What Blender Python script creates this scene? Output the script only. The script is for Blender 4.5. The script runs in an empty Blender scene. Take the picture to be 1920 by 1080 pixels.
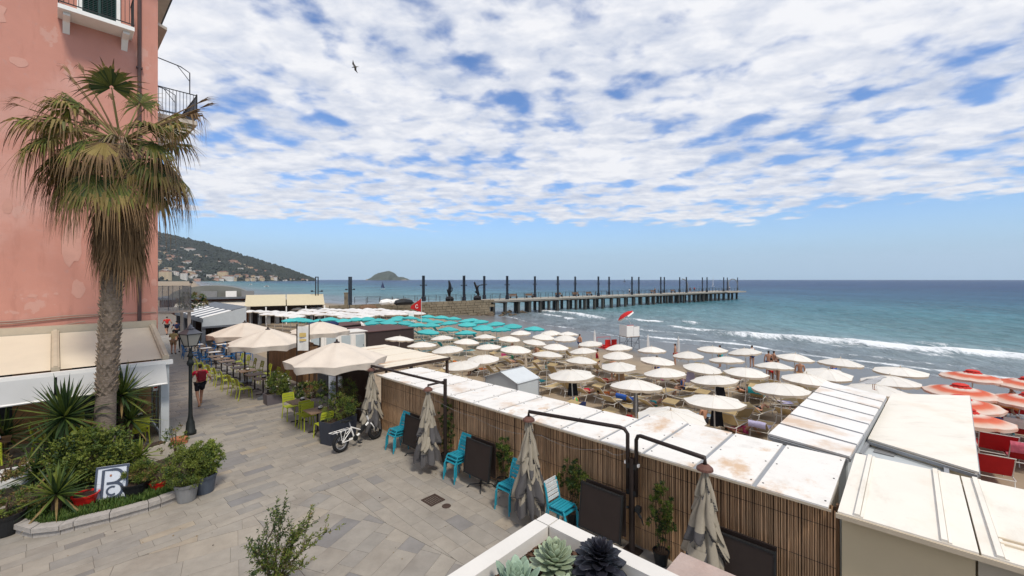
import bpy, math, random
import numpy as np
from mathutils import Vector, Matrix
R = math.radians
PI = math.pi
rnd = random.Random(7)
sc = bpy.context.scene
COL = sc.collection

# ------------------------------------------------------------------ camera
cam_d = bpy.data.cameras.new('camera')
cam_d.lens = 15.0
cam_d.sensor_width = 36.0
cam_d.shift_y = -16 / 1920
cam_d.clip_start = 0.05
cam_d.clip_end = 60000
cam = bpy.data.objects.new('camera', cam_d)
cam.location = (0, 0, 5.0)
cam.rotation_euler = (R(90), 0, 0)
COL.objects.link(cam)
sc.camera = cam

# ------------------------------------------------------------------ exposure
sc.view_settings.view_transform = 'Standard'
sc.view_settings.look = 'None'
sc.view_settings.gamma = 1.0
sc.view_settings.use_curve_mapping = False
sc.view_settings.exposure = 1.0
sc.cycles.use_denoising = True
sc.cycles.max_bounces = 6
sc.cycles.transparent_max_bounces = 8

# ------------------------------------------------------------------ sky with a broken cloud layer
SUN_ELEV, SUN_AZ = R(56), R(150)          # azimuth measured clockwise from +Y: behind the camera on the right
world = bpy.data.worlds.new('World')
sc.world = world
world.use_nodes = True
wt = world.node_tree
wt.nodes.clear()


def WN(kind, **kw):
    n = wt.nodes.new(kind)
    for k, v in kw.items():
        setattr(n, k, v)
    return n


def wmath(op, a, b=None, c=None, clamp=False):
    n = WN('ShaderNodeMath', operation=op, use_clamp=clamp)
    for i, x in enumerate((a, b, c)):
        if x is None:
            continue
        if isinstance(x, (int, float)):
            n.inputs[i].default_value = x
        else:
            wt.links.new(x, n.inputs[i])
    return n.outputs[0]


sky = WN('ShaderNodeTexSky', sky_type='NISHITA', sun_disc=False, sun_elevation=SUN_ELEV, sun_rotation=SUN_AZ,
         altitude=10, air_density=1.0, dust_density=0.1, ozone_density=3.0)
skyS = WN('ShaderNodeMix', data_type='RGBA', blend_type='MULTIPLY')
skyS.inputs[0].default_value = 1
SKY_STRENGTH = 0.074
skyS.inputs[7].default_value = (SKY_STRENGTH * 0.74, SKY_STRENGTH * 0.90, SKY_STRENGTH * 1.12, 1)
wt.links.new(sky.outputs[0], skyS.inputs[6])
tc = WN('ShaderNodeTexCoord')
hzn = WN('ShaderNodeMix', data_type='RGBA')             # pale air low over the horizon, all the way round
hzn.inputs[7].default_value = (0.22, 0.32, 0.415, 1)
sep = WN('ShaderNodeSeparateXYZ')
wt.links.new(tc.outputs['Generated'], sep.inputs[0])
zc = wmath('ADD', wmath('MAXIMUM', sep.outputs[2], 0.0), 0.11)
lowf = WN('ShaderNodeMapRange', interpolation_type='SMOOTHERSTEP')
for i_, v_ in ((1, -0.02), (2, 0.20), (3, 0.94), (4, 0.0)):
    lowf.inputs[i_].default_value = v_
wt.links.new(sep.outputs[2], lowf.inputs[0])
wt.links.new(lowf.outputs[0], hzn.inputs[0])
wt.links.new(skyS.outputs[2], hzn.inputs[6])
cx = wmath('DIVIDE', sep.outputs[0], zc)
cy = wmath('DIVIDE', sep.outputs[1], zc)
pl = WN('ShaderNodeCombineXYZ')
wt.links.new(cx, pl.inputs[0])
wt.links.new(cy, pl.inputs[1])


def wnoise(scale, detail, rough=0.55, dist=0.0, stretch=(1, 1, 1), off=(0, 0, 0), rot=0.0):
    mp = WN('ShaderNodeMapping')
    mp.inputs['Scale'].default_value = stretch
    mp.inputs['Location'].default_value = off
    mp.inputs['Rotation'].default_value = (0, 0, rot)
    wt.links.new(pl.outputs[0], mp.inputs[0])
    n = WN('ShaderNodeTexNoise')
    n.inputs['Scale'].default_value = scale
    n.inputs['Detail'].default_value = detail
    n.inputs['Roughness'].default_value = rough
    n.inputs['Distortion'].default_value = dist
    wt.links.new(mp.outputs[0], n.inputs['Vector'])
    return n.outputs['Fac']


puff = wnoise(5.0, 6, 0.50, 0.15, (1.0, 1.0, 1), (3.1, 1.7, 0), R(18))
patch = wnoise(1.35, 3, 0.5, 0.3, (0.8, 1.1, 1), (7.3, 2.2, 0), R(-20))
streak = wnoise(1.7, 4, 0.6, 0.4, (0.6, 1.3, 1), (1.3, 8.2, 0), R(-25))
dens = wmath('ADD', wmath('MULTIPLY', puff, 1.0), wmath('ADD', wmath('MULTIPLY', patch, 0.62), wmath('MULTIPLY', streak, 0.25)))
rr = wmath('SQRT', wmath('ADD', wmath('MULTIPLY', cx, cx), wmath('MULTIPLY', cy, cy)))
edge = wmath('MULTIPLY_ADD', wnoise(0.8, 5, 0.6, 0.2, (1, 1, 1), (0.4, 5.6, 0)), 1.5, wmath('MULTIPLY', rr, 1.0))
mr = WN('ShaderNodeMapRange', interpolation_type='SMOOTHSTEP')
for i, v in ((1, 4.35), (2, 5.7), (3, 0.0), (4, 0.46)):
    mr.inputs[i].default_value = v
wt.links.new(edge, mr.inputs[0])
dens2 = wmath('SUBTRACT', dens, mr.outputs[0])
cov = WN('ShaderNodeMapRange', interpolation_type='SMOOTHSTEP')
for i, v in ((1, 0.715), (2, 0.96), (3, 0.0), (4, 0.97)):
    cov.inputs[i].default_value = v
wt.links.new(dens2, cov.inputs[0])
# cloud body: thin bright edges, greyer thick middles
shade = wnoise(6.0, 5, 0.6, 0.2, (1.0, 1.4, 1), (9.1, 4.4, 0), R(18))
sh2 = wmath('ADD', wmath('MULTIPLY', shade, 0.8), wmath('MULTIPLY', patch, 0.5))
cr = WN('ShaderNodeValToRGB')
cr.color_ramp.elements[0].position = 0.46
cr.color_ramp.elements[0].color = (0.285, 0.315, 0.385, 1)
cr.color_ramp.elements[1].position = 0.78
cr.color_ramp.elements[1].color = (0.485, 0.485, 0.497, 1)
wt.links.new(sh2, cr.inputs[0])
mix = WN('ShaderNodeMix', data_type='RGBA')
wt.links.new(cov.outputs[0], mix.inputs[0])
wt.links.new(hzn.outputs[2], mix.inputs[6])
wt.links.new(cr.outputs[0], mix.inputs[7])
bg = WN('ShaderNodeBackground')
bg.inputs['Strength'].default_value = 1.0
wt.links.new(mix.outputs[2], bg.inputs[0])
wo = WN('ShaderNodeOutputWorld')
wt.links.new(bg.outputs[0], wo.inputs[0])

# ------------------------------------------------------------------ sun behind thin cloud
sun_d = bpy.data.lights.new('sun', 'SUN')
sun_d.energy = 1.5
sun_d.angle = R(10)
sun_d.color = (1.0, 0.93, 0.82)
sun = bpy.data.objects.new('sun', sun_d)
sd = Vector((math.sin(SUN_AZ) * math.cos(SUN_ELEV), math.cos(SUN_AZ) * math.cos(SUN_ELEV), math.sin(SUN_ELEV)))
sun.rotation_euler = sd.to_track_quat('Z', 'Y').to_euler()
sun.location = (0, -10, 30)
COL.objects.link(sun)

# ------------------------------------------------------------------ site coordinates
# w = across the promenade towards the beach, s = along it away from the camera
TH = math.atan2(0.732, 0.681)
U = Vector((-0.732, 0.681)); V = Vector((0.681, 0.732)); PF = Vector((2.34, 8.05))
NS = Vector((0.8, 0.6)); US = Vector((-0.6, 0.8))          # across / along the shoreline
SEA = -2.0


def L(w, s, z=0.0):
    p = PF + V * w + U * s
    return Vector((p.x, p.y, z))


def at(px, py, z):                                          # site survey: point of the photograph on the level z
    Z = (5.0 - z) * 800 / (py - 524)
    return Vector(((px - 960) / 800 * Z, Z, z))


def ws(p):
    d = Vector((p[0], p[1])) - PF
    return d.dot(V), d.dot(U)


def s_at(px, w):                                            # where the line of sight px crosses the line w
    k = (px - 960) / 800
    b = PF + V * w
    return (b.x - k * b.y) / (k * U.y - U.x)


def sh(t, a, z=0.0):                                        # shore frame -> world
    p = NS * t + US * a
    return Vector((p.x, p.y, z))


def tsa(p):
    q = Vector((p[0], p[1]))
    return q.dot(NS), q.dot(US)


def shore_t(a):
    return 42.0 + 0.9 * math.sin(a * 0.11) + 0.6 * math.sin(a * 0.31 + 1) + max(0, min(1, (a - 30) / 40)) * 4 - max(0, min(27, (a - 96) * .16))


def beach_z(t, a=0):
    ts = shore_t(a)
    d = t - ts
    if d < -18:
        return -1.35 + 0.0 * d
    if d < 0:
        f = (d + 18) / 18
        return -1.35 - 0.65 * f * f * (0.6 + 0.4 * f)
    return -2.0 - 0.09 * d


# ------------------------------------------------------------------ mesh builder
class MB:
    def __init__(s):
        s.v = []; s.f = []; s.m = []; s.t = None

    def add(s, vs, fs, mi=0):
        o = len(s.v)
        s.v += [tuple(x) for x in vs]
        s.f += [tuple(i + o for i in f) for f in fs]
        s.m += [mi] * len(fs)
        return s

    def quad(s, a, b, c, d, mi=0):
        return s.add((a, b, c, d), ((0, 1, 2, 3),), mi)

    def box(s, cx, cy, cz, sx, sy, sz, rz=0.0, mi=0):
        c, n = math.cos(rz), math.sin(rz)
        vs = []
        for dz in (-.5, .5):
            for dx, dy in ((-.5, -.5), (.5, -.5), (.5, .5), (-.5, .5)):
                x, y = dx * sx, dy * sy
                vs.append((cx + x * c - y * n, cy + x * n + y * c, cz + dz * sz))
        return s.add(vs, ((3, 2, 1, 0), (4, 5, 6, 7), (0, 1, 5, 4), (1, 2, 6, 5), (2, 3, 7, 6), (3, 0, 4, 7)), mi)

    def beam(s, p, q, w, h, mi=0, up=(0, 0, 1)):
        p, q = Vector(p), Vector(q)
        d = (q - p).normalized()
        u = Vector(up)
        if abs(d.dot(u)) > 0.98:
            u = Vector((0, 1, 0))
        x = d.cross(u).normalized() * w / 2
        y = x.normalized().cross(d) * h / 2
        vs = [p - x - y, p + x - y, p + x + y, p - x + y, q - x - y, q + x - y, q + x + y, q - x + y]
        return s.add(vs, ((3, 2, 1, 0), (4, 5, 6, 7), (0, 1, 5, 4), (1, 2, 6, 5), (2, 3, 7, 6), (3, 0, 4, 7)), mi)

    def tube(s, pts, r, n=6, mi=0, caps=True):
        pts = [Vector(p) for p in pts]
        if not isinstance(r, (list, tuple)):
            r = [r] * len(pts)
        vs, fs = [], []
        ref = None
        for i, p in enumerate(pts):
            d = (pts[min(i + 1, len(pts) - 1)] - pts[max(i - 1, 0)]).normalized()
            if ref is None:
                ref = Vector((0, 0, 1)) if abs(d.z) < 0.9 else Vector((1, 0, 0))
            x = d.cross(ref).normalized()
            y = d.cross(x).normalized()
            ref = x.cross(d).normalized() if abs(d.dot(ref)) < 0.98 else ref
            for k in range(n):
                a = 2 * PI * k / n
                vs.append(p + (x * math.cos(a) + y * math.sin(a)) * r[i])
        for i in range(len(pts) - 1):
            for k in range(n):
                k2 = (k + 1) % n
                fs.append((i * n + k, i * n + k2, (i + 1) * n + k2, (i + 1) * n + k))
        if caps:
            fs.append(tuple(range(n - 1, -1, -1)))
            fs.append(tuple((len(pts) - 1) * n + k for k in range(n)))
        return s.add(vs, fs, mi)

    def lathe(s, prof, n=12, c=(0, 0, 0), mi=0):
        vs, fs = [], []
        for (r, z) in prof:
            for k in range(n):
                a = 2 * PI * k / n
                vs.append((c[0] + r * math.cos(a), c[1] + r * math.sin(a), c[2] + z))
        for i in range(len(prof) - 1):
            for k in range(n):
                k2 = (k + 1) % n
                fs.append((i * n + k, i * n + k2, (i + 1) * n + k2, (i + 1) * n + k))
        return s.add(vs, fs, mi)

    def prism(s, poly, z0, z1, mi=0):
        n = len(poly)
        vs = [(p[0], p[1], z0) for p in poly] + [(p[0], p[1], z1) for p in poly]
        fs = [tuple(range(n - 1, -1, -1)), tuple(range(n, 2 * n))]
        for k in range(n):
            fs.append((k, (k + 1) % n, n + (k + 1) % n, n + k))
        return s.add(vs, fs, mi)

    def slab(s, cs, t, mi=0):                               # four corners, thickness downwards
        cs = [Vector(c) for c in cs]
        vs = cs + [c - Vector((0, 0, t)) for c in cs]
        return s.add(vs, ((0, 1, 2, 3), (7, 6, 5, 4), (1, 0, 4, 5), (2, 1, 5, 6), (3, 2, 6, 7), (0, 3, 7, 4)), mi)

    def leaf(s, p, d, side, ln, wd, mi=0, fold=0.0):
        p, d = Vector(p), Vector(d)
        sd_ = Vector(side)
        m = p + d * ln * 0.45
        nn = d.cross(sd_) * fold * wd
        return s.add((p, m + sd_ * wd / 2 + nn, p + d * ln, m - sd_ * wd / 2 + nn), ((0, 1, 2, 3),), mi)

    def build(s, name, mats, parent=None, smooth=False, loc=None, rz=0.0, kind=None, tones=None):
        me = bpy.data.meshes.new(name)
        me.from_pydata(s.v, [], s.f)
        if not isinstance(mats, (list, tuple)):
            mats = [mats]
        for m in mats:
            me.materials.append(m)
        if len(mats) > 1:
            me.polygons.foreach_set('material_index', s.m)
        if smooth:
            me.polygons.foreach_set('use_smooth', [True] * len(s.f))
        if tones is not None:
            at_ = me.attributes.new('tone', 'FLOAT', 'FACE')
            at_.data.foreach_set('value', tones)
        me.update()
        o = bpy.data.objects.new(name, me)
        COL.objects.link(o)
        if parent is not None:
            o.parent = parent
        if loc is not None:
            o.location = loc
        if rz:
            o.rotation_euler = (0, 0, rz)
        if kind:
            o['kind'] = kind
        return o


def tag(o, label, cat, group=None):
    o['label'] = label; o['category'] = cat
    if group:
        o['group'] = group
    return o


def thing(name, label, cat, loc=(0, 0, 0), rz=0.0, group=None):
    o = bpy.data.objects.new(name, None)
    o.empty_display_size = 0.2
    COL.objects.link(o)
    o.location = loc
    o.rotation_euler = (0, 0, rz)
    return tag(o, label, cat, group)


def copy_tree(o, parent=None):
    c = o.copy()
    COL.objects.link(c)
    if parent is not None:
        c.parent = parent
    for ch in list(o.children):
        copy_tree(ch, c)
    return c


def again(proto, used, loc, rz, label, group=None):
    """the prototype itself the first time, a copy of it and its parts afterwards"""
    if used.get(id(proto)):
        o = copy_tree(proto)
    else:
        o = proto
        used[id(proto)] = True
    o.location = loc
    o.rotation_euler = (0, 0, rz)
    o['label'] = label
    if group:
        o['group'] = group
    return o


USED = {}
ORD = ['', 'first', 'second', 'third', 'fourth', 'fifth', 'sixth', 'seventh', 'eighth', 'ninth', 'tenth', 'eleventh', 'twelfth',
       'thirteenth', 'fourteenth', 'fifteenth', 'sixteenth', 'seventeenth', 'eighteenth', 'nineteenth', 'twentieth']

# ------------------------------------------------------------------ materials
MATS = {}


def mat(name, col, rough=0.7, metal=0.0, var=0.1, scale=4.0, bump=0.0, bscale=40.0, spec=0.3, trans=0.0, rand=0.0,
        stain=None, stain_scale=1.0, stain_amt=0.5, tone=None, stretch=(1, 1, 1), world_pos=False):
    if name in MATS:
        return MATS[name]
    m = bpy.data.materials.new(name)
    m.use_nodes = True
    nt = m.node_tree
    b = nt.nodes['Principled BSDF']
    lk = nt.links.new
    b.inputs['Roughness'].default_value = rough
    b.inputs['Metallic'].default_value = metal
    b.inputs['Specular IOR Level'].default_value = spec
    tcn = nt.nodes.new('ShaderNodeTexCoord')
    src = tcn.outputs['Object']
    if world_pos:
        src = nt.nodes.new('ShaderNodeNewGeometry').outputs['Position']
    mp = nt.nodes.new('ShaderNodeMapping')
    mp.inputs['Scale'].default_value = stretch
    lk(src, mp.inputs[0])
    oi = nt.nodes.new('ShaderNodeObjectInfo')
    nz = nt.nodes.new('ShaderNodeTexNoise')
    nz.inputs['Scale'].default_value = scale
    nz.inputs['Detail'].default_value = 6
    nz.inputs['Roughness'].default_value = 0.62
    nz.noise_dimensions = '4D'
    wv = nt.nodes.new('ShaderNodeMath'); wv.operation = 'MULTIPLY'
    wv.inputs[1].default_value = 50.0
    lk(oi.outputs['Random'], wv.inputs[0])
    lk(wv.outputs[0], nz.inputs['W'])
    lk(mp.outputs[0], nz.inputs['Vector'])
    mr_ = nt.nodes.new('ShaderNodeMapRange')
    for i, v in ((1, 0.25), (2, 0.75), (3, 1 - var), (4, 1 + var)):
        mr_.inputs[i].default_value = v
    lk(nz.outputs['Fac'], mr_.inputs[0])
    fac = mr_.outputs[0]
    if rand:
        r2 = nt.nodes.new('ShaderNodeMapRange')
        for i, v in ((1, 0), (2, 1), (3, 1 - rand), (4, 1 + rand)):
            r2.inputs[i].default_value = v
        lk(oi.outputs['Random'], r2.inputs[0])
        mu = nt.nodes.new('ShaderNodeMath'); mu.operation = 'MULTIPLY'
        lk(fac, mu.inputs[0]); lk(r2.outputs[0], mu.inputs[1])
        fac = mu.outputs[0]
    base = nt.nodes.new('ShaderNodeRGB')
    base.outputs[0].default_value = (*col, 1)
    cout = base.outputs[0]
    if tone:                                                # per-piece tone ramp stored on the faces
        an = nt.nodes.new('ShaderNodeAttribute'); an.attribute_name = 'tone'
        ra = nt.nodes.new('ShaderNodeValToRGB')
        el = ra.color_ramp.elements
        while len(el) < len(tone):
            el.new(0.5)
        for k, cc in enumerate(tone):
            el[k].position = k / (len(tone) - 1)
            el[k].color = (*cc, 1)
        lk(an.outputs['Fac'], ra.inputs[0])
        cout = ra.outputs[0]
    if stain:
        sn = nt.nodes.new('ShaderNodeTexNoise')
        sn.noise_dimensions = '4D'
        sn.inputs['Scale'].default_value = stain_scale
        sn.inputs['Detail'].default_value = 5
        sn.inputs['Roughness'].default_value = 0.6
        lk(wv.outputs[0], sn.inputs['W'])
        lk(mp.outputs[0], sn.inputs['Vector'])
        sr = nt.nodes.new('ShaderNodeMapRange')
        sr.interpolation_type = 'SMOOTHSTEP'
        for i, v in ((1, 0.52), (2, 0.70), (3, 0), (4, stain_amt)):
            sr.inputs[i].default_value = v
        lk(sn.outputs['Fac'], sr.inputs[0])
        mx = nt.nodes.new('ShaderNodeMix'); mx.data_type = 'RGBA'
        lk(sr.outputs[0], mx.inputs[0]); lk(cout, mx.inputs[6])
        mx.inputs[7].default_value = (*stain, 1)
        cout = mx.outputs[2]
    vm = nt.nodes.new('ShaderNodeVectorMath'); vm.operation = 'SCALE'
    lk(cout, vm.inputs[0]); lk(fac, vm.inputs['Scale'])
    lk(vm.outputs[0], b.inputs['Base Color'])
    if bump:
        bn = nt.nodes.new('ShaderNodeTexNoise')
        bn.inputs['Scale'].default_value = bscale
        bn.inputs['Detail'].default_value = 5
        lk(mp.outputs[0], bn.inputs['Vector'])
        bp = nt.nodes.new('ShaderNodeBump')
        bp.inputs['Strength'].default_value = bump
        bp.inputs['Distance'].default_value = 0.02
        lk(bn.outputs['Fac'], bp.inputs['Height'])
        lk(bp.outputs[0], b.inputs['Normal'])
    if trans:
        out = nt.nodes['Material Output']
        tr = nt.nodes.new('ShaderNodeBsdfTranslucent')
        lk(vm.outputs[0], tr.inputs[0])
        ms = nt.nodes.new('ShaderNodeMixShader')
        ms.inputs[0].default_value = trans
        lk(b.outputs[0], ms.inputs[1]); lk(tr.outputs[0], ms.inputs[2])
        lk(ms.outputs[0], out.inputs[0])
    MATS[name] = m
    return m


M_cream = mat('cream_canvas', (0.74, 0.67, 0.57), 0.85, var=0.07, scale=2.5, trans=0.22, rand=0.06)
M_taupe = mat('taupe_canvas', (0.72, 0.635, 0.54), 0.9, var=0.1, scale=2.0, trans=0.15, bump=0.15, bscale=60)
M_white_cab = mat('white_cabin_panel', (0.76, 0.73, 0.68), 0.5, var=0.05, scale=1.5, stain=(0.50, 0.30, 0.14), stain_scale=0.9, stain_amt=0.55)
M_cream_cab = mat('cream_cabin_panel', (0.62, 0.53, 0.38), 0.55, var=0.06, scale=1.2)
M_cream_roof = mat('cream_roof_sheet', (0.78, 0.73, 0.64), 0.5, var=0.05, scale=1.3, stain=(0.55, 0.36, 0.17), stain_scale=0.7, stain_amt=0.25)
M_alu = mat('aluminium', (0.30, 0.31, 0.325), 0.45, metal=0.15, var=0.1)
M_greymetal = mat('grey_painted_metal', (0.11, 0.12, 0.135), 0.5, var=0.1)
M_palemetal = mat('pale_grey_metal', (0.46, 0.49, 0.50), 0.5, var=0.06)
M_darkmetal = mat('dark_brown_metal', (0.035, 0.025, 0.022), 0.45, metal=0.3, var=0.15)
M_iron = mat('black_iron', (0.02, 0.021, 0.022), 0.5, metal=0.2, var=0.2)
M_whitepaint = mat('white_paint', (0.78, 0.76, 0.72), 0.5, var=0.05)
M_pole = mat('white_pole', (0.62, 0.60, 0.56), 0.4, var=0.05)
M_wood = mat('brown_wood', (0.16, 0.085, 0.04), 0.7, var=0.3, scale=5, stretch=(6, 6, 0.6), bump=0.2, rand=0.15)
M_darkwood = mat('dark_wood', (0.055, 0.035, 0.025), 0.7, var=0.3, scale=5, stretch=(6, 6, 0.6), rand=0.15)
M_tabletop = mat('table_top', (0.19, 0.12, 0.07), 0.5, var=0.2, scale=8)
M_lime = mat('lime_painted_metal', (0.36, 0.40, 0.03), 0.45, var=0.1)
M_turq = mat('turquoise_paint', (0.02, 0.25, 0.33), 0.4, var=0.08, rand=0.08)
M_soil = mat('soil', (0.045, 0.028, 0.018), 0.95, var=0.5, scale=40, bump=0.8, bscale=60)
M_terracotta = mat('terracotta', (0.35, 0.13, 0.06), 0.8, var=0.15)
M_pot_grey = mat('grey_plastic_pot', (0.21, 0.21, 0.21), 0.6, var=0.1)
M_pot_slate = mat('slate_plastic_pot', (0.07, 0.085, 0.11), 0.55, var=0.1)
M_red = mat('red_plastic', (0.55, 0.02, 0.015), 0.4, var=0.1)
M_skin = mat('skin', (0.42, 0.22, 0.14), 0.55, var=0.08, rand=0.25)
M_hair = mat('dark_hair', (0.02, 0.013, 0.01), 0.6, var=0.3)
M_leaf_d = mat('leaf_dark', (0.034, 0.066, 0.02), 0.5, var=0.35, scale=9, trans=0.2, rand=0.15)
M_leaf_m = mat('leaf_mid', (0.10, 0.145, 0.028), 0.5, var=0.35, scale=9, trans=0.25, rand=0.15)
M_leaf_l = mat('leaf_light', (0.19, 0.225, 0.04), 0.5, var=0.3, scale=9, trans=0.3, rand=0.15)
M_leaf_y = mat('leaf_dry', (0.22, 0.15, 0.06), 0.7, var=0.3, scale=9, trans=0.2)
M_bark = mat('bark', (0.09, 0.06, 0.04), 0.9, var=0.35, scale=15, bump=0.6)
LEAVES = [M_leaf_d, M_leaf_m, M_leaf_l, M_leaf_y]


def add_stain(m, col, scale, amt, stretch=(1, 1, 1), lo=.5, hi=.7, off=(0, 0, 0)):
    """a further layer of blotches or streaks over the colour of a material"""
    nt = m.node_tree
    b = nt.nodes['Principled BSDF']
    src = b.inputs['Base Color'].links[0].from_socket
    tcn = nt.nodes.new('ShaderNodeTexCoord'); mp = nt.nodes.new('ShaderNodeMapping')
    mp.inputs['Scale'].default_value = stretch; mp.inputs['Location'].default_value = off
    nt.links.new(tcn.outputs['Object'], mp.inputs[0])
    n = nt.nodes.new('ShaderNodeTexNoise'); n.inputs['Scale'].default_value = scale; n.inputs['Detail'].default_value = 7; n.inputs['Roughness'].default_value = .65
    nt.links.new(mp.outputs[0], n.inputs['Vector'])
    r = nt.nodes.new('ShaderNodeMapRange'); r.interpolation_type = 'SMOOTHSTEP'
    for i, v in ((1, lo), (2, hi), (3, 0), (4, amt)):
        r.inputs[i].default_value = v
    nt.links.new(n.outputs['Fac'], r.inputs[0])
    mx = nt.nodes.new('ShaderNodeMix'); mx.data_type = 'RGBA'
    nt.links.new(r.outputs[0], mx.inputs[0]); nt.links.new(src, mx.inputs[6]); mx.inputs[7].default_value = (*col, 1)
    nt.links.new(mx.outputs[2], b.inputs['Base Color'])


add_stain(M_white_cab, (.56, .35, .18), 1.1, .8, (.8, 1, 1), .54, .68, (4, 2, 0))
add_stain(M_white_cab, (.45, .42, .37), 2.2, .35, (1, 1, 1), .5, .75)
add_stain(M_white_cab, (.30, .27, .23), 14, .35, (1, 1, 1), .60, .72)
add_stain(M_cream_roof, (.42, .36, .27), 3.0, .3, (.4, 1, 1), .52, .75)
add_stain(M_cream_roof, (.36, .33, .28), 16, .3, (1, 1, 1), .62, .72)
add_stain(M_cream_cab, (.36, .31, .22), 2.0, .35, (2, 2, .4), .5, .75)

# ================================================================== SETTING
_ng = np.random.RandomState(5)
_NT = _ng.rand(256, 256)


def vnoise(x, y):
    xi = np.floor(x).astype(int); yi = np.floor(y).astype(int)
    fx = x - xi; fy = y - yi
    fx = fx * fx * (3 - 2 * fx); fy = fy * fy * (3 - 2 * fy)
    g = lambda a, b: _NT[a % 256, b % 256]
    return (g(xi, yi) * (1 - fx) + g(xi + 1, yi) * fx) * (1 - fy) + (g(xi, yi + 1) * (1 - fx) + g(xi + 1, yi + 1) * fx) * fy


def fbm(x, y, o=4):
    t = np.zeros_like(x, dtype=float); a = 0.5; n = 0
    for k in range(o):
        t += a * vnoise(x * 2 ** k + 17.3 * k, y * 2 ** k + 9.1 * k); n += a; a *= 0.5
    return t / n


def grid_mesh(name, P, mats, attrs=None, smooth=True, kind='structure'):
    r, c = P.shape[:2]
    me = bpy.data.meshes.new(name)
    me.vertices.add(r * c)
    me.vertices.foreach_set('co', P.reshape(-1).astype(np.float32))
    i = np.arange(r * c).reshape(r, c)
    q = np.stack([i[:-1, :-1], i[:-1, 1:], i[1:, 1:], i[1:, :-1]], -1).reshape(-1, 4)
    me.loops.add(q.size); me.polygons.add(len(q))
    me.loops.foreach_set('vertex_index', q.reshape(-1).astype(np.int32))
    me.polygons.foreach_set('loop_start', (np.arange(len(q)) * 4).astype(np.int32))
    me.polygons.foreach_set('use_smooth', np.full(len(q), smooth))
    for k, a in (attrs or {}).items():
        x = me.attributes.new(k, 'FLOAT', 'POINT')
        x.data.foreach_set('value', a.reshape(-1).astype(np.float32))
    me.materials.append(mats)
    me.update(calc_edges=True)
    o = bpy.data.objects.new(name, me)
    COL.objects.link(o)
    if kind:
        o['kind'] = kind
    return o


# ------------------------------------------------------------------ sand
def sand_material():
    m = mat('sand', (0.30, 0.235, 0.165), 0.9, var=0.16, scale=1.3, bump=0.9, bscale=4.5, spec=0.15, world_pos=True)
    nt = m.node_tree
    b = nt.nodes['Principled BSDF']
    an = nt.nodes.new('ShaderNodeAttribute'); an.attribute_name = 'wet'
    old = b.inputs['Base Color'].links[0].from_socket
    mx = nt.nodes.new('ShaderNodeMix'); mx.data_type = 'RGBA'
    nt.links.new(an.outputs['Fac'], mx.inputs[0]); nt.links.new(old, mx.inputs[6])
    mx.inputs[7].default_value = (0.135, 0.13, 0.125, 1)
    nt.links.new(mx.outputs[2], b.inputs['Base Color'])
    r = nt.nodes.new('ShaderNodeMapRange')
    for i, v in ((1, 0), (2, 1), (3, 0.9), (4, 0.28)):
        r.inputs[i].default_value = v
    nt.links.new(an.outputs['Fac'], r.inputs[0]); nt.links.new(r.outputs[0], b.inputs['Roughness'])
    return m


aa = np.concatenate([np.arange(-40, 100, 0.5), np.arange(100, 1900, 25)])
tt = np.concatenate([np.arange(-160, 0, 20), np.arange(0, 60, 0.5), np.arange(60, 90, 5)])
A, T = np.meshgrid(aa, tt, indexing='ij')
ST = np.vectorize(shore_t)(A)
D = T - ST
f_ = np.clip((D + 18) / 18, 0, 1)
Zb = np.where(D < 0, -1.35 - 0.65 * f_ * f_ * (0.6 + 0.4 * f_), -2.0 - 0.09 * D)
dry = np.clip(-(D + 14) / 6, 0, 1)
Zb = Zb + (fbm(A * 1.3, T * 1.3) - 0.5) * 0.10 * dry
wet = np.clip((D + 16 + (fbm(A * 0.2, T * 0.2) - 0.5) * 5) / 4.5, 0, 1)
P = np.stack([NS.x * T + US.x * A, NS.y * T + US.y * A, Zb], -1)
grid_mesh('beach_sand', P, sand_material(), {'wet': wet})


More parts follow.
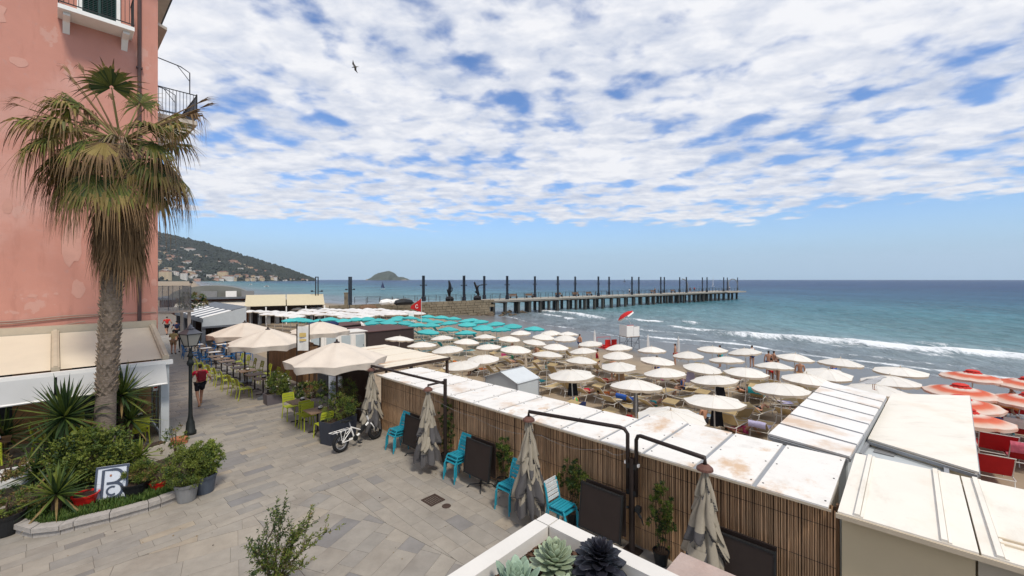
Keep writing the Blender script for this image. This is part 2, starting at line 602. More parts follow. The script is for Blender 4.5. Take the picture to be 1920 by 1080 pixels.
# ------------------------------------------------------------------ sea with breakers
def sea_material():
    m = bpy.data.materials.new('sea_water')
    m.use_nodes = True
    nt = m.node_tree
    nt.nodes.clear()
    lk = nt.links.new
    N = nt.nodes.new
    geo = N('ShaderNodeNewGeometry')
    dep = N('ShaderNodeAttribute'); dep.attribute_name = 'off'
    foam = N('ShaderNodeAttribute'); foam.attribute_name = 'foam'
    ra = N('ShaderNodeValToRGB')
    mr_ = N('ShaderNodeMapRange')
    mr_.inputs[1].default_value = 0; mr_.inputs[2].default_value = 500
    lk(dep.outputs['Fac'], mr_.inputs[0]); 
    pw = N('ShaderNodeMath'); pw.operation = 'POWER'; pw.inputs[1].default_value = 0.5
    lk(mr_.outputs[0], pw.inputs[0]); lk(pw.outputs[0], ra.inputs[0])
    el = ra.color_ramp.elements
    while len(el) < 6:
        el.new(0.5)
    for k, (p, c) in enumerate(((0.0, (0.175, 0.19, 0.205)), (0.16, (0.165, 0.21, 0.23)), (0.24, (0.115, 0.21, 0.23)), (0.38, (0.065, 0.17, 0.205)),
                                (0.6, (0.03, 0.09, 0.16)), (1.0, (0.018, 0.05, 0.13)))):
        el[k].position = p; el[k].color = (*c, 1)
    mpn = N('ShaderNodeMapping')
    mpn.inputs['Rotation'].default_value = (0, 0, -math.atan2(0.6, 0.8))
    mpn.inputs['Scale'].default_value = (1.0, 0.38, 1)
    lk(geo.outputs['Position'], mpn.inputs[0])

    def nz(scale, det, rough=0.6, dist=0.0):
        n = N('ShaderNodeTexNoise')
        n.inputs['Scale'].default_value = scale; n.inputs['Detail'].default_value = det
        n.inputs['Roughness'].default_value = rough; n.inputs['Distortion'].default_value = dist
        lk(mpn.outputs[0], n.inputs['Vector'])
        return n.outputs['Fac']

    def mth(op, a, b=None, cl=False):
        n = N('ShaderNodeMath'); n.operation = op; n.use_clamp = cl
        for i, x in enumerate((a, b)):
            if x is None: continue
            if isinstance(x, (int, float)): n.inputs[i].default_value = x
            else: lk(x, n.inputs[i])
        return n.outputs[0]
    h = mth('ADD', mth('MULTIPLY', nz(0.55, 5, 0.62, 0.4), 0.75), mth('MULTIPLY', nz(0.09, 4, 0.6), 1.3))
    bp = N('ShaderNodeBump'); bp.inputs['Strength'].default_value = 1.0; bp.inputs['Distance'].default_value = 1.1
    lk(h, bp.inputs['Height'])
    # noise puts the light and shade of wave ridges into the water colour
    tint = N('ShaderNodeMapRange')
    for i, v in ((1, 0.33), (2, 0.68), (3, 0.55), (4, 1.45)):
        tint.inputs[i].default_value = v
    lk(mth('ADD', mth('MULTIPLY', nz(0.75, 6, 0.72, 0.3), 0.65), mth('MULTIPLY', nz(0.03, 3), 0.35)), tint.inputs[0])
    sc_ = N('ShaderNodeVectorMath'); sc_.operation = 'SCALE'
    lk(ra.outputs[0], sc_.inputs[0]); lk(tint.outputs[0], sc_.inputs['Scale'])
    df = N('ShaderNodeBsdfDiffuse')
    lk(sc_.outputs[0], df.inputs[0]); lk(bp.outputs[0], df.inputs['Normal'])
    gl = N('ShaderNodeBsdfGlossy'); gl.inputs['Roughness'].default_value = 0.12
    lk(bp.outputs[0], gl.inputs['Normal'])
    fr = N('ShaderNodeFresnel'); fr.inputs[0].default_value = 1.33
    lk(bp.outputs[0], fr.inputs['Normal'])
    fac = mth('MINIMUM', mth('MULTIPLY', fr.outputs[0], 0.70), 0.30)
    ms = N('ShaderNodeMixShader')
    lk(fac, ms.inputs[0]); lk(df.outputs[0], ms.inputs[1]); lk(gl.outputs[0], ms.inputs[2])
    fd = N('ShaderNodeBsdfDiffuse'); fd.inputs[0].default_value = (0.74, 0.76, 0.77, 1)
    fn = mth('ADD', mth('MULTIPLY', nz(1.6, 7, 0.78, 1.2), 2.1), mth('MULTIPLY', nz(0.35, 4, 0.65, 0.8), 1.4))
    ff = N('ShaderNodeMapRange'); ff.interpolation_type = 'SMOOTHSTEP'
    for i, v in ((1, 0.40), (2, 1.0), (3, 0), (4, 0.95)):
        ff.inputs[i].default_value = v
    lk(mth('ADD', foam.outputs['Fac'], mth('SUBTRACT', fn, 1.80)), ff.inputs[0])
    fm = mth('MULTIPLY', ff.outputs[0], mth('MULTIPLY', foam.outputs['Fac'], 4.0, True), True)
    ms2 = N('ShaderNodeMixShader')
    lk(fm, ms2.inputs[0]); lk(ms.outputs[0], ms2.inputs[1]); lk(fd.outputs[0], ms2.inputs[2])
    o = N('ShaderNodeOutputMaterial')
    lk(ms2.outputs[0], o.inputs[0])
    return m


rad = [16.0]
while rad[-1] < 260:
    rad.append(rad[-1] * 1.0062)
while rad[-1] < 9000:
    rad.append(rad[-1] * 1.16)
rad = np.array(rad)
ang = np.radians(np.concatenate([np.arange(-88, -46, 3.0), np.linspace(-46, 60, 470), np.arange(63, 100, 3.0)]))
RR, AN = np.meshgrid(rad, ang, indexing='ij')
X = RR * np.sin(AN); Y = RR * np.cos(AN)
T = X * NS.x + Y * NS.y; A = X * US.x + Y * US.y
off = T - np.vectorize(shore_t)(A)
near = np.clip((240 - RR) / 120, 0, 1)


def bell(d, w):
    return np.exp(-(d / w) ** 2)


wob = (fbm(A * 0.09 + 3, T * 0.02) - 0.5) * 7
wob2 = (fbm(A * 0.22 + 11, T * 0.03) - 0.5) * 4
foam = np.zeros_like(X); hz = np.zeros_like(X)


def breaker(toff, a0, a1, wid, amp, hgt, w_=None, soft=5.0):
    """a breaking crest: steep face on the landward side, a tail of spent foam seaward"""
    global foam, hz
    d = off - toff - (wob if w_ is None else w_)
    m = np.clip((A - a0) / soft, 0, 1) * np.clip((a1 - A) / soft, 0, 1)
    prof = np.where(d < 0, bell(d, wid * 0.45), bell(d, wid * 1.5))
    foam = np.maximum(foam, amp * prof * m)
    hz += hgt * m * np.where(d < 0, bell(d, 0.7), bell(d, 2.4))


breaker(14.5, -60, 31, 3.4, 1.0, 0.55)
breaker(20.5, -60, 14, 2.0, 0.50, 0.3, wob2 + wob * .5)
breaker(11.5, -30, 20, 1.2, 0.5, 0.15, wob2)
breaker(15.8, 24, 40, 1.8, 0.85, 0.36, wob * 0.8)
breaker(21.5, 33, 42, 1.8, 0.95, 0.40, wob * 0.6)
breaker(18.5, 38, 52, 1.5, 0.85, 0.34, wob2)
breaker(15.0, 46, 76, 2.0, 0.92, 0.36, wob * 0.5)
breaker(9.5, 50, 70, 1.2, 0.75, 0.22, wob2)
breaker(8.0, 24, 48, 1.0, 0.66, 0.16, wob2)
breaker(2.6, -30, 36, 0.8, 0.80, 0.12, wob2 * 0.5)
breaker(0.3, -60, 90, 0.5, 0.62, 0.03, wob2 * 0.2)
breaker(5.6, 0, 28, 0.8, 0.55, 0.16, wob2 * 0.7)
hz += 0.55 * near * np.clip(off / 20, 0, 1) * (fbm(T * 0.16 + 5, A * 0.035, 3) - 0.5) * 1.6
hz += 0.22 * near * np.clip(off / 6, 0.1, 1) * (fbm(T * 0.55, A * 0.2, 3) - 0.5) * 1.6
hz += 0.05 * np.clip((110 - RR) / 40, 0, 1) * (fbm(T * 1.9, A * 0.8, 2) - 0.5) * 2 * np.clip(off / 4, 0, 1)
hz *= np.clip((off + 1.5) / 3, 0, 1)
P = np.stack([X, Y, SEA + hz], -1)
grid_mesh('sea', P, sea_material(), {'foam': foam, 'off': np.maximum(off, 0)})


# ------------------------------------------------------------------ promenade and its paving
M_grout = mat('paving_joint', (0.18, 0.155, 0.13), 0.95, var=0.25, scale=6)
M_slab = mat('paving_stone', (0.3, 0.28, 0.25), 0.62, var=0.16, scale=3.2, bump=0.25, bscale=14, spec=0.25, world_pos=True,
             tone=[(0.195, 0.185, 0.178), (0.25, 0.232, 0.207), (0.29, 0.262, 0.222), (0.315, 0.28, 0.232), (0.345, 0.285, 0.21)],
             stain=(0.19, 0.16, 0.13), stain_scale=0.55, stain_amt=0.45)
add_stain(M_slab, (.15, .13, .11), .9, .35, (1, 1, 1), .5, .75)
add_stain(M_slab, (.10, .09, .08), 22, .3, (1, 1, 1), .66, .72)
poly = [(-60, -15), (0.18, -15), (0.18, 9.3), (1.6, 9.6), (1.6, 22), (2.6, 50), (7, 115), (-60, 115)]
mb = MB().prism([L(w, s)[:2] for w, s in poly], -1.7, -0.012)
prom = mb.build('promenade', M_grout, kind='structure')


def clip(polyg, a, b, c):
    """keep a*x + b*y <= c"""
    out = []
    for i in range(len(polyg)):
        p, q = polyg[i], polyg[(i + 1) % len(polyg)]
        dp, dq = a * p[0] + b * p[1] - c, a * q[0] + b * q[1] - c
        if dp <= 0:
            out.append(p)
        if dp * dq < 0:
            t = dp / (dp - dq)
            out.append((p[0] + (q[0] - p[0]) * t, p[1] + (q[1] - p[1]) * t))
    return out


tr = random.Random(21)


def courses(origin, ang_, ext_x, ext_y, rowh, lens, zone):
    """courses of slabs laid along the direction ang_ (in w,s), cut to the convex zone"""
    ca, sa = math.cos(ang_), math.sin(ang_)
    out = []
    y = ext_y[0]
    while y < ext_y[1]:
        h = rowh * tr.choice((0.8, 1.0, 1.0, 1.15))
        x = ext_x[0] - tr.random() * lens[1]
        while x < ext_x[1]:
            ln = tr.uniform(*lens)
            g = 0.0028
            q = [(x + g, y + g), (x + ln - g, y + g), (x + ln - g, y + h - g), (x + g, y + h - g)]
            q = [(origin[0] + a * ca - b * sa, origin[1] + a * sa + b * ca) for a, b in q]
            for pl_ in zone:
                q = clip(q, *pl_)
                if len(q) < 3:
                    break
            if len(q) >= 3:
                out.append(q)
            x += ln
        y += h
    return out


tiles = []
G = 0.004
# upper stretch: courses across the promenade
tiles += courses((0, 0), R(2), (-11, 1.5), (6.0, 46), 0.27, (0.35, 0.95),
                 [(0, -1, -6.4 - G), (0, 1, 45), (1, 0, 0.10), (-1, 0, 9.0)])
# strip along the reed fence: courses along it
tiles += courses((0, 0), R(88), (-5, 8), (-1, 4.2), 0.30, (0.35, 0.8),
                 [(0, 1, 6.4 - G), (0, -1, 3.6), (1, 0, 0.10), (-1, -0.12, 2.35 - G)])
# big oblique slabs at the foot of the terrace
tiles += courses((-2, 0), R(24), (-13, 7), (-9, 12), 0.42, (0.4, 1.05),
                 [(0, 1, 6.4 - G), (0, -1, 3.6), (1, 0.12, -2.35 - G), (-1, 0, 4.6 - G)])
tiles += courses((-2, 0), R(-14), (-13, 7), (-12, 12), 0.50, (0.5, 1.0),
                 [(0, 1, 6.4 - G), (0, -1, 1.6), (1, 0, -4.6 - G), (-1, 0, 12)])


def tile_mb(mb_, q, dz, tone, tones):
    n = len(q)
    pts = [L(a, b) for a, b in q]
    z = dz
    top = [(p.x, p.y, z + tr.uniform(-.0008, .0008)) for p in pts]
    bot = [(p.x, p.y, -0.0125) for p in pts]
    fs = [tuple(range(n))] + [(k, n + k, n + (k + 1) % n, (k + 1) % n) for k in range(n)]
    mb_.add(top + bot, fs)
    tones += [tone] * len(fs)


def tile_tone(q):
    c0 = sum(a for a, b in q) / len(q); c1 = sum(b for a, b in q) / len(q)
    warm = 0.10 * math.sin(c0 * 0.9 + 1) + 0.06 * math.sin(c1 * 1.3)
    k = tr.random()
    t = tr.uniform(0.05, 0.32) if k < 0.15 else (tr.uniform(0.78, 0.95) if k > 0.96 else tr.uniform(0.40, 0.74))
    return min(1, max(0, t + warm * 0.5))


scored = []
for q in tiles:
    cxy = L(sum(a for a, b in q) / len(q), sum(b for a, b in q) / len(q))
    px = 960 + 800 * cxy.x / max(cxy.y, .1); py = 524 + 800 * 5 / max(cxy.y, .1)
    ar = 0.5 * abs(sum(q[i][0] * q[(i + 1) % len(q)][1] - q[(i + 1) % len(q)][0] * q[i][1] for i in range(len(q))))
    if ar < 0.004:
        continue
    vis = cxy.y > 2 and -40 < px < 1250 and py < 1110
    scored.append((-(ar / max(cxy.y, 1) ** 3 if vis else 0), q))
scored.sort(key=lambda x: x[0])
rest = MB(); rt = []
for k, (scv, q) in enumerate(scored):
    if k < 298:
        b1 = MB(); t1 = []
        tile_mb(b1, q, tr.uniform(-0.0015, 0.0015), tile_tone(q), t1)
        b1.build('paving_slab', M_slab, prom, tones=t1)
    else:
        tile_mb(rest, q, tr.uniform(-0.0015, 0.0015), tile_tone(q), rt)
rest.build('paving_slab', M_slab, prom, tones=rt, kind='stuff')
# drain covers
gm = mat('rusty_iron_cover', (0.07, 0.045, 0.035), 0.8, metal=0.3, var=0.3, scale=20)
for i, (px, py, sx, lab) in enumerate(((812, 938, 0.36, 'square rusty drain grate set in the paving by the blue chairs'),
                                       (822, 944, 0.16, 'small round iron cap in the paving just below the square grate'))):
    p = at(px, py, 0)
    if i == 0:
        t0 = thing('drain_grate', lab, 'drain', (p.x, p.y, 0.006), TH)
        b1 = MB()
        for a in (-1, 1):
            b1.box(a * sx / 2, 0, 0.004, 0.03, sx + .03, 0.012); b1.box(0, a * sx / 2, 0.004, sx - .032, 0.03, 0.012)
        b1.build('frame', gm, t0)
        for k in range(7):
            MB().box(-sx / 2 + (k + .5) * sx / 7, 0, 0.002, 0.03, sx - .034, 0.01).build('bar', gm, t0)
    else:
        c = MB().lathe([(0, 0.008), (0.09, 0.008), (0.10, 0.0)], 14).build('manhole_cap', gm, None, loc=(*L(ws(p)[0] + .05, ws(p)[1] - .22)[:2], 0.006))
        tag(c, lab, 'drain')

# ------------------------------------------------------------------ hills along the bay, islet
M_hill = mat('wooded_hillside', (0.034, 0.040, 0.028), 0.95, var=0.45, scale=0.02, world_pos=True, stain=(0.10, 0.075, 0.05), stain_scale=0.012, stain_amt=0.4)
M_rock = mat('pale_rock', (0.26, 0.22, 0.17), 0.95, var=0.3, scale=0.05, world_pos=True)
ridge_px = [(-260, 350), (0, 372), (180, 400), (297, 437), (330, 444), (380, 455), (420, 469), (470, 484), (520, 500), (545, 507), (560, 512), (580, 520), (592, 524.6)]


def ridge_y(px):
    for (a, ya), (b, yb) in zip(ridge_px, ridge_px[1:]):
        if px <= b:
            return ya + (yb - ya) * (px - a) / (b - a)
    return 525


def hill_front(k):                                          # distance of the coast along the bearing k = X / Y
    px = 960 + 800 * k
    return 1480 + max(0, (px - 297)) * 1.6


def hill_point(k, r):
    px = 960 + 800 * k
    z0 = hill_front(k)
    depth = 900 * max(0.12, min(1, (600 - px) / 300))
    Zd = z0 + depth * r
    top = (524 - ridge_y(px)) * (z0 + depth) / 800 + 5
    g = r ** 0.85
    n = (float(fbm(np.array([k * 22.0]), np.array([r * 5.0]), 3)[0]) - 0.5)
    h = SEA - 0.6 + (top - SEA) * g + n * 26 * math.sin(min(1, r) * PI) * min(1, (600 - px) / 250)
    return Vector((k * Zd, Zd, h))


ks = np.linspace(-1.55, -0.4605, 150); rs = np.concatenate([np.linspace(0, 1, 36), [1.15, 1.5]])
Pm = np.zeros((len(ks), len(rs), 3))
for i, k in enumerate(ks):
    for j, r in enumerate(rs):
        if r <= 1:
            Pm[i, j] = hill_point(k, r)
        else:
            q = hill_point(k, 1.0)
            Pm[i, j] = (k * (q.y + 500 * (r - 1)), q.y + 500 * (r - 1), SEA - 1 + (q.z - SEA) * (0.85 if r < 1.2 else 0.0))
grid_mesh('hills', Pm, M_hill)

# trees of the far woods: one mass
M_wood_far = mat('far_tree_crowns', (0.030, 0.037, 0.027), 0.95, var=0.5, scale=0.05, world_pos=True)
ico = [(0, 0, 1), (.9, 0, .35), (.28, .85, .35), (-.72, .53, .35), (-.72, -.53, .35), (.28, -.85, .35), (.6, .45, -.3), (-.3, .7, -.3), (-.8, 0, -.3), (-.3, -.7, -.3), (.6, -.45, -.3)]
icf = [(0, 1, 2), (0, 2, 3), (0, 3, 4), (0, 4, 5), (0, 5, 1), (1, 6, 2), (2, 7, 3), (3, 8, 4), (4, 9, 5), (5, 10, 1), (2, 6, 7), (3, 7, 8), (4, 8, 9), (5, 9, 10), (1, 10, 6)]
fr_ = random.Random(3)
wood = MB()
house_sites = []
for _ in range(7000):
    k = fr_.uniform(-0.86, -0.463); r = fr_.random() ** 0.9
    if r < 0.10 and fr_.random() < 0.75:
        continue
    p = hill_point(k, min(1, r))
    q = fr_.uniform(3.0, 8.5)
    if (960 + 800 * k) > 545:
        q *= 0.6
    vs = [(p.x + a * q * fr_.uniform(.7, 1.3), p.y + b * q * fr_.uniform(.7, 1.3), p.z + q * .5 + c * q * fr_.uniform(.7, 1.3)) for a, b, c in ico]
    wood.add(vs, icf)
o = wood.build('far_woods', M_wood_far, kind='stuff')
o['label'] = 'dark green woods covering the hillside beyond the bay'

isl_px = [(690, 524.4), (694, 521), (700, 518), (706, 513), (712, 510.5), (720, 509), (727, 507.3), (733, 508), (738, 511), (742, 516), (748, 518.5), (756, 518.7), (762, 521), (768, 524.4)]
ZI = 3600.0
Pm = np.zeros((len(isl_px) * 4 - 3, 13, 3))
for i in range(Pm.shape[0]):
    fi = i / 4; i0 = min(int(fi), len(isl_px) - 2); u_ = fi - i0
    px = isl_px[i0][0] * (1 - u_) + isl_px[i0 + 1][0] * u_
    py = isl_px[i0][1] * (1 - u_) + isl_px[i0 + 1][1] * u_
    top = (524.4 - py) * ZI / 800
    hw = 60 + top * 2.5
    for j in range(13):
        y = (j / 12 - .5) * 2
        h = max(0, 1 - abs(y) ** 1.7)
        Pm[i, j] = ((px - 960) / 800 * ZI, ZI + y * hw, SEA - 1.5 + (top + 2) * h + (fr_.random() - .5) * 5 * h)
isl = grid_mesh('islet', Pm, mat('islet_scrub', (0.062, 0.075, 0.055), 0.95, var=0.4, scale=0.02, world_pos=True), smooth=False)
rockb = MB()
for i in range(60):
    px = fr_.uniform(693, 765)
    Zr = ZI - 70 - fr_.random() * 40
    q = fr_.uniform(4, 10)
    vs = [((px - 960) / 800 * ZI + a * q * 1.6, Zr + b * q, SEA + c * q * fr_.uniform(.5, 1.4)) for a, b, c in ico]
    rockb.add(vs, icf)
rockb.build('islet_rocks', M_rock, isl, kind='stuff')

# ------------------------------------------------------------------ houses on the hillside
hr = random.Random(12)
WALLS = [mat('house_wall_white', (0.62, 0.58, 0.52), 0.8, var=0.1, scale=.3), mat('house_wall_cream', (0.55, 0.43, 0.27), 0.8, var=0.1, scale=.3),
         mat('house_wall_pink', (0.50, 0.30, 0.22), 0.8, var=0.1, scale=.3), mat('house_wall_grey', (0.40, 0.38, 0.36), 0.8, var=0.1, scale=.3)]
WNAME = ['white', 'cream', 'salmon pink', 'pale grey']
M_roof_far = mat('far_tile_roof', (0.20, 0.10, 0.065), 0.9, var=0.3, scale=.5)
M_win_far = mat('far_window', (0.03, 0.035, 0.04), 0.3)


def far_house(p, face, wx, wy, h, ci, label, group=None, flat=False):
    t0 = thing('house', label, 'house', p, face, group)
    MB().box(0, 0, h / 2 - 3, wx, wy, h + 6).build('wall', WALLS[ci], t0)
    if flat:
        MB().box(0, 0, h + .25, wx + .6, wy + .6, .5).build('roof', WALLS[0], t0)
    else:
        e, g = .5, h + min(wx, wy) * .22
        a, b = wx / 2 + e, wy / 2 + e
        MB().add([(-a, -b, h), (a, -b, h), (a, b, h), (-a, b, h), (-a * .45, 0, g), (a * .45, 0, g)],
                 [(0, 1, 5, 4), (1, 2, 5), (2, 3, 4, 5), (3, 0, 4), (3, 2, 1, 0)]).build('roof', M_roof_far, t0)
    nf = max(1, int(h / 3)); nw = max(2, int(wx / 4.0))
    for f in range(nf):
        for k in range(nw):
            MB().box(-wx / 2 + (k + .5) * wx / nw, -wy / 2 - .03, 1.7 + f * 3, 1.3, .14, 1.7).build('window', M_win_far, t0)
    return t0


# big ones that can be picked out: px, r on the slope, width, height, colour, label
BIG = [(356, .60, 42, 13, 0, 'long white villa high on the wooded slope'), (341, .63, 16, 9, 0, 'small white house left of the long white villa on the slope'),
       (371, .47, 15, 14, 0, 'narrow white house below the long white villa'), (437, .50, 34, 13, 2, 'salmon pink villa alone on the mid slope'),
       (448, .44, 20, 8, 1, 'low cream wing right below the pink villa'), (310, .02, 34, 26, 1, 'tall cream block by the water at the building edge'),
       (338, .15, 26, 10, 2, 'low pink house above the waterfront'), (345, .02, 20, 22, 0, 'white apartment block on the waterfront left of the beach lamps'),
       (418, .06, 34, 24, 1, 'big cream house with broad front near the shore'), (428, .02, 40, 15, 0, 'white terraced block right of the big cream house'),
       (410, .42, 20, 8, 0, 'white house left of the pink villa'), (320, .35, 30, 9, 2, 'pinkish house half way up beside the building edge'),
       (352, .27, 26, 9, 0, 'white house with low roof in the middle of the slope'), (335, .33, 22, 8, 0, 'white house above the low pink house'),
       (304, .55, 30, 8, 0, 'white house highest beside the palm crown'), (326, .52, 18, 8, 0, 'white house on the upper slope under the palm fronds')]
for px, r, wx, h, ci, lab in BIG:
    k = (px - 960) / 800
    p = hill_point(k, r)
    far_house(p, hr.uniform(-.2, .5), wx, wx * .45, h, ci, lab)
for i in range(104):
    if i < 62:                                              # along the shore
        px = hr.uniform(298, 575); r = hr.uniform(0.0, 0.13)
    else:
        px = 297 + 230 * hr.random() ** 1.5; r = hr.uniform(0.13, 0.5)
    if px > 500 and r > .2:
        r *= .3
    k = (px - 960) / 800
    p = hill_point(k, r)
    ci = hr.choice((0, 0, 0, 1, 1, 2, 3))
    big = 1.0 if px < 520 else 0.6
    shore = r < .13
    far_house(p, hr.uniform(-.3, .6), hr.uniform(11, 22) * big, hr.uniform(8, 12) * big, hr.choice((6, 9, 9, 12)) * big, ci,
              f'{WNAME[ci]} house among many ' + ('along the far waterfront' if shore else 'scattered on the wooded slope'),
              f'{WNAME[ci]} houses ' + ('along the far shore' if shore else 'scattered on the hillside'), flat=hr.random() < .35)

# ================================================================== PINK HOUSE AND ITS VERANDA
M_pink = mat('salmon_render', (0.54, 0.25, 0.19), 0.85, var=0.10, scale=0.7, bump=0.25, bscale=3, stain=(0.60, 0.33, 0.27), stain_scale=0.42, stain_amt=0.85)
add_stain(M_pink, (.40, .17, .125), 1.6, .45, (1.6, 1.6, .28), .52, .72)
add_stain(M_pink, (.58, .36, .30), 0.9, .5, (1, 1, .8), .62, .645, (3, 1, 7))
add_stain(M_pink, (.46, .28, .25), 5, .35, (1, 1, 1), .58, .66)
M_patch = mat('repaired_render', (0.58, 0.31, 0.245), 0.9, var=0.08, scale=3)
M_ochre = mat('ochre_wall', (0.30, 0.17, 0.08), 0.8, var=0.2, scale=2)
M_shut = mat('green_shutter', (0.02, 0.055, 0.05), 0.5, var=0.15)
M_pipe = mat('brown_pipe', (0.085, 0.05, 0.045), 0.5, var=0.15)
M_stone = mat('pale_stone', (0.50, 0.45, 0.38), 0.85, var=0.12, scale=5, bump=0.2)
M_cable = mat('pale_cable', (0.35, 0.26, 0.2), 0.7)
house = thing('pink_building', 'tall salmon pink house with patched render and a balcony high on its wall', 'building', L(-4.93, 16.0), TH)
MB().box(-7, 6, 8.2, 14, 12, 16.4).build('wall', M_pink, house)
MB().box(-6.6, 5.6, 16.55, 14.6, 13.0, 0.3).build('roof_slab', M_stone, house)
ev = MB()
ev.slab([(-13.5, -.9, 16.75), (0.72, -.9, 16.75), (0.72, 12.2, 16.75), (-13.5, 12.2, 16.75)], 0.1)
ev.build('eaves', M_darkwood, house)
gut = MB().tube([(0.78, -.9, 16.72), (0.78, 12.2, 16.72)], 0.07, 8)
gut.build('gutter', M_iron, house)
MB().tube([(-.51, -.07, 3.45), (-.51, -.07, 16.4)], 0.055, 8).build('downpipe', M_pipe, house)
for z in (5.2, 7.6, 10.0, 12.4):
    MB().box(-.51, -.06, z, .17, .13, .05).build('pipe_bracket', M_pipe, house)
hp = random.Random(4)


def wall_patch(cx_, cz_, w_, h_):
    n = 14
    pts = []
    for k in range(n):
        a = 2 * PI * k / n
        rr_ = hp.uniform(.75, 1.1)
        pts.append((cx_ + math.cos(a) * w_ / 2 * rr_, cz_ + math.sin(a) * h_ / 2 * rr_))
    m = MB()
    m.add([(x, -.0075, z) for x, z in pts] + [(x, .01, z) for x, z in pts], [tuple(range(n))] + [(k, (k + 1) % n, n + (k + 1) % n, n + k) for k in range(n)])
    m.build('render_patch', M_patch, house)


for a in ((-3.25, 11.6, .42, .35), (-2.15, 6.2, .5, 1.6), (-2.0, 4.7, .35, .6), (-3.0, 4.5, .25, .14), (-2.5, 4.55, .12, .1), (-.1, 4.9, .16, .3), (-.38, 4.25, .2, .18),
          (-.12, 3.75, .22, .6), (-3.9, 12.9, .8, .9), (-1.6, 8.3, .3, .3), (-3.5, 7.2, .2, .5)):
    wall_patch(*a)
for pts in ([(-9, -.04, 3.72), (-3.3, -.04, 3.75), (-2.3, -.05, 3.84), (-.05, -.04, 3.83)], [(-9, -.04, 3.65), (-3.4, -.05, 3.68), (-2.2, -.04, 3.77), (-1.2, -.04, 3.80)],
            [(-9, -.05, 3.35), (-3.0, -.05, 3.40), (-1.95, -.06, 3.62), (-1.85, -.06, 3.63)]):
    MB().tube(pts, 0.018, 6).build('cable', M_cable, house)
bal = MB().slab([(-2.47, -.82, 13.42), (-.71, -.82, 13.42), (-.71, -.005, 13.42), (-2.47, -.005, 13.42)], 0.13).build('balcony', M_whitepaint, house)
for x in (-2.28, -.9):
    m = MB()
    m.prism([(0, 0), (0.62, 0), (0.66, .10), (.30, .16), (0.0, .42)], -.08, .08)
    m.v = [(x + c, -.005 - a, 13.285 - b) for a, b, c in m.v]
    m.build('bracket', M_whitepaint, bal)
m = MB()
m.box(-1.59, -.80, 14.42, 1.76, .04, .03)
m.box(-1.59, -.80, 13.50, 1.76, .03, .025)
for x in (-2.45, -.73):
    m.box(x, -.40, 14.42, .03, .76, .03); m.box(x, -.40, 13.5, .025, .76, .025)
for k in range(17):
    m.box(-2.45 + k * .1075, -.80, 13.96, .014, .014, .90)
for k in range(1, 7):
    for x in (-2.45, -.73):
        m.box(x, -.80 + k * .11, 13.96, .014, .014, .90)
m.build('railing', M_iron, bal)
fr = MB()
for x in (-1.98, -1.05):
    fr.box(x, -.03, 14.6, .12, .09, 2.36)
fr.box(-1.515, -.03, 15.85, 1.05, .09, .14)
fr.build('door_frame', M_whitepaint, house)
for x in (-1.72, -1.31):
    sh_ = MB()
    for dx in (-.19, .19):
        sh_.box(x + dx, -.045, 14.6, .03, .05, 2.3)
    for z in (13.47, 14.55, 15.73):
        sh_.box(x, -.045, z, .35, .05, .07)
    so = sh_.build('shutter', M_shut, house)
    for k in range(36):
        z = 13.54 + k * .0605
        if abs(z - 14.55) < .05:
            continue
        MB().add([(x - .175, -.065, z), (x + .175, -.065, z), (x + .175, -.025, z + .045), (x - .175, -.025, z + .045),
                  (x - .175, -.060, z - .004), (x + .175, -.060, z - .004), (x + .175, -.020, z + .041), (x - .175, -.020, z + .041)],
                 [(0, 1, 2, 3), (7, 6, 5, 4), (0, 4, 5, 1), (2, 6, 7, 3)]).build('slat', M_shut, so)
    MB().box(x, -.012, 14.6, .37, .02, 2.2).build('lining', M_iron, so)
# balcony on the far side wall
sb = MB().slab([(0.005, 1.5, 11.45), (1.45, 1.5, 11.45), (1.45, 4.6, 11.45), (0.005, 4.6, 11.45)], 0.16).build('side_balcony', M_stone, house)
m = MB()
m.prism([(0, 0), (1.3, 0), (1.25, .22), (.75, .55), (.4, 1.25), (0, 1.5)], -.14, .14)
mv = list(m.v)
for y in (1.75, 4.3):
    m = MB().prism([(0, 0), (1.3, 0), (1.25, .22), (.75, .55), (.4, 1.25), (0, 1.5)], -.14, .14)
    m.v = [(0.004 + a, y + c, 11.285 - b) for a, b, c in m.v]
    m.build('bracket', M_stone, sb)
m = MB()
for y in (1.53, 4.57):
    m.box(.73, y, 12.5, 1.42, .03, .03); m.box(.73, y, 11.6, 1.42, .025, .025)
    for k in range(1, 13):
        m.box(k * .11, y, 12.05, .016, .016, .88)
for z in (12.5, 11.6):
    m.box(1.43, 3.05, z, .03, 3.01, .03)
for k in range(1, 27):
    m.box(1.43, 1.53 + k * .1127, 12.05, .016, .016, .88)
for y in (1.53, 4.57):
    m.box(1.43, y, 12.05, .04, .04, 1.0)
    m.tube([(1.2, y, 12.5), (1.2, y, 13.35), (.9, y, 13.5), (.02, y, 13.62)], .02, 5)
    m.tube([(1.2, y, 13.0), (1.05, y, 13.2), (.8, y, 13.5)], .014, 5)
m.build('railing', M_iron, sb)
MB().slab([(0.005, .4, 14.45), (.32, .4, 14.35), (.32, 5, 14.35), (0.005, 5, 14.45)], .1).build('string_course', M_stone, house)
# ground floor front under the veranda
m = MB().box(-4.6, -.02, 1.5, 9.0, .045, 3.0)
gf = m.build('shopfront', M_ochre, house)
for x, w_ in ((-1.5, 1.3), (-4.2, 1.6), (-7, 1.6)):
    MB().box(x, -.05, 1.15, w_, .03, 2.2).build('shop_window', M_iron, gf)

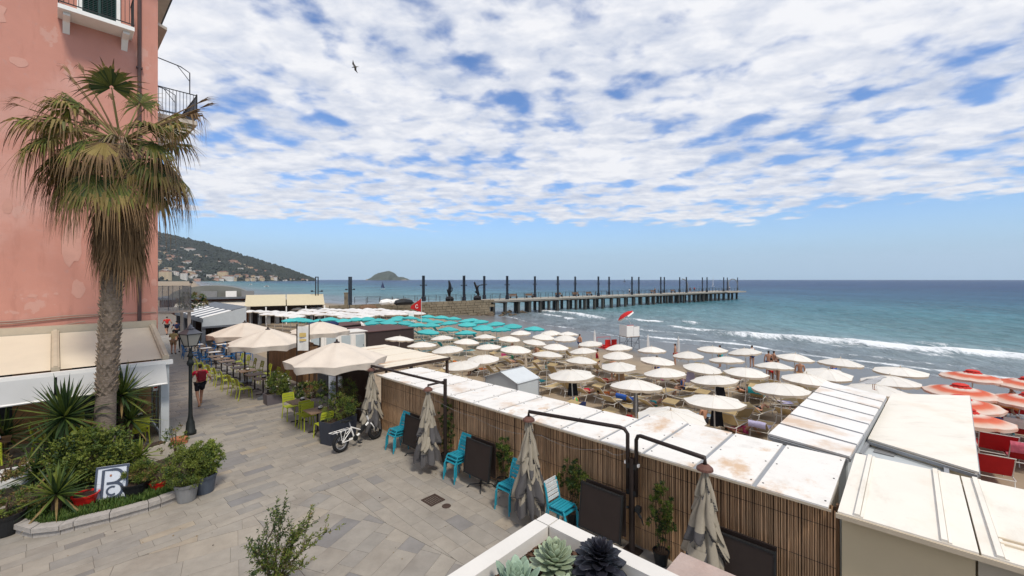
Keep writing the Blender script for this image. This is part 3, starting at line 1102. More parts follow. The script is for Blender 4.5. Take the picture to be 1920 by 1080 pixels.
# ------------------------------------------------------------------ veranda awning
M_awn = mat('yellowed_awning_cloth', (0.76, 0.66, 0.51), 0.85, var=0.06, scale=1.2, trans=0.18, stain=(0.50, 0.38, 0.24), stain_scale=0.5, stain_amt=0.4)
M_awnframe = mat('beige_awning_frame', (0.50, 0.42, 0.31), 0.6, var=0.1)
M_val = mat('white_valance_cloth', (0.52, 0.52, 0.51), 0.8, var=0.05, scale=1.5, trans=0.2)
awn = thing('veranda_awning', 'cream cloth veranda awning on grey posts along the foot of the pink house', 'awning', L(-5.05, 13.0), TH)


def aw(x, f, dz=0.0):                                       # point on the awning slope
    return (x, 3.0 * f - .02, 2.50 + .86 * f + dz)


MB().box(-4.7, 2.86, 3.40, 9.5, .22, .30).build('cassette', M_awnframe, awn)
MB().box(-4.7, -.05, 2.46, 9.56, .14, .13).build('front_beam', M_whitepaint, awn)
for i, x in enumerate((-.07, -2.40, -4.75, -7.1, -9.4)):
    m = MB().beam(aw(x, .02, .05), aw(x, .92, .05), .16, .14)
    m.beam(aw(x, .02, .135), aw(x, .92, .135), .08, .03)
    m.build('rafter', M_awnframe, awn)
for x0, x1 in ((-2.31, -.16), (-4.66, -2.49), (-7.01, -4.84), (-9.31, -7.19)):
    nx, ny = 8, 6
    m = MB()
    vs = [aw(x0 + (x1 - x0) * i / nx, .03 + .88 * j / ny, -.05 * math.sin(PI * i / nx) * math.sin(PI * j / ny) + .04) for j in range(ny + 1) for i in range(nx + 1)]
    m.add(vs, [(j * (nx + 1) + i, j * (nx + 1) + i + 1, (j + 1) * (nx + 1) + i + 1, (j + 1) * (nx + 1) + i) for j in range(ny) for i in range(nx)])
    m.build('roof_cloth', M_awn, awn, smooth=True)
    m = MB()
    nx = 14
    vs = [(x0 - .06 + (x1 - x0 + .12) * i / nx, -.13 - .16 * j + .012 * math.sin(i * 1.7) * j, 2.43 - .27 * j - .006 * math.sin(i * 1.3) * j) for j in range(3) for i in range(nx + 1)]
    m.add(vs, [(j * (nx + 1) + i, j * (nx + 1) + i + 1, (j + 1) * (nx + 1) + i + 1, (j + 1) * (nx + 1) + i) for j in range(2) for i in range(nx)])
    va = m.build('valance', M_val, awn, smooth=True)
    MB().tube([(x0 - .06, -.45, 1.88), (x1 + .06, -.45, 1.88)], .03, 6).build('hem_bar', M_whitepaint, va)
MB().prism([(0, 2.2), (0, 2.45), (2.9, 3.3), (2.9, 3.1)], -.02, .02)
for x in (-.10, -2.4, -4.75):
    m = MB().box(x, .05, 1.2, .20, .16, 2.39)
    if x > -1:
        m.box(x, .30, 1.2, .20, .12, 2.39)
    m.build('post', M_palemetal if x > -1 else M_iron, awn)
m = MB()
for y in (.62, 1.5, 2.4):
    m.box(-.10, y, 1.25, .05, .05, 2.5)
m.box(-.10, 1.6, .06, .05, 2.4, .1); m.box(-.10, 1.6, 2.42, .05, 2.4, .1)
m.build('side_frame', M_palemetal, awn)
MB().box(-.10, 1.6, 1.25, .012, 2.3, 2.2).build('side_glass', mat('dusty_glass', (0.10, 0.12, 0.12), 0.12, spec=0.5), awn)
m = MB().box(-.30, .2, 1.75, .12, .02, .34)
nb = m.build('notice', M_whitepaint, awn)
MB().box(-.30, .187, 1.82, .09, .005, .10).build('red_band', M_red, nb)
MB().box(-.30, .187, 1.68, .09, .005, .05).build('red_band', M_red, nb)


# ================================================================== PLANTS
def rvec(r_):
    while True:
        v = Vector((r_.uniform(-1, 1), r_.uniform(-1, 1), r_.uniform(-1, 1)))
        if 0.05 < v.length < 1:
            return v.normalized()


def foliage(mb_, r_, c, rad3, nclump, nleaf, ls, wts=(3, 4, 2, 0), shell=0.55, wide=0.5):
    """leaf clumps through an ellipsoid, denser near its surface"""
    for _ in range(nclump):
        d = rvec(r_)
        q = shell + (1 - shell) * r_.random() ** 0.7
        cc = Vector((c[0] + d.x * rad3[0] * q, c[1] + d.y * rad3[1] * q, c[2] + d.z * rad3[2] * q))
        cr_ = min(rad3) * r_.uniform(.16, .34)
        mi = r_.choices((0, 1, 2, 3), wts)[0]
        for _ in range(nleaf):
            e = rvec(r_)
            p = cc + e * cr_ * r_.random()
            dd = (d * .6 + rvec(r_) + Vector((0, 0, .25))).normalized()
            sd_ = dd.cross(rvec(r_)).normalized()
            mb_.leaf(p, dd, sd_, ls * r_.uniform(.6, 1.3), ls * wide * r_.uniform(.7, 1.2), mi if r_.random() < .75 else r_.choice((0, 1, 2)), .2)


def shrub(name, label, loc, rad3, base_h, nclump, nleaf, ls, wts=(3, 4, 2, 0), seed=1, cat='shrub', group=None, wide=.5, shell=.55, stems=6, flowers=None):
    r_ = random.Random(seed)
    t0 = thing(name, label, cat, loc, r_.uniform(0, 6), group)
    c = (0, 0, base_h + rad3[2] * .85)
    m = MB()
    foliage(m, r_, c, rad3, nclump, nleaf, ls, wts, shell, wide)
    m.build('foliage', LEAVES, t0)
    m = MB()
    for k in range(stems):
        d = rvec(r_)
        e = (d.x * rad3[0] * .7, d.y * rad3[1] * .7, c[2] + abs(d.z) * rad3[2] * .6)
        m.tube([(d.x * .04, d.y * .04, base_h - .05), (e[0] * .4, e[1] * .4, base_h + (e[2] - base_h) * .5), e], [.018, .012, .005], 5)
    m.build('stem', M_bark, t0)
    if flowers:
        for k in range(flowers[0]):
            d = rvec(r_)
            p = (c[0] + d.x * rad3[0], c[1] + d.y * rad3[1], c[2] + d.z * rad3[2])
            f = MB()
            for j in range(6):
                a = j * PI / 3
                f.leaf(p, (math.cos(a) * .8, math.sin(a) * .8, .5), (-math.sin(a), math.cos(a), 0), flowers[1], flowers[1] * .7)
            f.build('flower', flowers[2], t0)
    return t0


def sword_plant(name, label, loc, heads, seed, cat='yucca', wts=(5, 3, 1, 0)):
    """rosettes of stiff sword leaves: heads = (offset, leaf length, count)"""
    r_ = random.Random(seed)
    t0 = thing(name, label, cat, loc)
    for hx, hy, hz, ln, n in heads:
        if hz > .25:
            MB().tube([(hx * .5, hy * .5, 0), (hx * .8, hy * .8, hz * .6), (hx, hy, hz)], [.09, .08, .07], 7).build('stem', M_bark, t0)
        m = MB()
        for k in range(n):
            az = k * 2.399 + r_.uniform(-.2, .2)
            el = R(82) - (k / n) * R(118)
            d = Vector((math.cos(az) * math.cos(el), math.sin(az) * math.cos(el), math.sin(el)))
            side = Vector((-math.sin(az), math.cos(az), 0))
            up = side.cross(d)
            l_ = ln * r_.uniform(.8, 1.1); w_ = .066 * r_.uniform(.8, 1.2) * (ln / .9) ** .5
            pts = []
            for q in (0.04, .35, .7, 1.0):
                p = Vector((hx, hy, hz)) + d * l_ * q - Vector((0, 0, 1)) * (q ** 2.2) * l_ * .16 * max(0, math.cos(el))
                pts.append((p, w_ * (0.8, 1.0, .7, .03)[len(pts)]))
            mi = r_.choices((0, 1, 2, 3), wts if k < n * .85 else (2, 2, 1, 3))[0]
            for (p, a), (q_, b) in zip(pts, pts[1:]):
                va, vb = up * a * .25, up * b * .25
                m.add([p - side * a / 2 + va, p, q_, q_ - side * b / 2 + vb], [(0, 1, 2, 3)], mi)
                m.add([p, p + side * a / 2 + va, q_ + side * b / 2 + vb, q_], [(0, 1, 2, 3)], mi)
        m.build('leaf_rosette', LEAVES, t0)
    return t0


def pot(name, label, loc, r0, r1, h, m_, soil=True, ribs=0, group=None):
    t0 = thing(name, label, 'plant pot', loc, 0, group)
    MB().lathe([(0, 0.005), (r0, 0.005), (r0 + (r1 - r0) * .8, h * .82), (r1 * 1.0, h * .84), (r1 * 1.05, h), (r1 * .93, h), (r1 * .90, h * .88), (0, h * .86)], 20).build('pot_body', m_, t0, smooth=False)
    MB().lathe([(0, h * .90), (r1 * .9, h * .885)], 16).build('soil', M_soil, t0)
    return t0


# ------------------------------------------------------------------ the palm
def palm(loc):
    r_ = random.Random(31)
    t0 = thing('palm_tree', 'shaggy fan palm with a skirt of dead brown fronds in front of the pink wall', 'palm tree', loc)
    H = 8.55
    ax = lambda z: Vector((0.44 * (z / H) ** 1.1, 0.05 * z / H, z))
    M_trunk = mat('palm_trunk', (0.19, 0.15, 0.12), 0.95, var=0.4, scale=9, bump=0.8, bscale=18, stretch=(1, 1, 2.5))
    M_boot = mat('palm_leaf_base', (0.22, 0.17, 0.125), 0.95, var=0.4, scale=12)
    zs = [0, .4, 1.0, 1.6, 2.0, 2.6, 3.5, 5, 6.5, H]
    rs_ = [.29, .245, .225, .215, .20, .205, .20, .20, .19, .17]
    MB().tube([ax(z) for z in zs], rs_, 16).build('trunk', M_trunk, t0, smooth=True)
    m = MB()
    rows = 66
    for i in range(rows):
        z = 1.95 + (H - 2.1) * i / rows
        c = ax(z)
        rad_ = .21
        for k in range(11):
            a = 2 * PI * (k + .5 * (i % 2)) / 11 + r_.uniform(-.08, .08)
            o = Vector((math.cos(a), math.sin(a), 0)); s_ = Vector((-math.sin(a), math.cos(a), 0))
            b = c + o * (rad_ - .03)
            out_ = r_.uniform(.04, .095); hh = r_.uniform(.12, .19)
            wv_ = r_.uniform(.05, .072)
            m.add([b - s_ * wv_, b + s_ * wv_, b + o * out_ * .6 + s_ * wv_ * .55 + Vector((0, 0, hh * .6)), b + o * out_ * .6 - s_ * wv_ * .55 + Vector((0, 0, hh * .6)),
                   b + o * out_ + s_ * wv_ * .2 + Vector((0, 0, hh)), b + o * out_ - s_ * wv_ * .2 + Vector((0, 0, hh)), b + Vector((0, 0, hh * .8))],
                  [(0, 1, 2, 3), (3, 2, 4, 5), (3, 5, 6), (2, 6, 4), (5, 4, 6), (0, 3, 6), (1, 6, 2)])
    m.build('leaf_base', M_boot, t0, kind='stuff')
    M_fg = mat('palm_green', (0.14, 0.15, 0.03), 0.5, var=0.35, scale=2.5, trans=0.25, rand=0.25)
    M_fd = mat('palm_dark_green', (0.05, 0.075, 0.018), 0.5, var=0.3, scale=2.5, trans=0.2, rand=0.2)
    M_fy = mat('palm_yellowing', (0.27, 0.20, 0.065), 0.6, var=0.3, scale=3, trans=0.25, rand=0.2)
    M_fb = mat('palm_dead', (0.20, 0.125, 0.062), 0.85, var=0.4, scale=3, trans=0.15, rand=0.3)
    M_fp = mat('palm_petiole', (0.20, 0.17, 0.06), 0.6, var=0.2)
    FM = [M_fg, M_fd, M_fy, M_fb, M_fp]

    def frond(az, el, pet, ln, droop, dead=0, spread=R(125), nl=40, split=.5, seed=0, hang=0.0, dz=0.0, narrow=1.0):
        q_ = random.Random(seed)
        m = MB()
        base = ax(H) + Vector((math.cos(az) * .14, math.sin(az) * .14, .25 * math.sin(el) + dz))
        d = Vector((math.cos(az) * math.cos(el), math.sin(az) * math.cos(el), math.sin(el)))
        pts = [base]
        cur = d.copy()
        n = 6
        for k in range(n):
            cur = (cur - Vector((0, 0, 1)) * hang / n).normalized()
            pts.append(pts[-1] + cur * pet / n)
        pm = 4 if dead < 2 else 3
        m.tube(pts, [.028 - .016 * k / n for k in range(n + 1)], 5, pm)
        hub = pts[-1]
        d = cur
        side = Vector((-math.sin(az), math.cos(az), 0))
        up = side.cross(d).normalized() * -1
        if up.z < 0:
            up = -up
        for k in range(nl):
            f = (k + .5) / nl * 2 - 1
            a = f * spread
            e = (d * math.cos(a) + side * math.sin(a) * narrow + up * (.12 * math.cos(a * 1.3))).normalized()
            l_ = ln * (1 - .28 * abs(f) ** 2) * q_.uniform(.85, 1.08)
            wd = l_ * spread * 2 / nl * .62
            sd_ = (e.cross(up)).normalized()
            prev = None
            tipdroop = droop * q_.uniform(.6, 1.6)
            jit = Vector((q_.uniform(-.1, .1), q_.uniform(-.1, .1), 0))
            for j, t in enumerate((.05, split, .68, .86, 1.0)):
                p = hub + e * l_ * t * (1 - .35 * tipdroop * max(0, t - split)) - Vector((0, 0, 1)) * l_ * tipdroop * max(0, t - split * .6) ** 1.6 * 1.1 + jit * max(0, t - split)
                w_ = (wd * .12, wd * .50, wd * .24, wd * .13, .002)[j]
                if dead:
                    w_ *= .75
                fold = up * w_ * .3
                if prev:
                    pp, pw_ = prev
                    if dead == 2:
                        mi = 3
                    elif dead == 1:
                        mi = 2 if j == 1 and abs(f) < .6 else 3
                    else:
                        mi = (0 if q_.random() < .6 else 1) if j == 1 else ((2 if q_.random() < .6 else 0) if j == 2 else 3)
                        if j == 2 and q_.random() < .25:
                            mi = 2
                    m.add([pp - sd_ * pw_, pp + fold * (j > 0), p + fold, p - sd_ * w_], [(0, 1, 2, 3)], mi)
                    m.add([pp + fold * (j > 0), pp + sd_ * pw_, p + sd_ * w_, p + fold], [(0, 1, 2, 3)], mi)
                prev = (p, w_)
        return m.build('frond', FM, t0)
    sd0 = 100
    # crown: upright and spreading green fans
    for az, el, pet, ln, dr in ((R(-62), R(66), 1.15, .95, .5), (R(95), R(70), 1.2, .85, .6), (R(190), R(52), 1.1, .95, .9), (R(150), R(38), 1.25, .95, .9), (R(20), R(34), 1.0, 1.0, 1.0),
                                (R(-25), R(20), 1.1, 1.0, 1.0), (R(-110), R(34), 1.0, .9, 1.0), (R(250), R(18), 1.0, .95, 1.1), (R(205), R(20), 1.35, 1.05, 1.0), (R(178), R(26), 1.3, 1.0, 1.0),
                                (R(70), R(25), 1.1, 1.0, 1.0), (R(40), R(48), 1.0, .9, .8)):
        frond(az, el, pet, ln, dr, 0, seed=sd0, hang=.3); sd0 += 1
    # fans arching over and hanging in a wide ruff
    for k in range(14):
        az = R(k * 137.5 + r_.uniform(-10, 10))
        frond(az, R(r_.uniform(5, 38)), r_.uniform(.85, 1.3), r_.uniform(.85, 1.1), r_.uniform(1.0, 1.5), 0 if r_.random() < .72 else 1, seed=sd0, hang=r_.uniform(1.0, 1.9), spread=R(100), narrow=.75); sd0 += 1
    for az, hg in ((R(185), 1.5), (R(200), 1.8), (R(170), 1.9), (R(215), 1.6), (R(5), 1.7), (R(-15), 1.6), (R(20), 1.9), (R(192), 2.2)):
        frond(az, R(20), 1.25, 1.05, 1.3, 0 if hg < 1.75 else 1, seed=sd0, hang=hg, spread=R(95), narrow=.75); sd0 += 1
    for az, hg in ((R(-78), 2.3), (R(-102), 2.6), (R(-52), 2.4), (R(-140), 2.2), (R(-10), 2.2)):
        frond(az, R(10), 1.35, 1.1, 1.2, 0, seed=sd0, hang=hg, spread=R(88), narrow=.75, dz=-.1); sd0 += 1
    # bare, wind-stripped spikes
    for az, el, pet in ((R(168), R(50), 2.0), (R(162), R(56), 2.3), (R(172), R(53), 2.2), (R(188), R(24), 2.1), (R(180), R(20), 2.0), (R(184), R(28), 2.2), (R(5), R(30), 2.0), (R(10), R(36), 1.9), (R(-4), R(24), 1.8), (R(140), R(50), 1.8)):
        frond(az, el, pet, .85, .5, 2, seed=sd0, hang=.12, spread=R(22), nl=8, narrow=.5); sd0 += 1
    for az, el in ((R(175), R(46)), (R(160), R(44)), (R(20), R(40)), (R(100), R(60))):
        frond(az, el, 1.5, .9, 1.5, 2, seed=sd0, hang=.3, spread=R(60), nl=18, narrow=.7); sd0 += 1
    # the skirt of dead leaves
    for k in range(34):
        az = R(k * 137.5)
        lev = r_.random()
        frond(az, R(-38 - 25 * lev), r_.uniform(.5, .85), r_.uniform(1.0, 1.4), 1.0, 2 if r_.random() < .85 else 1, seed=sd0, hang=2.4, spread=R(58), nl=24, narrow=.72, dz=-.2 - 1.2 * lev); sd0 += 1
    for k in range(22):
        az = R(k * 22.5 + 9)
        frond(az, R(-65), r_.uniform(.35, .6), r_.uniform(.9, 1.15), .6, 2, seed=sd0, hang=3, spread=R(36), nl=20, narrow=.5, dz=-1.2 - .45 * r_.random()); sd0 += 1
    # old flower stalks and fibre
    m = MB()
    for k in range(40):
        az = r_.uniform(0, 2 * PI)
        pts = [ax(H) + Vector((math.cos(az) * .2, math.sin(az) * .2, .1))]
        rr_ = r_.uniform(.5, 1.1)
        for t in (.4, .75, 1.0):
            pts.append(ax(H) + Vector((math.cos(az) * rr_ * t, math.sin(az) * rr_ * t, .3 * math.sin(t * 3) - 1.1 * t * t * r_.uniform(.6, 1.2))))
        m.tube(pts, [.014, .010, .006, .003], 4)
    m.build('flower_stalk', mat('palm_stalk', (0.24, 0.18, 0.12), 0.9, var=.3), t0, kind='stuff')
    return t0


PALM = Vector((-10.75, 11.2, 0))
palm(PALM)

# ------------------------------------------------------------------ planted bed with its kerb
M_kerb = mat('granite_kerb', (0.36, 0.33, 0.30), 0.85, var=0.2, scale=14, bump=0.4, bscale=50)
M_turf = mat('bed_soil', (0.05, 0.04, 0.025), 0.95, var=0.4, scale=8)
kpx = [(40, 962), (22, 985), (24, 1003), (57, 1012), (110, 1006), (137, 998), (205, 982), (279, 961), (302, 953), (340, 938), (372, 915), (385, 885)]
kpt = [Vector(at(x, y, 0.0)) for x, y in kpx]
back = [L(-5.6, 12.4), L(-9.4, 12.4)]
bed = thing('planting_bed', 'raised planting bed with a weathered granite kerb round the palm', 'flower bed', kpt[5])
org = kpt[5]
cen = sum(kpt, Vector()) / len(kpt) + Vector((-1.2, 2.0, 0))
inner = [p + (cen - p).normalized() * .22 for p in kpt]
m = MB()
m.prism([(p.x - org.x, p.y - org.y) for p in inner + back], 0.0, .16)
m.build('bed_soil', M_turf, bed)
for i in range(len(kpt) - 1):
    a, b, c, d = kpt[i], kpt[i + 1], inner[i + 1], inner[i]
    e = (b - a).normalized() * .006
    q = [(p.x - org.x, p.y - org.y) for p in (a + e, b - e, c - e, d + e)]
    low = [(x * .985 + (cen.x - org.x) * .015, y * .985 + (cen.y - org.y) * .015) for x, y in q]
    m = MB().prism(low, 0.0, .11)
    m.prism(q, .112, .20 + .004 * (i % 3))
    m.build('kerb_stone', M_kerb, bed)
gr = MB()
gr_ = random.Random(8)
inside = [(p.x - org.x, p.y - org.y) for p in inner + back]


def in_poly(x, y, pg):
    c = False
    for i in range(len(pg)):
        (x1, y1), (x2, y2) = pg[i], pg[i - 1]
        if (y1 > y) != (y2 > y) and x < (x2 - x1) * (y - y1) / (y2 - y1) + x1:
            c = not c
    return c


M_grass = mat('bed_grass', (0.055, 0.105, 0.02), 0.6, var=.4, scale=6, trans=.2)
n = 0
while n < 9000:
    i = gr_.randrange(0, 9)
    a, b = inner[i], inner[i + 1]
    t = gr_.random(); u_ = gr_.random() ** 1.5
    p = a.lerp(b, t); p = p + (cen - p).normalized() * u_ * 1.15
    x, y = p.x - org.x, p.y - org.y
    if not in_poly(x, y, inside):
        n += 1
        continue
    n += 1
    h = gr_.uniform(.05, .14) * (1.3 - u_ * .5)
    aa_ = gr_.uniform(0, 6.28)
    d = Vector((math.cos(aa_) * .45, math.sin(aa_) * .45, 1)).normalized()
    gr.leaf((x, y, .155), d, (-math.sin(aa_), math.cos(aa_), 0), h, .022, 0 if gr_.random() < .7 else 1)
g = gr.build('bed_grass', [M_grass, M_leaf_m], None, loc=org, kind='stuff')
g['label'] = 'green grass and weeds along the kerb of the planting bed'

# ------------------------------------------------------------------ plants in and round the bed
ZB = .155
ap = lambda px, py, z=ZB: Vector((*at(px, py, z)[:2], z))
sword_plant('yucca', 'big dark green yucca with long sword leaves left of the palm trunk', ap(105, 895), [(0, 0.2, 1.42, 1.08, 96), (-.35, .3, .65, .95, 60), (.3, -.2, .45, .85, 50), (-.1, -.35, .25, .7, 40)], 1)
sword_plant('yucca', 'yucca behind the palm trunk on its right, under the valance', ap(228, 850), [(0, 0, 1.62, .95, 76), (.15, .1, .9, .8, 50)], 2)
sword_plant('yucca', 'small spiky yucca beside the red pot near the kerb', ap(106, 962), [(0, 0, .40, .72, 60)], 3, wts=(3, 4, 2, 0))
sword_plant('cycad', 'light green spiky palm-like plant in the stone trough behind the shrubs', ap(262, 862, .55), [(0, 0, .1, .55, 40)], 4, cat='cycad', wts=(0, 3, 6, 1))
sword_plant('spiky_plant', 'dim spiky plant at the left picture edge under the awning', ap(8, 850), [(0, 0, .5, .9, 40)], 6, cat='yucca', wts=(6, 2, 0, 1))
shrub('shrub', 'broad yellow-green shrub growing round the palm foot', ap(172, 905), (.85, .72, .60), .15, 190, 38, .085, (1, 4, 7, 0), 11, wide=.55)
shrub('shrub', 'bright low shrub right of the palm foot', ap(232, 895), (.48, .45, .42), .1, 80, 34, .075, (1, 3, 7, 0), 12)
shrub('grass_clump', 'fine pale grassy plant in the dark pot right of the letter sign', ap(264, 900, .42), (.28, .28, .22), .0, 70, 40, .09, (1, 3, 4, 3), 13, cat='plant', wide=.18)
shrub('dry_plant', 'half dry little plant over the red pot by the kerb', ap(300, 902, .38), (.26, .26, .2), .0, 26, 28, .08, (0, 2, 3, 6), 14, cat='plant', wide=.25)
shrub('potted_shrub', 'dense yellow-green shrub in the grey pot at the kerb end', at(350, 938, .0) + Vector((0, 0, .34)), (.44, .44, .46), .05, 150, 46, .05, (1, 4, 7, 0), 15, wide=.4, shell=.4)
shrub('potted_shrub', 'light leafy shrub in the slate blue pot behind the grey pot', at(383, 922, .0) + Vector((0, 0, .36)), (.36, .36, .40), .1, 110, 40, .06, (1, 3, 8, 0), 16, wide=.5, shell=.4)
shrub('thin_shrub', 'wispy shrub behind the pots by the lamp foot', ap(330, 870), (.35, .3, .45), .2, 34, 22, .06, (2, 4, 4, 2), 17, wide=.4)
shrub('dry_plant', 'straggly brownish plant at the left end of the bed', ap(52, 955), (.4, .3, .25), .0, 40, 26, .08, (1, 2, 3, 6), 18, cat='plant', wide=.3)
shrub('dry_plant', 'dried brown plant in the white trough at the left edge', Vector((*at(12, 905, .5)[:2], .62)), (.35, .3, .25), .0, 40, 26, .07, (1, 1, 1, 7), 19, cat='plant', wide=.4)
shrub('wilted_plant', 'wilted plant in the black pot at the left edge', Vector((*at(10, 1000, .0)[:2], .34)), (.3, .3, .3), .0, 36, 28, .06, (2, 3, 2, 4), 20, cat='plant', wide=.4)
pot('plant_pot', 'light grey plastic pot standing at the end of the kerb', at(350, 938, 0), .17, .235, .40, M_pot_grey)
pot('plant_pot', 'slate blue plastic pot behind the light grey pot', at(383, 922, 0), .19, .25, .42, M_pot_slate)
pot('plant_pot', 'red pot tipped among weeds left of the letter sign', ap(160, 948), .15, .22, .26, M_red)
pot('plant_pot', 'small red pot by the kerb right of the letter sign', ap(297, 918), .12, .17, .2, M_red)
pot('plant_pot', 'wide black pot with the grassy plant in the bed', ap(255, 926), .19, .26, .28, M_iron)
pot('plant_pot', 'black pot at the left edge of the bed', at(10, 1000, 0), .22, .28, .4, M_iron)
t0 = thing('stone_trough', 'pale stone trough with earth under the spiky palm-like plant', 'planter', ap(270, 868), TH + .3)
m = MB().box(0, 0, .2, .95, .34, .4)
m.build('trough_body', M_stone, t0); MB().box(0, 0, .41, .87, .26, .03).build('soil', M_soil, t0)
t0 = thing('white_trough', 'white planter trough at the left edge before the awning', 'planter', Vector((*at(5, 925, 0)[:2], 0)), TH)
MB().box(0, 0, .3, .8, .36, .6).build('trough_body', M_whitepaint, t0); MB().box(0, 0, .605, .72, .28, .02).build('soil', M_soil, t0)

# letter sign
sg = thing('letter_sign', 'leaning white board with a grey frame and a big letter monogram', 'sign', ap(207, 938), 0.55)
sg.rotation_euler = (R(-12), 0, .42)
M_signblue = mat('sign_slate_blue', (0.06, 0.075, 0.11), 0.5, var=.15)
M_signwhite = mat('sign_white', (0.58, 0.62, 0.68), 0.5, var=.06)
MB().box(0, 0, .36, .56, .04, .72).build('board', M_signwhite, sg)
fr = MB()
for x in (-.265, .265):
    fr.box(x, -.026, .36, .035, .014, .72)
for z in (.0175, .7025):
    fr.box(0, -.026, z, .495, .014, .035)
fr.build('frame', M_signblue, sg)


def stroke(pts, w, y0=-.034, th=.012):
    m = MB()
    n = len(pts)
    vs = []
    for i, (x, z) in enumerate(pts):
        a = pts[max(0, i - 1)]; b = pts[min(n - 1, i + 1)]
        dx, dz = b[0] - a[0], b[1] - a[1]
        l_ = math.hypot(dx, dz) or 1
        nx, nz = -dz / l_ * w / 2, dx / l_ * w / 2
        vs += [(x + nx, y0, z + nz), (x - nx, y0, z - nz), (x + nx, y0 + th, z + nz), (x - nx, y0 + th, z - nz)]
    fs = []
    for i in range(n - 1):
        o = i * 4
        fs += [(o, o + 1, o + 5, o + 4), (o + 2, o + 6, o + 7, o + 3), (o, o + 4, o + 6, o + 2), (o + 1, o + 3, o + 7, o + 5)]
    fs += [(0, 2, 3, 1), (n * 4 - 4, n * 4 - 3, n * 4 - 1, n * 4 - 2)]
    return m.add(vs, fs)


def arc(cx_, cz_, rx, rz_, a0, a1, n=14):
    return [(cx_ + rx * math.cos(R(a0 + (a1 - a0) * k / n)), cz_ + rz_ * math.sin(R(a0 + (a1 - a0) * k / n))) for k in range(n + 1)]


bpts = [(-.15, .06), (-.15, .64), (0.02, .64)] + arc(.03, .50, .15, .14, 90, -90) + [(-.08, .36)]
stroke(bpts, .05).build('letter_b', M_signblue, sg)
stroke([(.0, .36)] + arc(.04, .21, .16, .15, 90, -90) + [(-.06, .06)], .05, -.036).build('letter_b', M_signblue, sg)
stroke(arc(.02, .20, .085, .085, 60, 310), .035).build('letter_c', M_signblue, sg)
MB().box(-.02, -.028, .52, .03, .014, .04).build('orange_dot', M_terracotta, sg)


# ================================================================== PEOPLE
def chain_mesh(name, joints, edges, roots, mats, parent=None, sub=1):
    """joints {key: (pos, r)} grown into one surface along the edges"""
    keys = list(joints)
    idx = {k: i for i, k in enumerate(keys)}
    me = bpy.data.meshes.new(name)
    me.from_pydata([joints[k][0] for k in keys], [(idx[a], idx[b]) for a, b in edges], [])
    o = bpy.data.objects.new(name, me)
    COL.objects.link(o)
    md = o.modifiers.new('skin', 'SKIN')
    md.use_smooth_shade = True
    md.branch_smoothing = .3
    if not me.skin_vertices:
        me.skin_vertices.new()
    sv = me.skin_vertices[0].data
    for i, k in enumerate(keys):
        r = joints[k][1]
        sv[i].radius = (r, r) if not isinstance(r, tuple) else r
        sv[i].use_root = k in roots
    s2 = o.modifiers.new('smooth', 'SUBSURF'); s2.levels = sub; s2.render_levels = sub
    me.materials.append(mats)
    if parent:
        o.parent = parent
    return o


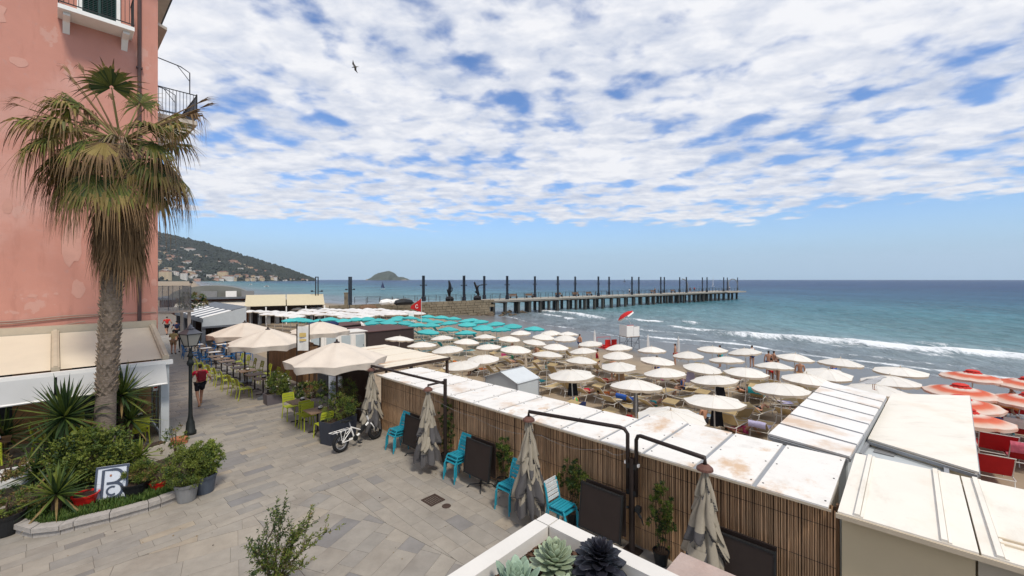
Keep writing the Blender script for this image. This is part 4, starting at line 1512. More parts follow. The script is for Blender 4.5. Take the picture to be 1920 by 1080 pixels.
def skeleton(pose='stand', h=1.7, sway=0.0):
    k = h / 1.7
    J = {}

    def s(n, x, y, z, r):
        J[n] = (Vector((x, y, z)) * k, r * k)
    s('pelvis', 0, 0, .95, .125); s('waist', 0, .005, 1.10, .105); s('chest', 0, 0, 1.30, .125); s('neckb', 0, -.005, 1.44, .062); s('neck', 0, .01, 1.50, .05)
    s('head', 0, .02, 1.585, .082); s('crown', 0, .01, 1.665, .068); s('nose', 0, .105, 1.585, .016)
    for sg_, c in ((-1, 'l'), (1, 'r')):
        s('sh' + c, .175 * sg_, 0, 1.385, .055); s('el' + c, .235 * sg_, -.03, 1.13, .042); s('wr' + c, .25 * sg_, .03, .90, .028); s('ha' + c, .25 * sg_, .05, .835, .03)
        s('hi' + c, .095 * sg_, 0, .88, .088); s('kn' + c, .105 * sg_, .02, .50, .06); s('an' + c, .105 * sg_, -.01, .10, .038); s('to' + c, .115 * sg_, .13, .03, .034)
    mv = lambda n, x, y, z: J.__setitem__(n, (Vector((x, y, z)) * k, J[n][1]))
    if pose == 'walk':
        mv('knr', .10, .17, .52); mv('anr', .10, .22, .12); mv('tor', .11, .35, .06)
        mv('knl', -.10, -.02, .50); mv('anl', -.105, -.30, .16); mv('tol', -.11, -.22, .05)
        mv('ell', -.25, .12, 1.15); mv('wrl', -.22, .30, 1.02); mv('hal', -.20, .35, 1.0)
        mv('elr', .27, -.14, 1.17); mv('wrr', .36, -.02, 1.02); mv('har', .38, .04, 1.0)
    if pose == 'phone':
        for c, q in (('l', -1), ('r', 1)):
            mv('el' + c, .27 * q, .05, 1.15); mv('wr' + c, .12 * q, .25, 1.28); mv('ha' + c, .07 * q, .28, 1.33)
    if pose == 'lie':                                       # lying back on a lounger, head towards -y
        mv('pelvis', 0, 0, .42); mv('waist', 0, -.15, .44); mv('chest', 0, -.34, .53); mv('neckb', 0, -.47, .60); mv('neck', 0, -.52, .63); mv('head', 0, -.59, .69)
        mv('crown', 0, -.67, .71); mv('nose', 0, -.56, .78)
        for c, q in (('l', -1), ('r', 1)):
            mv('sh' + c, .17 * q, -.41, .56); mv('el' + c, .26 * q, -.18, .48); mv('wr' + c, .22 * q, .03, .45); mv('ha' + c, .2 * q, .09, .45)
            mv('hi' + c, .09 * q, .07, .41); mv('kn' + c, .10 * q, .45, .40 + (.22 if (q > 0) == (sway > 0) and sway else 0)); mv('an' + c, .11 * q, .84, .385); mv('to' + c, .13 * q, .90, .47)
    if pose == 'sit':
        for n in ('pelvis', 'waist', 'chest', 'neckb', 'neck', 'head', 'crown', 'nose', 'shl', 'shr', 'ell', 'elr', 'wrl', 'wrr', 'hal', 'har'):
            J[n] = (J[n][0] - Vector((0, 0, .50 * k)), J[n][1])
        for c, q in (('l', -1), ('r', 1)):
            mv('hi' + c, .09 * q, .03, .42); mv('kn' + c, .11 * q, .40, .46); mv('an' + c, .11 * q, .44, .09); mv('to' + c, .12 * q, .57, .03)
            mv('el' + c, .24 * q, .05, .63); mv('wr' + c, .17 * q, .27, .56); mv('ha' + c, .15 * q, .33, .54)
    if pose == 'back':                                      # on the back on the sand, knees up
        for n, p in (('pelvis', (0, 0, .13)), ('waist', (0, -.17, .12)), ('chest', (0, -.36, .14)), ('neckb', (0, -.50, .14)), ('neck', (0, -.56, .15)), ('head', (0, -.64, .16)), ('crown', (0, -.72, .15)), ('nose', (0, -.63, .27))):
            mv(n, *p)
        for c, q in (('l', -1), ('r', 1)):
            mv('sh' + c, .17 * q, -.44, .13); mv('el' + c, .28 * q, -.22, .07); mv('wr' + c, .25 * q, -.02, .05); mv('ha' + c, .24 * q, .05, .05)
            mv('hi' + c, .09 * q, .06, .14); mv('kn' + c, .10 * q, .33, .44); mv('an' + c, .11 * q, .55, .09); mv('to' + c, .12 * q, .68, .04)
    return J


BODY = [('pelvis', 'waist'), ('waist', 'chest'), ('chest', 'neckb'), ('neckb', 'neck'), ('neck', 'head'), ('head', 'crown'), ('head', 'nose')]
for c in 'lr':
    BODY += [('chest', 'sh' + c), ('sh' + c, 'el' + c), ('el' + c, 'wr' + c), ('wr' + c, 'ha' + c), ('pelvis', 'hi' + c), ('hi' + c, 'kn' + c), ('kn' + c, 'an' + c), ('an' + c, 'to' + c)]


def person(label, loc, rz, pose='stand', h=1.7, top=None, bottom=None, hair=M_hair, shoes=None, cap=None, bag=None, sleeves=True, longleg=False, group=None, sway=0.0, fingers=True):
    t0 = thing('person', label, 'person', loc, rz, group)
    J = skeleton(pose, h, sway)
    E_ = list(BODY)
    roots = ['pelvis']
    J2 = dict(J)
    if fingers:
        for c, q in (('l', -1), ('r', 1)):
            w_, ha = J['wr' + c][0], J['ha' + c][0]
            d = (ha - w_).normalized()
            sd_ = d.cross(Vector((0, 0, 1)))
            sd_ = sd_.normalized() if sd_.length > .1 else Vector((0, 1, 0))
            nn = d.cross(sd_)
            for f in range(5):
                o_ = (f - 1.5) * .017
                a = ha + sd_ * o_ if f < 4 else w_.lerp(ha, .5) + sd_ * -.02
                ln = (.05, .062, .058, .045, .04)[f]
                dd = d if f < 4 else (d - sd_ * .9).normalized()
                b = a + dd * (ln * .6); e = b + (dd * .8 + nn * .4).normalized() * ln * .6
                n0 = f'{c}f{f}'
                J2[n0 + 'a'] = (a, .0095); J2[n0 + 'b'] = (b, .0085); J2[n0 + 'c'] = (e, .007)
                E_ += [(n0 + 'a', n0 + 'b'), (n0 + 'b', n0 + 'c')]
                roots.append(n0 + 'a')
    chain_mesh('body', J2, E_, roots, M_skin, t0)
    hd, cr_, ns_ = J['head'][0], J['crown'][0], J['nose'][0]
    back_ = (hd - ns_).normalized()
    hj = {'a': (cr_ + back_ * .01, .078), 'b': (hd + back_ * .03, .075), 'c': (J['neck'][0] + back_ * .03, .045)}
    chain_mesh('hair', hj, [('a', 'b'), ('b', 'c')], ['a'], hair, t0)
    eye = MB()
    for q in (-.032, .032):
        c0 = hd.lerp(cr_, .12) + (ns_ - hd).normalized() * .078
        sd_ = (ns_ - hd).cross(cr_ - hd).normalized()
        eye.lathe([(0, .008), (.009, .0), (0, -.008)], 6, c0 + sd_ * q)
    eye.build('eyes', M_iron, t0)
    if cap:
        chain_mesh('cap', {'a': (cr_, .088), 'b': (cr_.lerp(hd, .55), .09)}, [('a', 'b')], ['a'], cap, t0)
    up = {n: (J[n][0], J[n][1] + .014) for n in ('pelvis', 'waist', 'chest', 'neckb', 'shl', 'shr')}
    up['neckb'] = (J['neckb'][0] - (J['neckb'][0] - J['chest'][0]) * .15, J['neckb'][1] + .008)
    if top:
        e = [('pelvis', 'waist'), ('waist', 'chest'), ('chest', 'neckb'), ('chest', 'shl'), ('chest', 'shr')]
        if sleeves:
            for c in 'lr':
                up['m' + c] = (J['sh' + c][0].lerp(J['el' + c][0], .6), J['el' + c][1] + .022)
                e.append(('sh' + c, 'm' + c))
        chain_mesh('shirt', up, e, ['pelvis'], top, t0)
    if bottom:
        lo = {'pelvis': (J['pelvis'][0], J['pelvis'][1] + .018)}
        e = []
        for c in 'lr':
            lo['hi' + c] = (J['hi' + c][0], J['hi' + c][1] + .016)
            e.append(('pelvis', 'hi' + c))
            f = .75 if sleeves or longleg else .18
            lo['k' + c] = (J['hi' + c][0].lerp(J['kn' + c][0], f), J['kn' + c][1] + (.035 if f > .5 else .04))
            e.append(('hi' + c, 'k' + c))
            if longleg:
                lo['a' + c] = (J['kn' + c][0].lerp(J['an' + c][0], .9), J['an' + c][1] + .02)
                e.append(('k' + c, 'a' + c))
        chain_mesh('shorts' if not longleg else 'trousers', lo, e, ['pelvis'], bottom, t0)
    if shoes:
        for c in 'lr':
            chain_mesh('shoe', {'a': (J['an' + c][0] - Vector((0, .02, .03)), .05), 'b': (J['to' + c][0] + Vector((0, .02, .006)), .042)}, [('a', 'b')], ['a'], shoes, t0)
    if bag:
        b0 = MB().box(0, -.20, 1.22, .28, .13, .40).build('backpack', bag, t0)
        bv = b0.modifiers.new('bevel', 'BEVEL'); bv.width = .04; bv.segments = 2
    return t0


CL = lambda n, c: mat('cloth_' + n, c, .9, var=.12, scale=8)
M_crimson = CL('crimson', (0.50, 0.012, 0.045)); M_blackcl = CL('black', (0.015, 0.015, 0.02)); M_maroon = CL('maroon', (0.16, 0.01, 0.02)); M_navy = CL('navy', (0.02, 0.03, 0.09))
M_yellowcl = CL('straw', (0.55, 0.42, 0.18)); M_whitecl = CL('white', (0.7, 0.68, 0.64)); M_tan = CL('tan', (0.33, 0.2, 0.11)); M_teal = CL('teal', (0.02, 0.28, 0.30)); M_pinkc = CL('pink', (0.6, 0.08, 0.2)); M_bluecl = CL('blue', (0.03, 0.10, 0.38)); M_orange = CL('orange', (0.6, 0.16, 0.03)); M_lilac = CL('lilac', (.45, .42, .6)); M_lightblue = CL('pale_blue', (.35, .48, .6)); M_redcl = CL('red', (.5, .02, .02))
person('person in a crimson t-shirt, black shorts and cap walking away along the promenade', at(375, 762, 0), TH + .1, 'walk', 1.70, M_crimson, M_blackcl, cap=M_blackcl, shoes=M_tan, bag=M_maroon)
person('person in a straw yellow top bending over a phone beside the lamp', at(325, 664, 0), TH - .6, 'phone', 1.66, M_yellowcl, M_tan, shoes=M_blackcl)
person('person in a striped white shirt standing close to the lamp lantern', at(341, 660, 0), TH + 2.4, 'stand', 1.72, M_whitecl, M_blackcl, longleg=True, shoes=M_blackcl)
person('person in a dark top far up the promenade by the pavilion', at(331, 640, 0), TH + .2, 'walk', 1.7, M_navy, M_blackcl, shoes=M_blackcl)
person('person in a bright red top far up the promenade', at(313, 628, 0), TH + .2, 'walk', 1.7, M_redcl, M_blackcl, shoes=M_blackcl)


# ================================================================== STREET LAMP
def lantern_lamp(loc):
    t0 = thing('street_lamp', 'old style cast iron street lamp with a four sided glass lantern', 'street lamp', loc, TH + .35)
    M_lampiron = mat('lamp_cast_iron', (0.022, 0.026, 0.026), .5, metal=.3, var=.25)
    MB().lathe([(0, 0), (.165, 0), (.165, .10), (.13, .14), (.115, .38), (.09, .44), (.075, .52), (.062, .60), (.055, .8), (.05, 1.5), (.045, 2.25)], 16).build('post', M_lampiron, t0, smooth=True)
    MB().lathe([(.05, 2.2), (.085, 2.24), (.10, 2.30), (.085, 2.36), (.06, 2.40), (.055, 2.48), (.09, 2.52), (.07, 2.58), (.045, 2.64), (.045, 2.78)], 14).build('collar', M_lampiron, t0, smooth=True)
    m = MB()
    for k in range(4):
        a = k * PI / 2 + PI / 4
        x, y = math.cos(a), math.sin(a)
        m.tube([(x * .04, y * .04, 2.66), (x * .13, y * .13, 2.70), (x * .11, y * .11, 2.80), (x * .16, y * .16, 2.86)], .013, 5)
    m.build('scroll_bracket', M_lampiron, t0)
    bt, tp, zb, zt = .125, .215, 2.86, 3.24
    fr = MB()
    for sx, sy in ((-1, -1), (1, -1), (1, 1), (-1, 1)):
        fr.beam((sx * bt, sy * bt, zb), (sx * tp, sy * tp, zt), .022, .022)
    for z, q in ((zb, bt), (zt, tp)):
        for s_ in (-1, 1):
            fr.box(0, s_ * q, z, q * 2 - .024, .022, .025); fr.box(s_ * q, 0, z, .022, q * 2 + .022, .027)
    fr.build('lantern_frame', M_lampiron, t0)
    glass = mat('frosted_lamp_glass', (0.52, 0.50, 0.44), .35, var=.06, trans=.4)
    i = .008
    for a, b in (((-1, -1), (1, -1)), ((1, -1), (1, 1)), ((1, 1), (-1, 1)), ((-1, 1), (-1, -1))):
        MB().quad((a[0] * (bt - i), a[1] * (bt - i), zb), (b[0] * (bt - i), b[1] * (bt - i), zb), (b[0] * (tp - i), b[1] * (tp - i), zt), (a[0] * (tp - i), a[1] * (tp - i), zt)).build('glass_pane', glass, t0)
    rf = MB()
    q = .245
    rf.add([(-q, -q, zt + .015), (q, -q, zt + .015), (q, q, zt + .015), (-q, q, zt + .015), (-.09, -.09, zt + .15), (.09, -.09, zt + .15), (.09, .09, zt + .15), (-.09, .09, zt + .15)],
           [(3, 2, 1, 0), (0, 1, 5, 4), (1, 2, 6, 5), (2, 3, 7, 6), (3, 0, 4, 7), (4, 5, 6, 7)])
    rf.lathe([(.10, .15), (.12, .18), (.07, .22), (.05, .27), (.025, .30), (.0, .36)], 10, (0, 0, zt))
    rf.build('lantern_roof', mat('lamp_roof_metal', (.16, .16, .17), .45, metal=.5, var=.2), t0)
    return t0


lantern_lamp(at(357, 814, 0))
rk = MB().prism([(math.cos(a) * .24, math.sin(a) * .2) for a in (0, .9, 1.7, 2.6, 3.5, 4.4, 5.4)], 0, .16)
tag(rk.build('lamp_plinth_stone', M_terracotta, None, loc=at(352, 826, 0) + Vector((-.1, -.2, 0))), 'reddish stone lump at the foot of the street lamp', 'stone')


# ================================================================== CAFE CHAIRS, TABLES, PLANTERS
def cafe_chair(m_, name='cafe_chair', seat_slats=5):
    """slatted metal chair, facing +y"""
    t0 = thing(name, 'x', 'chair')
    for k in range(seat_slats):
        MB().box(0, -.17 + k * .34 / (seat_slats - 1), .455 + .006 * (k in (0, seat_slats - 1)), .40, .34 / seat_slats * .93, .018).build('seat_slat', m_, t0)
    for x in (-.19, .19):
        MB().tube([(x, .185, .448), (x * 1.05, .22, .40), (x * 1.12, .24, 0)], .017, 6).build('front_leg', m_, t0)
        MB().tube([(x * 1.12, -.27, 0), (x * 1.02, -.20, .44), (x, -.235, .66), (x * .97, -.285, .86)], .017, 6).build('rear_leg', m_, t0)
        MB().tube([(x * .92, -.195, .44), (x * .92, .19, .44)], .012, 6).build('seat_rail', m_, t0)
    for k, z in enumerate((.62, .70, .78, .855)):
        MB().box(0, -.232 - (z - .62) * .24, z, .372, .016, .066).build('back_slat', m_, t0)
    return t0


def cafe_table(w_=.68):
    t0 = thing('cafe_table', 'x', 'table')
    for k in range(6):
        MB().box(0, -w_ / 2 + (k + .5) * w_ / 6, .735, w_, w_ / 6 - .008, .022).build('top_board', M_tabletop, t0)
    MB().box(0, 0, .712, w_ * .7, w_ * .7, .02).build('top_frame', M_darkmetal, t0)
    MB().tube([(0, 0, .06), (0, 0, .705)], .032, 8).build('column', M_darkmetal, t0)
    for k in range(4):
        a = k * PI / 2 + PI / 4
        MB().tube([(math.cos(a) * .03, math.sin(a) * .03, .07), (math.cos(a) * .3, math.sin(a) * .3, .02)], .02, 6).build('foot', M_darkmetal, t0)
    return t0


LCH = cafe_chair(M_lime, 'lime_chair'); TBL = cafe_table()
GL = 'lime green chairs of the cafe'


def lime(w, s, rot, label):
    return again(LCH, USED, L(w, s), TH + rot, label, GL)


def table(w, s, label):
    return again(TBL, USED, L(w, s), TH, label, 'small cafe tables')


def holder(w, s, label):
    t0 = thing('napkin_holder', label, 'napkin holder', L(w, s, .748), TH + .3, 'napkin holders on the cafe tables')
    MB().box(0, 0, .02, .13, .10, .04).build('tray', M_iron, t0)
    MB().box(0, 0, .068, .10, .07, .055).build('napkins', M_whitepaint, t0)


for i, (s, nm) in enumerate(((11.85, 'upper'), (10.35, 'lower'))):
    table(-1.62, s, f'{nm} of the two tables standing free on the paving before the shrubs')
    holder(-1.5, s + .05, f'napkin holder on the {nm} table before the shrubs')
    lime(-1.68, s + .62, PI, f'lime green chair on the far side of the {nm} table before the shrubs')
    lime(-1.68, s - .60, 0, f'lime green chair on the near side of the {nm} table before the shrubs')
for i in range(8):
    s = 16.6 + i * 1.12
    lime(-2.05 - .02 * i, s, -PI / 2 + .1 * math.sin(i * 2), f'{ORD[i + 1]} lime chair from the flower planter, promenade side of the long table row')
    if i < 7:
        lime(-.55, s + .2, PI / 2 + .1 * math.sin(i * 3), f'{ORD[i + 1]} lime chair from the flower planter, screen side of the long table row')
    table(-1.32, s + .05, f'{ORD[i + 1]} brown table from the flower planter in the row along the screen')
    if i % 2 == 0:
        holder(-1.28, s + .1, f'napkin holder on the {ORD[i + 1]} table of the long row counted from the flower planter')
# under the veranda
for j_, (w_, s_, nm_) in enumerate(((-5.75, 13.75, 'nearest the post'), (-7.0, 14.2, 'behind the palm trunk'), (-8.6, 13.9, 'behind the big yucca'))):
    table(w_, s_, f'table under the veranda awning {nm_}')
    holder(w_ + .1, s_, f'napkin holder on the veranda table {nm_}')
    lime(w_, s_ - .62, .1, f'lime chair on the front side of the veranda table {nm_}')
    lime(w_ - .05, s_ + .64, PI - .1, f'lime chair on the wall side of the veranda table {nm_}')
    lime(w_ - .66, s_ + .05, -PI / 2, f'lime chair at the left end of the veranda table {nm_}')
# blue cluster further on
BCH = cafe_chair(mat('blue_chair_paint', (0.01, 0.12, 0.32), .45, var=.1), 'blue_chair', 4)
bi = 0
for i in range(6):
    for j, w in enumerate((-1.6, -.5, .5)):
        s = 25.6 + i * 1.05 + .2 * j
        bi += 1
        again(BCH, USED, L(w + .15 * math.sin(i * 3 + j), s), TH + (PI / 2 if (i + j) % 2 else -PI / 2) + .2 * math.sin(bi), f'{ORD[i + 1]} blue chair from the lime ones, {("promenade side", "middle", "beach side")[j]} row by the grey pavilion',
              'blue chairs before the grey pavilion')
for i in range(5):
    for w in (-1.05, .05):
        t0 = again(TBL, USED, L(w, 26.1 + i * 1.05), TH, f'table among the blue chairs, {ORD[i + 1]} from the lime chairs on the ' + ('promenade' if w < -.5 else 'beach') + ' side', 'small cafe tables')
        if (i + int(w < -.5)) % 2:
            c = MB().box(0, 0, .004, .55, .5, .008)
            tag(c.build('table_cloth', M_whitecl, None, loc=L(w, 26.1 + i * 1.05, .748), rz=TH), f'white cloth on the {ORD[i + 1]} ' + ('promenade' if w < -.5 else 'beach') + ' side table among the blue chairs', 'cloth')


def planter_box(name, label, w, s, sx, sy, h, m_, rot=0.0):
    t0 = thing(name, label, 'planter', L(w, s), TH + rot)
    b = MB()
    i = .03
    b.add([(-sx / 2 + i, -sy / 2 + i, 0), (sx / 2 - i, -sy / 2 + i, 0), (sx / 2 - i, sy / 2 - i, 0), (-sx / 2 + i, sy / 2 - i, 0),
           (-sx / 2, -sy / 2, h), (sx / 2, -sy / 2, h), (sx / 2, sy / 2, h), (-sx / 2, sy / 2, h),
           (-sx / 2 + i, -sy / 2 + i, h), (sx / 2 - i, -sy / 2 + i, h), (sx / 2 - i, sy / 2 - i, h), (-sx / 2 + i, sy / 2 - i, h)],
          [(3, 2, 1, 0), (0, 1, 5, 4), (1, 2, 6, 5), (2, 3, 7, 6), (3, 0, 4, 7), (4, 5, 9, 8), (5, 6, 10, 9), (6, 7, 11, 10), (7, 4, 8, 11)])
    b.build('planter_body', m_, t0)
    MB().box(0, 0, h - .06, sx - .08, sy - .08, .04).build('soil', M_soil, t0)
    return t0


M_slate = mat('slate_planter', (0.035, 0.04, 0.055), .5, var=.12)
M_mauve = mat('mauve_grey_planter', (0.13, 0.115, 0.125), .6, var=.12)
planter_box('planter_box', 'large slate blue tapered planter behind the bicycle', -1.42, 9.28, 1.05, .50, .68, M_slate, .30)
planter_box('planter_box', 'mauve grey planter box with the white flowering shrub', -1.25, 15.05, 1.0, .50, .42, M_mauve)
planter_box('planter_box', 'dark planter box under the dull green shrub by the entrance', -.65, 13.3, 1.3, .45, .40, M_mauve)
planter_box('planter_box', 'dark planter box at the picket fence under the big loose shrub', -.55, 10.75, 1.0, .45, .45, M_slate, .1)
M_petal = mat('white_petal', (.8, .78, .72), .7, var=.05, trans=.3)
shrub('flowering_shrub', 'shrub with white blossoms in the mauve grey planter', L(-1.25, 15.05, .38), (.62, .42, .46), .02, 90, 34, .07, (3, 5, 4, 0), 41, flowers=(34, .05, M_petal))
shrub('shrub', 'dull green shrub with a few white flowers by the entrance', L(-.65, 13.3, .36), (.75, .36, .36), .02, 80, 32, .07, (6, 3, 1, 1), 42, flowers=(7, .04, M_petal))
shrub('shrub', 'loose olive green shrub over the slate blue planter', L(-1.40, 9.35, .62), (.62, .42, .42), .02, 90, 30, .065, (2, 5, 4, 1), 43, wide=.35)
shrub('shrub', 'tall loose shrub right of the slate planter before the picket fence', L(-.6, 10.75, .42), (.62, .45, .62), .02, 100, 30, .06, (3, 5, 3, 1), 44, wide=.3)


# ------------------------------------------------------------------ stacked turquoise chairs
TCH = cafe_chair(M_turq, 'turquoise_chair', 6)
for q, (w, s, n, nm, rot) in enumerate(((-.62, 7.25, 3, 'by the first hanging umbrella', PI / 2), (-.60, 4.55, 3, 'between the second umbrella and the middle table top', PI / 2),
                                        (-.70, 2.62, 2, 'left of the third umbrella', PI / 2), (-.62, 1.25, 2, 'behind the white planter corner', PI))):
    for k in range(n):
        tc4 = again(TCH, USED, L(w + (.035 * k if rot < 2 else 0), s + (.0 if rot < 2 else .03 * k), .075 * k), TH + rot,
              f'{("lowest", "middle", "topmost")[k] if n == 3 else ("lower", "upper")[k]} turquoise chair of the stack {nm}', 'stacked turquoise chairs')
        if q == 3:                                          # the worn stack whose paint has gone white on the back
            for ch in tc4.children:
                if ch.name.startswith('back_slat'):
                    ch.data = ch.data.copy(); ch.data.materials[0] = mat('worn_white_paint', (.60, .62, .62), .6, var=.25, scale=18)
                    ch['label'] = 'back slat with white worn paint'

# ------------------------------------------------------------------ folded tables leaning by the fence
for q, (px, s, w, nm) in enumerate(((765, 6.45, -.50, 'left of the second hanging umbrella'), (888, 3.78, -.50, 'right of the middle chair stack'), (1118, .42, -.50, 'left of the double armed post'), (1395, -1.95, -.45, 'half hidden behind the last umbrella'))):
    t0 = thing('folded_table', f'dark brown square table with its top tipped upright, {nm}', 'table', L(w, s), TH, 'tipped up tables along the reed fence')
    m = MB().box(0, 0, 0, .035, .86, .80)
    tp = m.build('table_top', M_darkmetal, t0, loc=(-.08, 0, .70)); tp.rotation_euler = (0, R(7), 0)
    rm = MB()
    for y in (-.43, .43):
        rm.box(-.004, y, 0, .05, .022, .84)
    for z in (-.40, .40):
        rm.box(-.004, 0, z, .05, .838, .022)
    rm.build('rim', M_iron, tp)
    t2 = MB().box(.10, 0, .72, .03, .84, .80).build('second_top', M_darkmetal, t0)
    MB().tube([(0.03, 0, .07), (0.03, 0, .66)], .026, 8).build('column', M_iron, t0)
    for k in range(4):
        a = k * PI / 2 + PI / 4
        MB().tube([(.03 + math.cos(a) * .02, math.sin(a) * .02, .09), (.03 + math.cos(a) * .26, math.sin(a) * .26, .07), (.03 + math.cos(a) * .34, math.sin(a) * .34, .0)], .014, 6).build('foot', M_iron, t0)


# ------------------------------------------------------------------ bicycle
def bicycle():
    p0 = Vector((*at(640, 848, 0)[:2], 0)); p1 = Vector((*at(697, 826, 0)[:2], 0))
    d = (p1 - p0); wb = 1.22
    rz = math.atan2(d.y, d.x)
    t0 = thing('bicycle', 'white framed utility bicycle with fat black tyres and a rear rack', 'bicycle', p0, rz)
    t0.rotation_euler = (R(-6), 0, rz)
    M_tyre = mat('tyre_rubber', (.012, .012, .013), .8, var=.3)
    r = .27
    for x in (0, wb):
        n = 28
        m = MB()
        vs, fs = [], []
        for i in range(n):
            a = 2 * PI * i / n
            for j in range(8):
                b = 2 * PI * j / 8
                rr_ = r - .05 + .05 * math.cos(b)
                vs.append((rr_ * math.cos(a), .05 * math.sin(b), rr_ * math.sin(a)))
        for i in range(n):
            for j in range(8):
                fs.append((i * 8 + j, i * 8 + (j + 1) % 8, ((i + 1) % n) * 8 + (j + 1) % 8, ((i + 1) % n) * 8 + j))
        m.add(vs, fs)
        rim = MB()
        vs, fs = [], []
        for i in range(n):
            a = 2 * PI * i / n
            for rr_, y in ((.185, -.025), (.185, .025), (.165, .02), (.165, -.02)):
                vs.append((rr_ * math.cos(a), y, rr_ * math.sin(a)))
        for i in range(n):
            for j in range(4):
                fs.append((i * 4 + j, i * 4 + (j + 1) % 4, ((i + 1) % n) * 4 + (j + 1) % 4, ((i + 1) % n) * 4 + j))
        rim.add(vs, fs)
        ro = rim.build('wheel', M_alu if x == 0 else M_iron, t0, loc=(x, 0, r))
        m.build('tyre', M_tyre, ro, smooth=True)
        hb = MB().tube([(0, -.05, 0), (0, .05, 0)], .06 if x == 0 else .025, 10)
        for k in range(12):
            a = k * PI / 6
            hb.tube([(math.cos(a) * .03, (.03 if k % 2 else -.03), math.sin(a) * .03), (math.cos(a + .4) * .168, 0, math.sin(a + .4) * .168)], .0035, 4)
        hb.build('spokes', M_iron, ro)
    wf = M_whitepaint
    bb = (.46, 0, .27)
    seat = (.36, 0, .62)
    head0, head1 = (1.02, 0, .60), (.96, 0, .80)
    m = MB()
    m.tube([bb, (.62, 0, .33), (.86, 0, .50), head0], .034, 8)
    m.tube([bb, seat], .022, 8)
    m.tube([head0, head1], .03, 8)
    m.tube([seat, (.70, 0, .44)], .018, 8)
    for y in (-.07, .07):
        m.tube([(0, y, r), (.44, y * .5, .27)], .015, 6); m.tube([(0, y, r), (.37, y * .4, .56)], .013, 6)
        m.tube([head0, (1.06, y, .52), (wb, y, r)], .018, 6)
    m.build('frame', wf, t0)
    m = MB()
    for y in (-.09, .09):
        m.tube([(-.30, y, .615), (.33, y, .60)], .010, 6); m.tube([(0, y, r + .02), (-.05, y, .61)], .008, 6); m.tube([(0, y, r + .02), (.14, y, .605)], .008, 6)
    for k in range(5):
        m.tube([(-.29 + k * .14, -.09, .612), (-.29 + k * .14, .09, .612)], .008, 6)
    m.build('rear_rack', wf, t0)
    m = MB().tube([head1, (.93, 0, .95)], .018, 8)
    m.build('stem', M_iron, t0)
    m = MB().tube([(.80, -.31, 1.02), (.90, -.2, 1.0), (.93, 0, .96), (.90, .2, 1.0), (.80, .31, 1.02)], .013, 6)
    m.build('handlebar', M_iron, t0)
    MB().tube([seat, (.32, 0, .78)], .015, 8).build('seat_post', M_alu, t0)
    MB().add([(.12, -.09, .80), (.12, .09, .80), (.30, .06, .80), (.42, .02, .79), (.42, -.02, .79), (.30, -.06, .80), (.14, -.08, .85), (.14, .08, .85), (.30, .05, .835), (.41, .015, .815), (.41, -.015, .815), (.30, -.05, .835)],
             [(5, 4, 3, 2, 1, 0), (6, 7, 8, 9, 10, 11), (0, 1, 7, 6), (1, 2, 8, 7), (2, 3, 9, 8), (3, 4, 10, 9), (4, 5, 11, 10), (5, 0, 6, 11)]).build('saddle', M_iron, t0)
    m = MB().lathe([(0, -.008), (.085, -.008), (.085, .008), (0, .008)], 16)
    m.v = [(x + bb[0], z - .06, y + bb[2]) for x, y, z in m.v]
    m.tube([bb, (.46, -.09, .27), (.54, -.10, .12)], .010, 6); m.box(.55, -.14, .115, .09, .09, .02)
    m.tube([bb, (.46, .09, .27), (.38, .10, .42)], .010, 6); m.box(.37, .14, .42, .09, .09, .02)
    m.build('crank', M_iron, t0)
    m = MB().beam((.64, 0, .36), (.86, 0, .53), .085, .09)
    m.build('battery', M_iron, t0)


bicycle()

# ================================================================== REED FENCE AND THE CABINS BEHIND IT
M_reed = mat('dry_reed', (0.48, 0.30, 0.17), .75, var=.30, scale=6, rand=.32, stretch=(8, 8, 1.2), bump=.3)
fence = thing('reed_fence', 'long brown reed fence along the seaward edge of the promenade', 'fence', L(0, 0), TH)
S0, S1 = -3.02, 9.08
rr_ = random.Random(17)


def reed_shape(m, x, y, h, r, lean=(0, 0)):
    pts, rs = [], []
    z = 0.0
    nodes = [0]
    while nodes[-1] < h - .25:
        nodes.append(nodes[-1] + .21)
    nodes.append(h)
    for i, q in enumerate(nodes):
        t = q / h
        pts.append((x + lean[0] * t, y + lean[1] * t, q)); rs.append(r * (1 - .15 * t) * (1.12 if i % 2 else .94))
    m.tube(pts, rs, 5, 0, caps=False)


protos = []
rest = MB()
s = S0; n = 0
pr = []
while s < S1:
    r = rr_.uniform(.011, .017)
    s += r
    pr.append((s, r)); s += r + rr_.uniform(0, .004)
shapes = []
for k in range(10):
    m = MB(); reed_shape(m, 0, 0, 1.0, .014, (rr_.uniform(-.006, .006), rr_.uniform(-.012, .012)))
    me_o = m.build('reed', M_reed, fence, smooth=True)
    shapes.append(me_o)
for i, (s, r) in enumerate(pr):
    x = rr_.uniform(-.012, .012); h = rr_.uniform(1.74, 1.815)
    if i < 299:
        o = shapes[i] if i < 10 else shapes[i % 10].copy()
        if i >= 10:
            COL.objects.link(o)
        o.location = (x, s, 0); o.scale = (r / .014, r / .014, h); o.rotation_euler = (0, 0, rr_.uniform(0, 6))
    else:
        reed_shape(rest, x, s, h, r, (rr_.uniform(-.006, .006), rr_.uniform(-.015, .015)))
rest.build('reed', M_reed, fence, smooth=True, kind='stuff')
MB().box(.035, (S0 + S1) / 2, .9, .02, S1 - S0, 1.78).build('backing', mat('reed_backing', (.12, .075, .045), .9, var=.4, scale=12), fence)
for z in (.35, .95, 1.5):
    MB().tube([(-.022, S0, z), (-.022, S1, z)], .004, 4).build('wire', M_iron, fence)
MB().box(0.02, S1 + .035, .92, .10, .05, 1.84).build('end_post', M_wood, fence)
MB().box(0.02, S0 - .02, .92, .07, .035, 1.84).build('end_post', M_wood, fence)
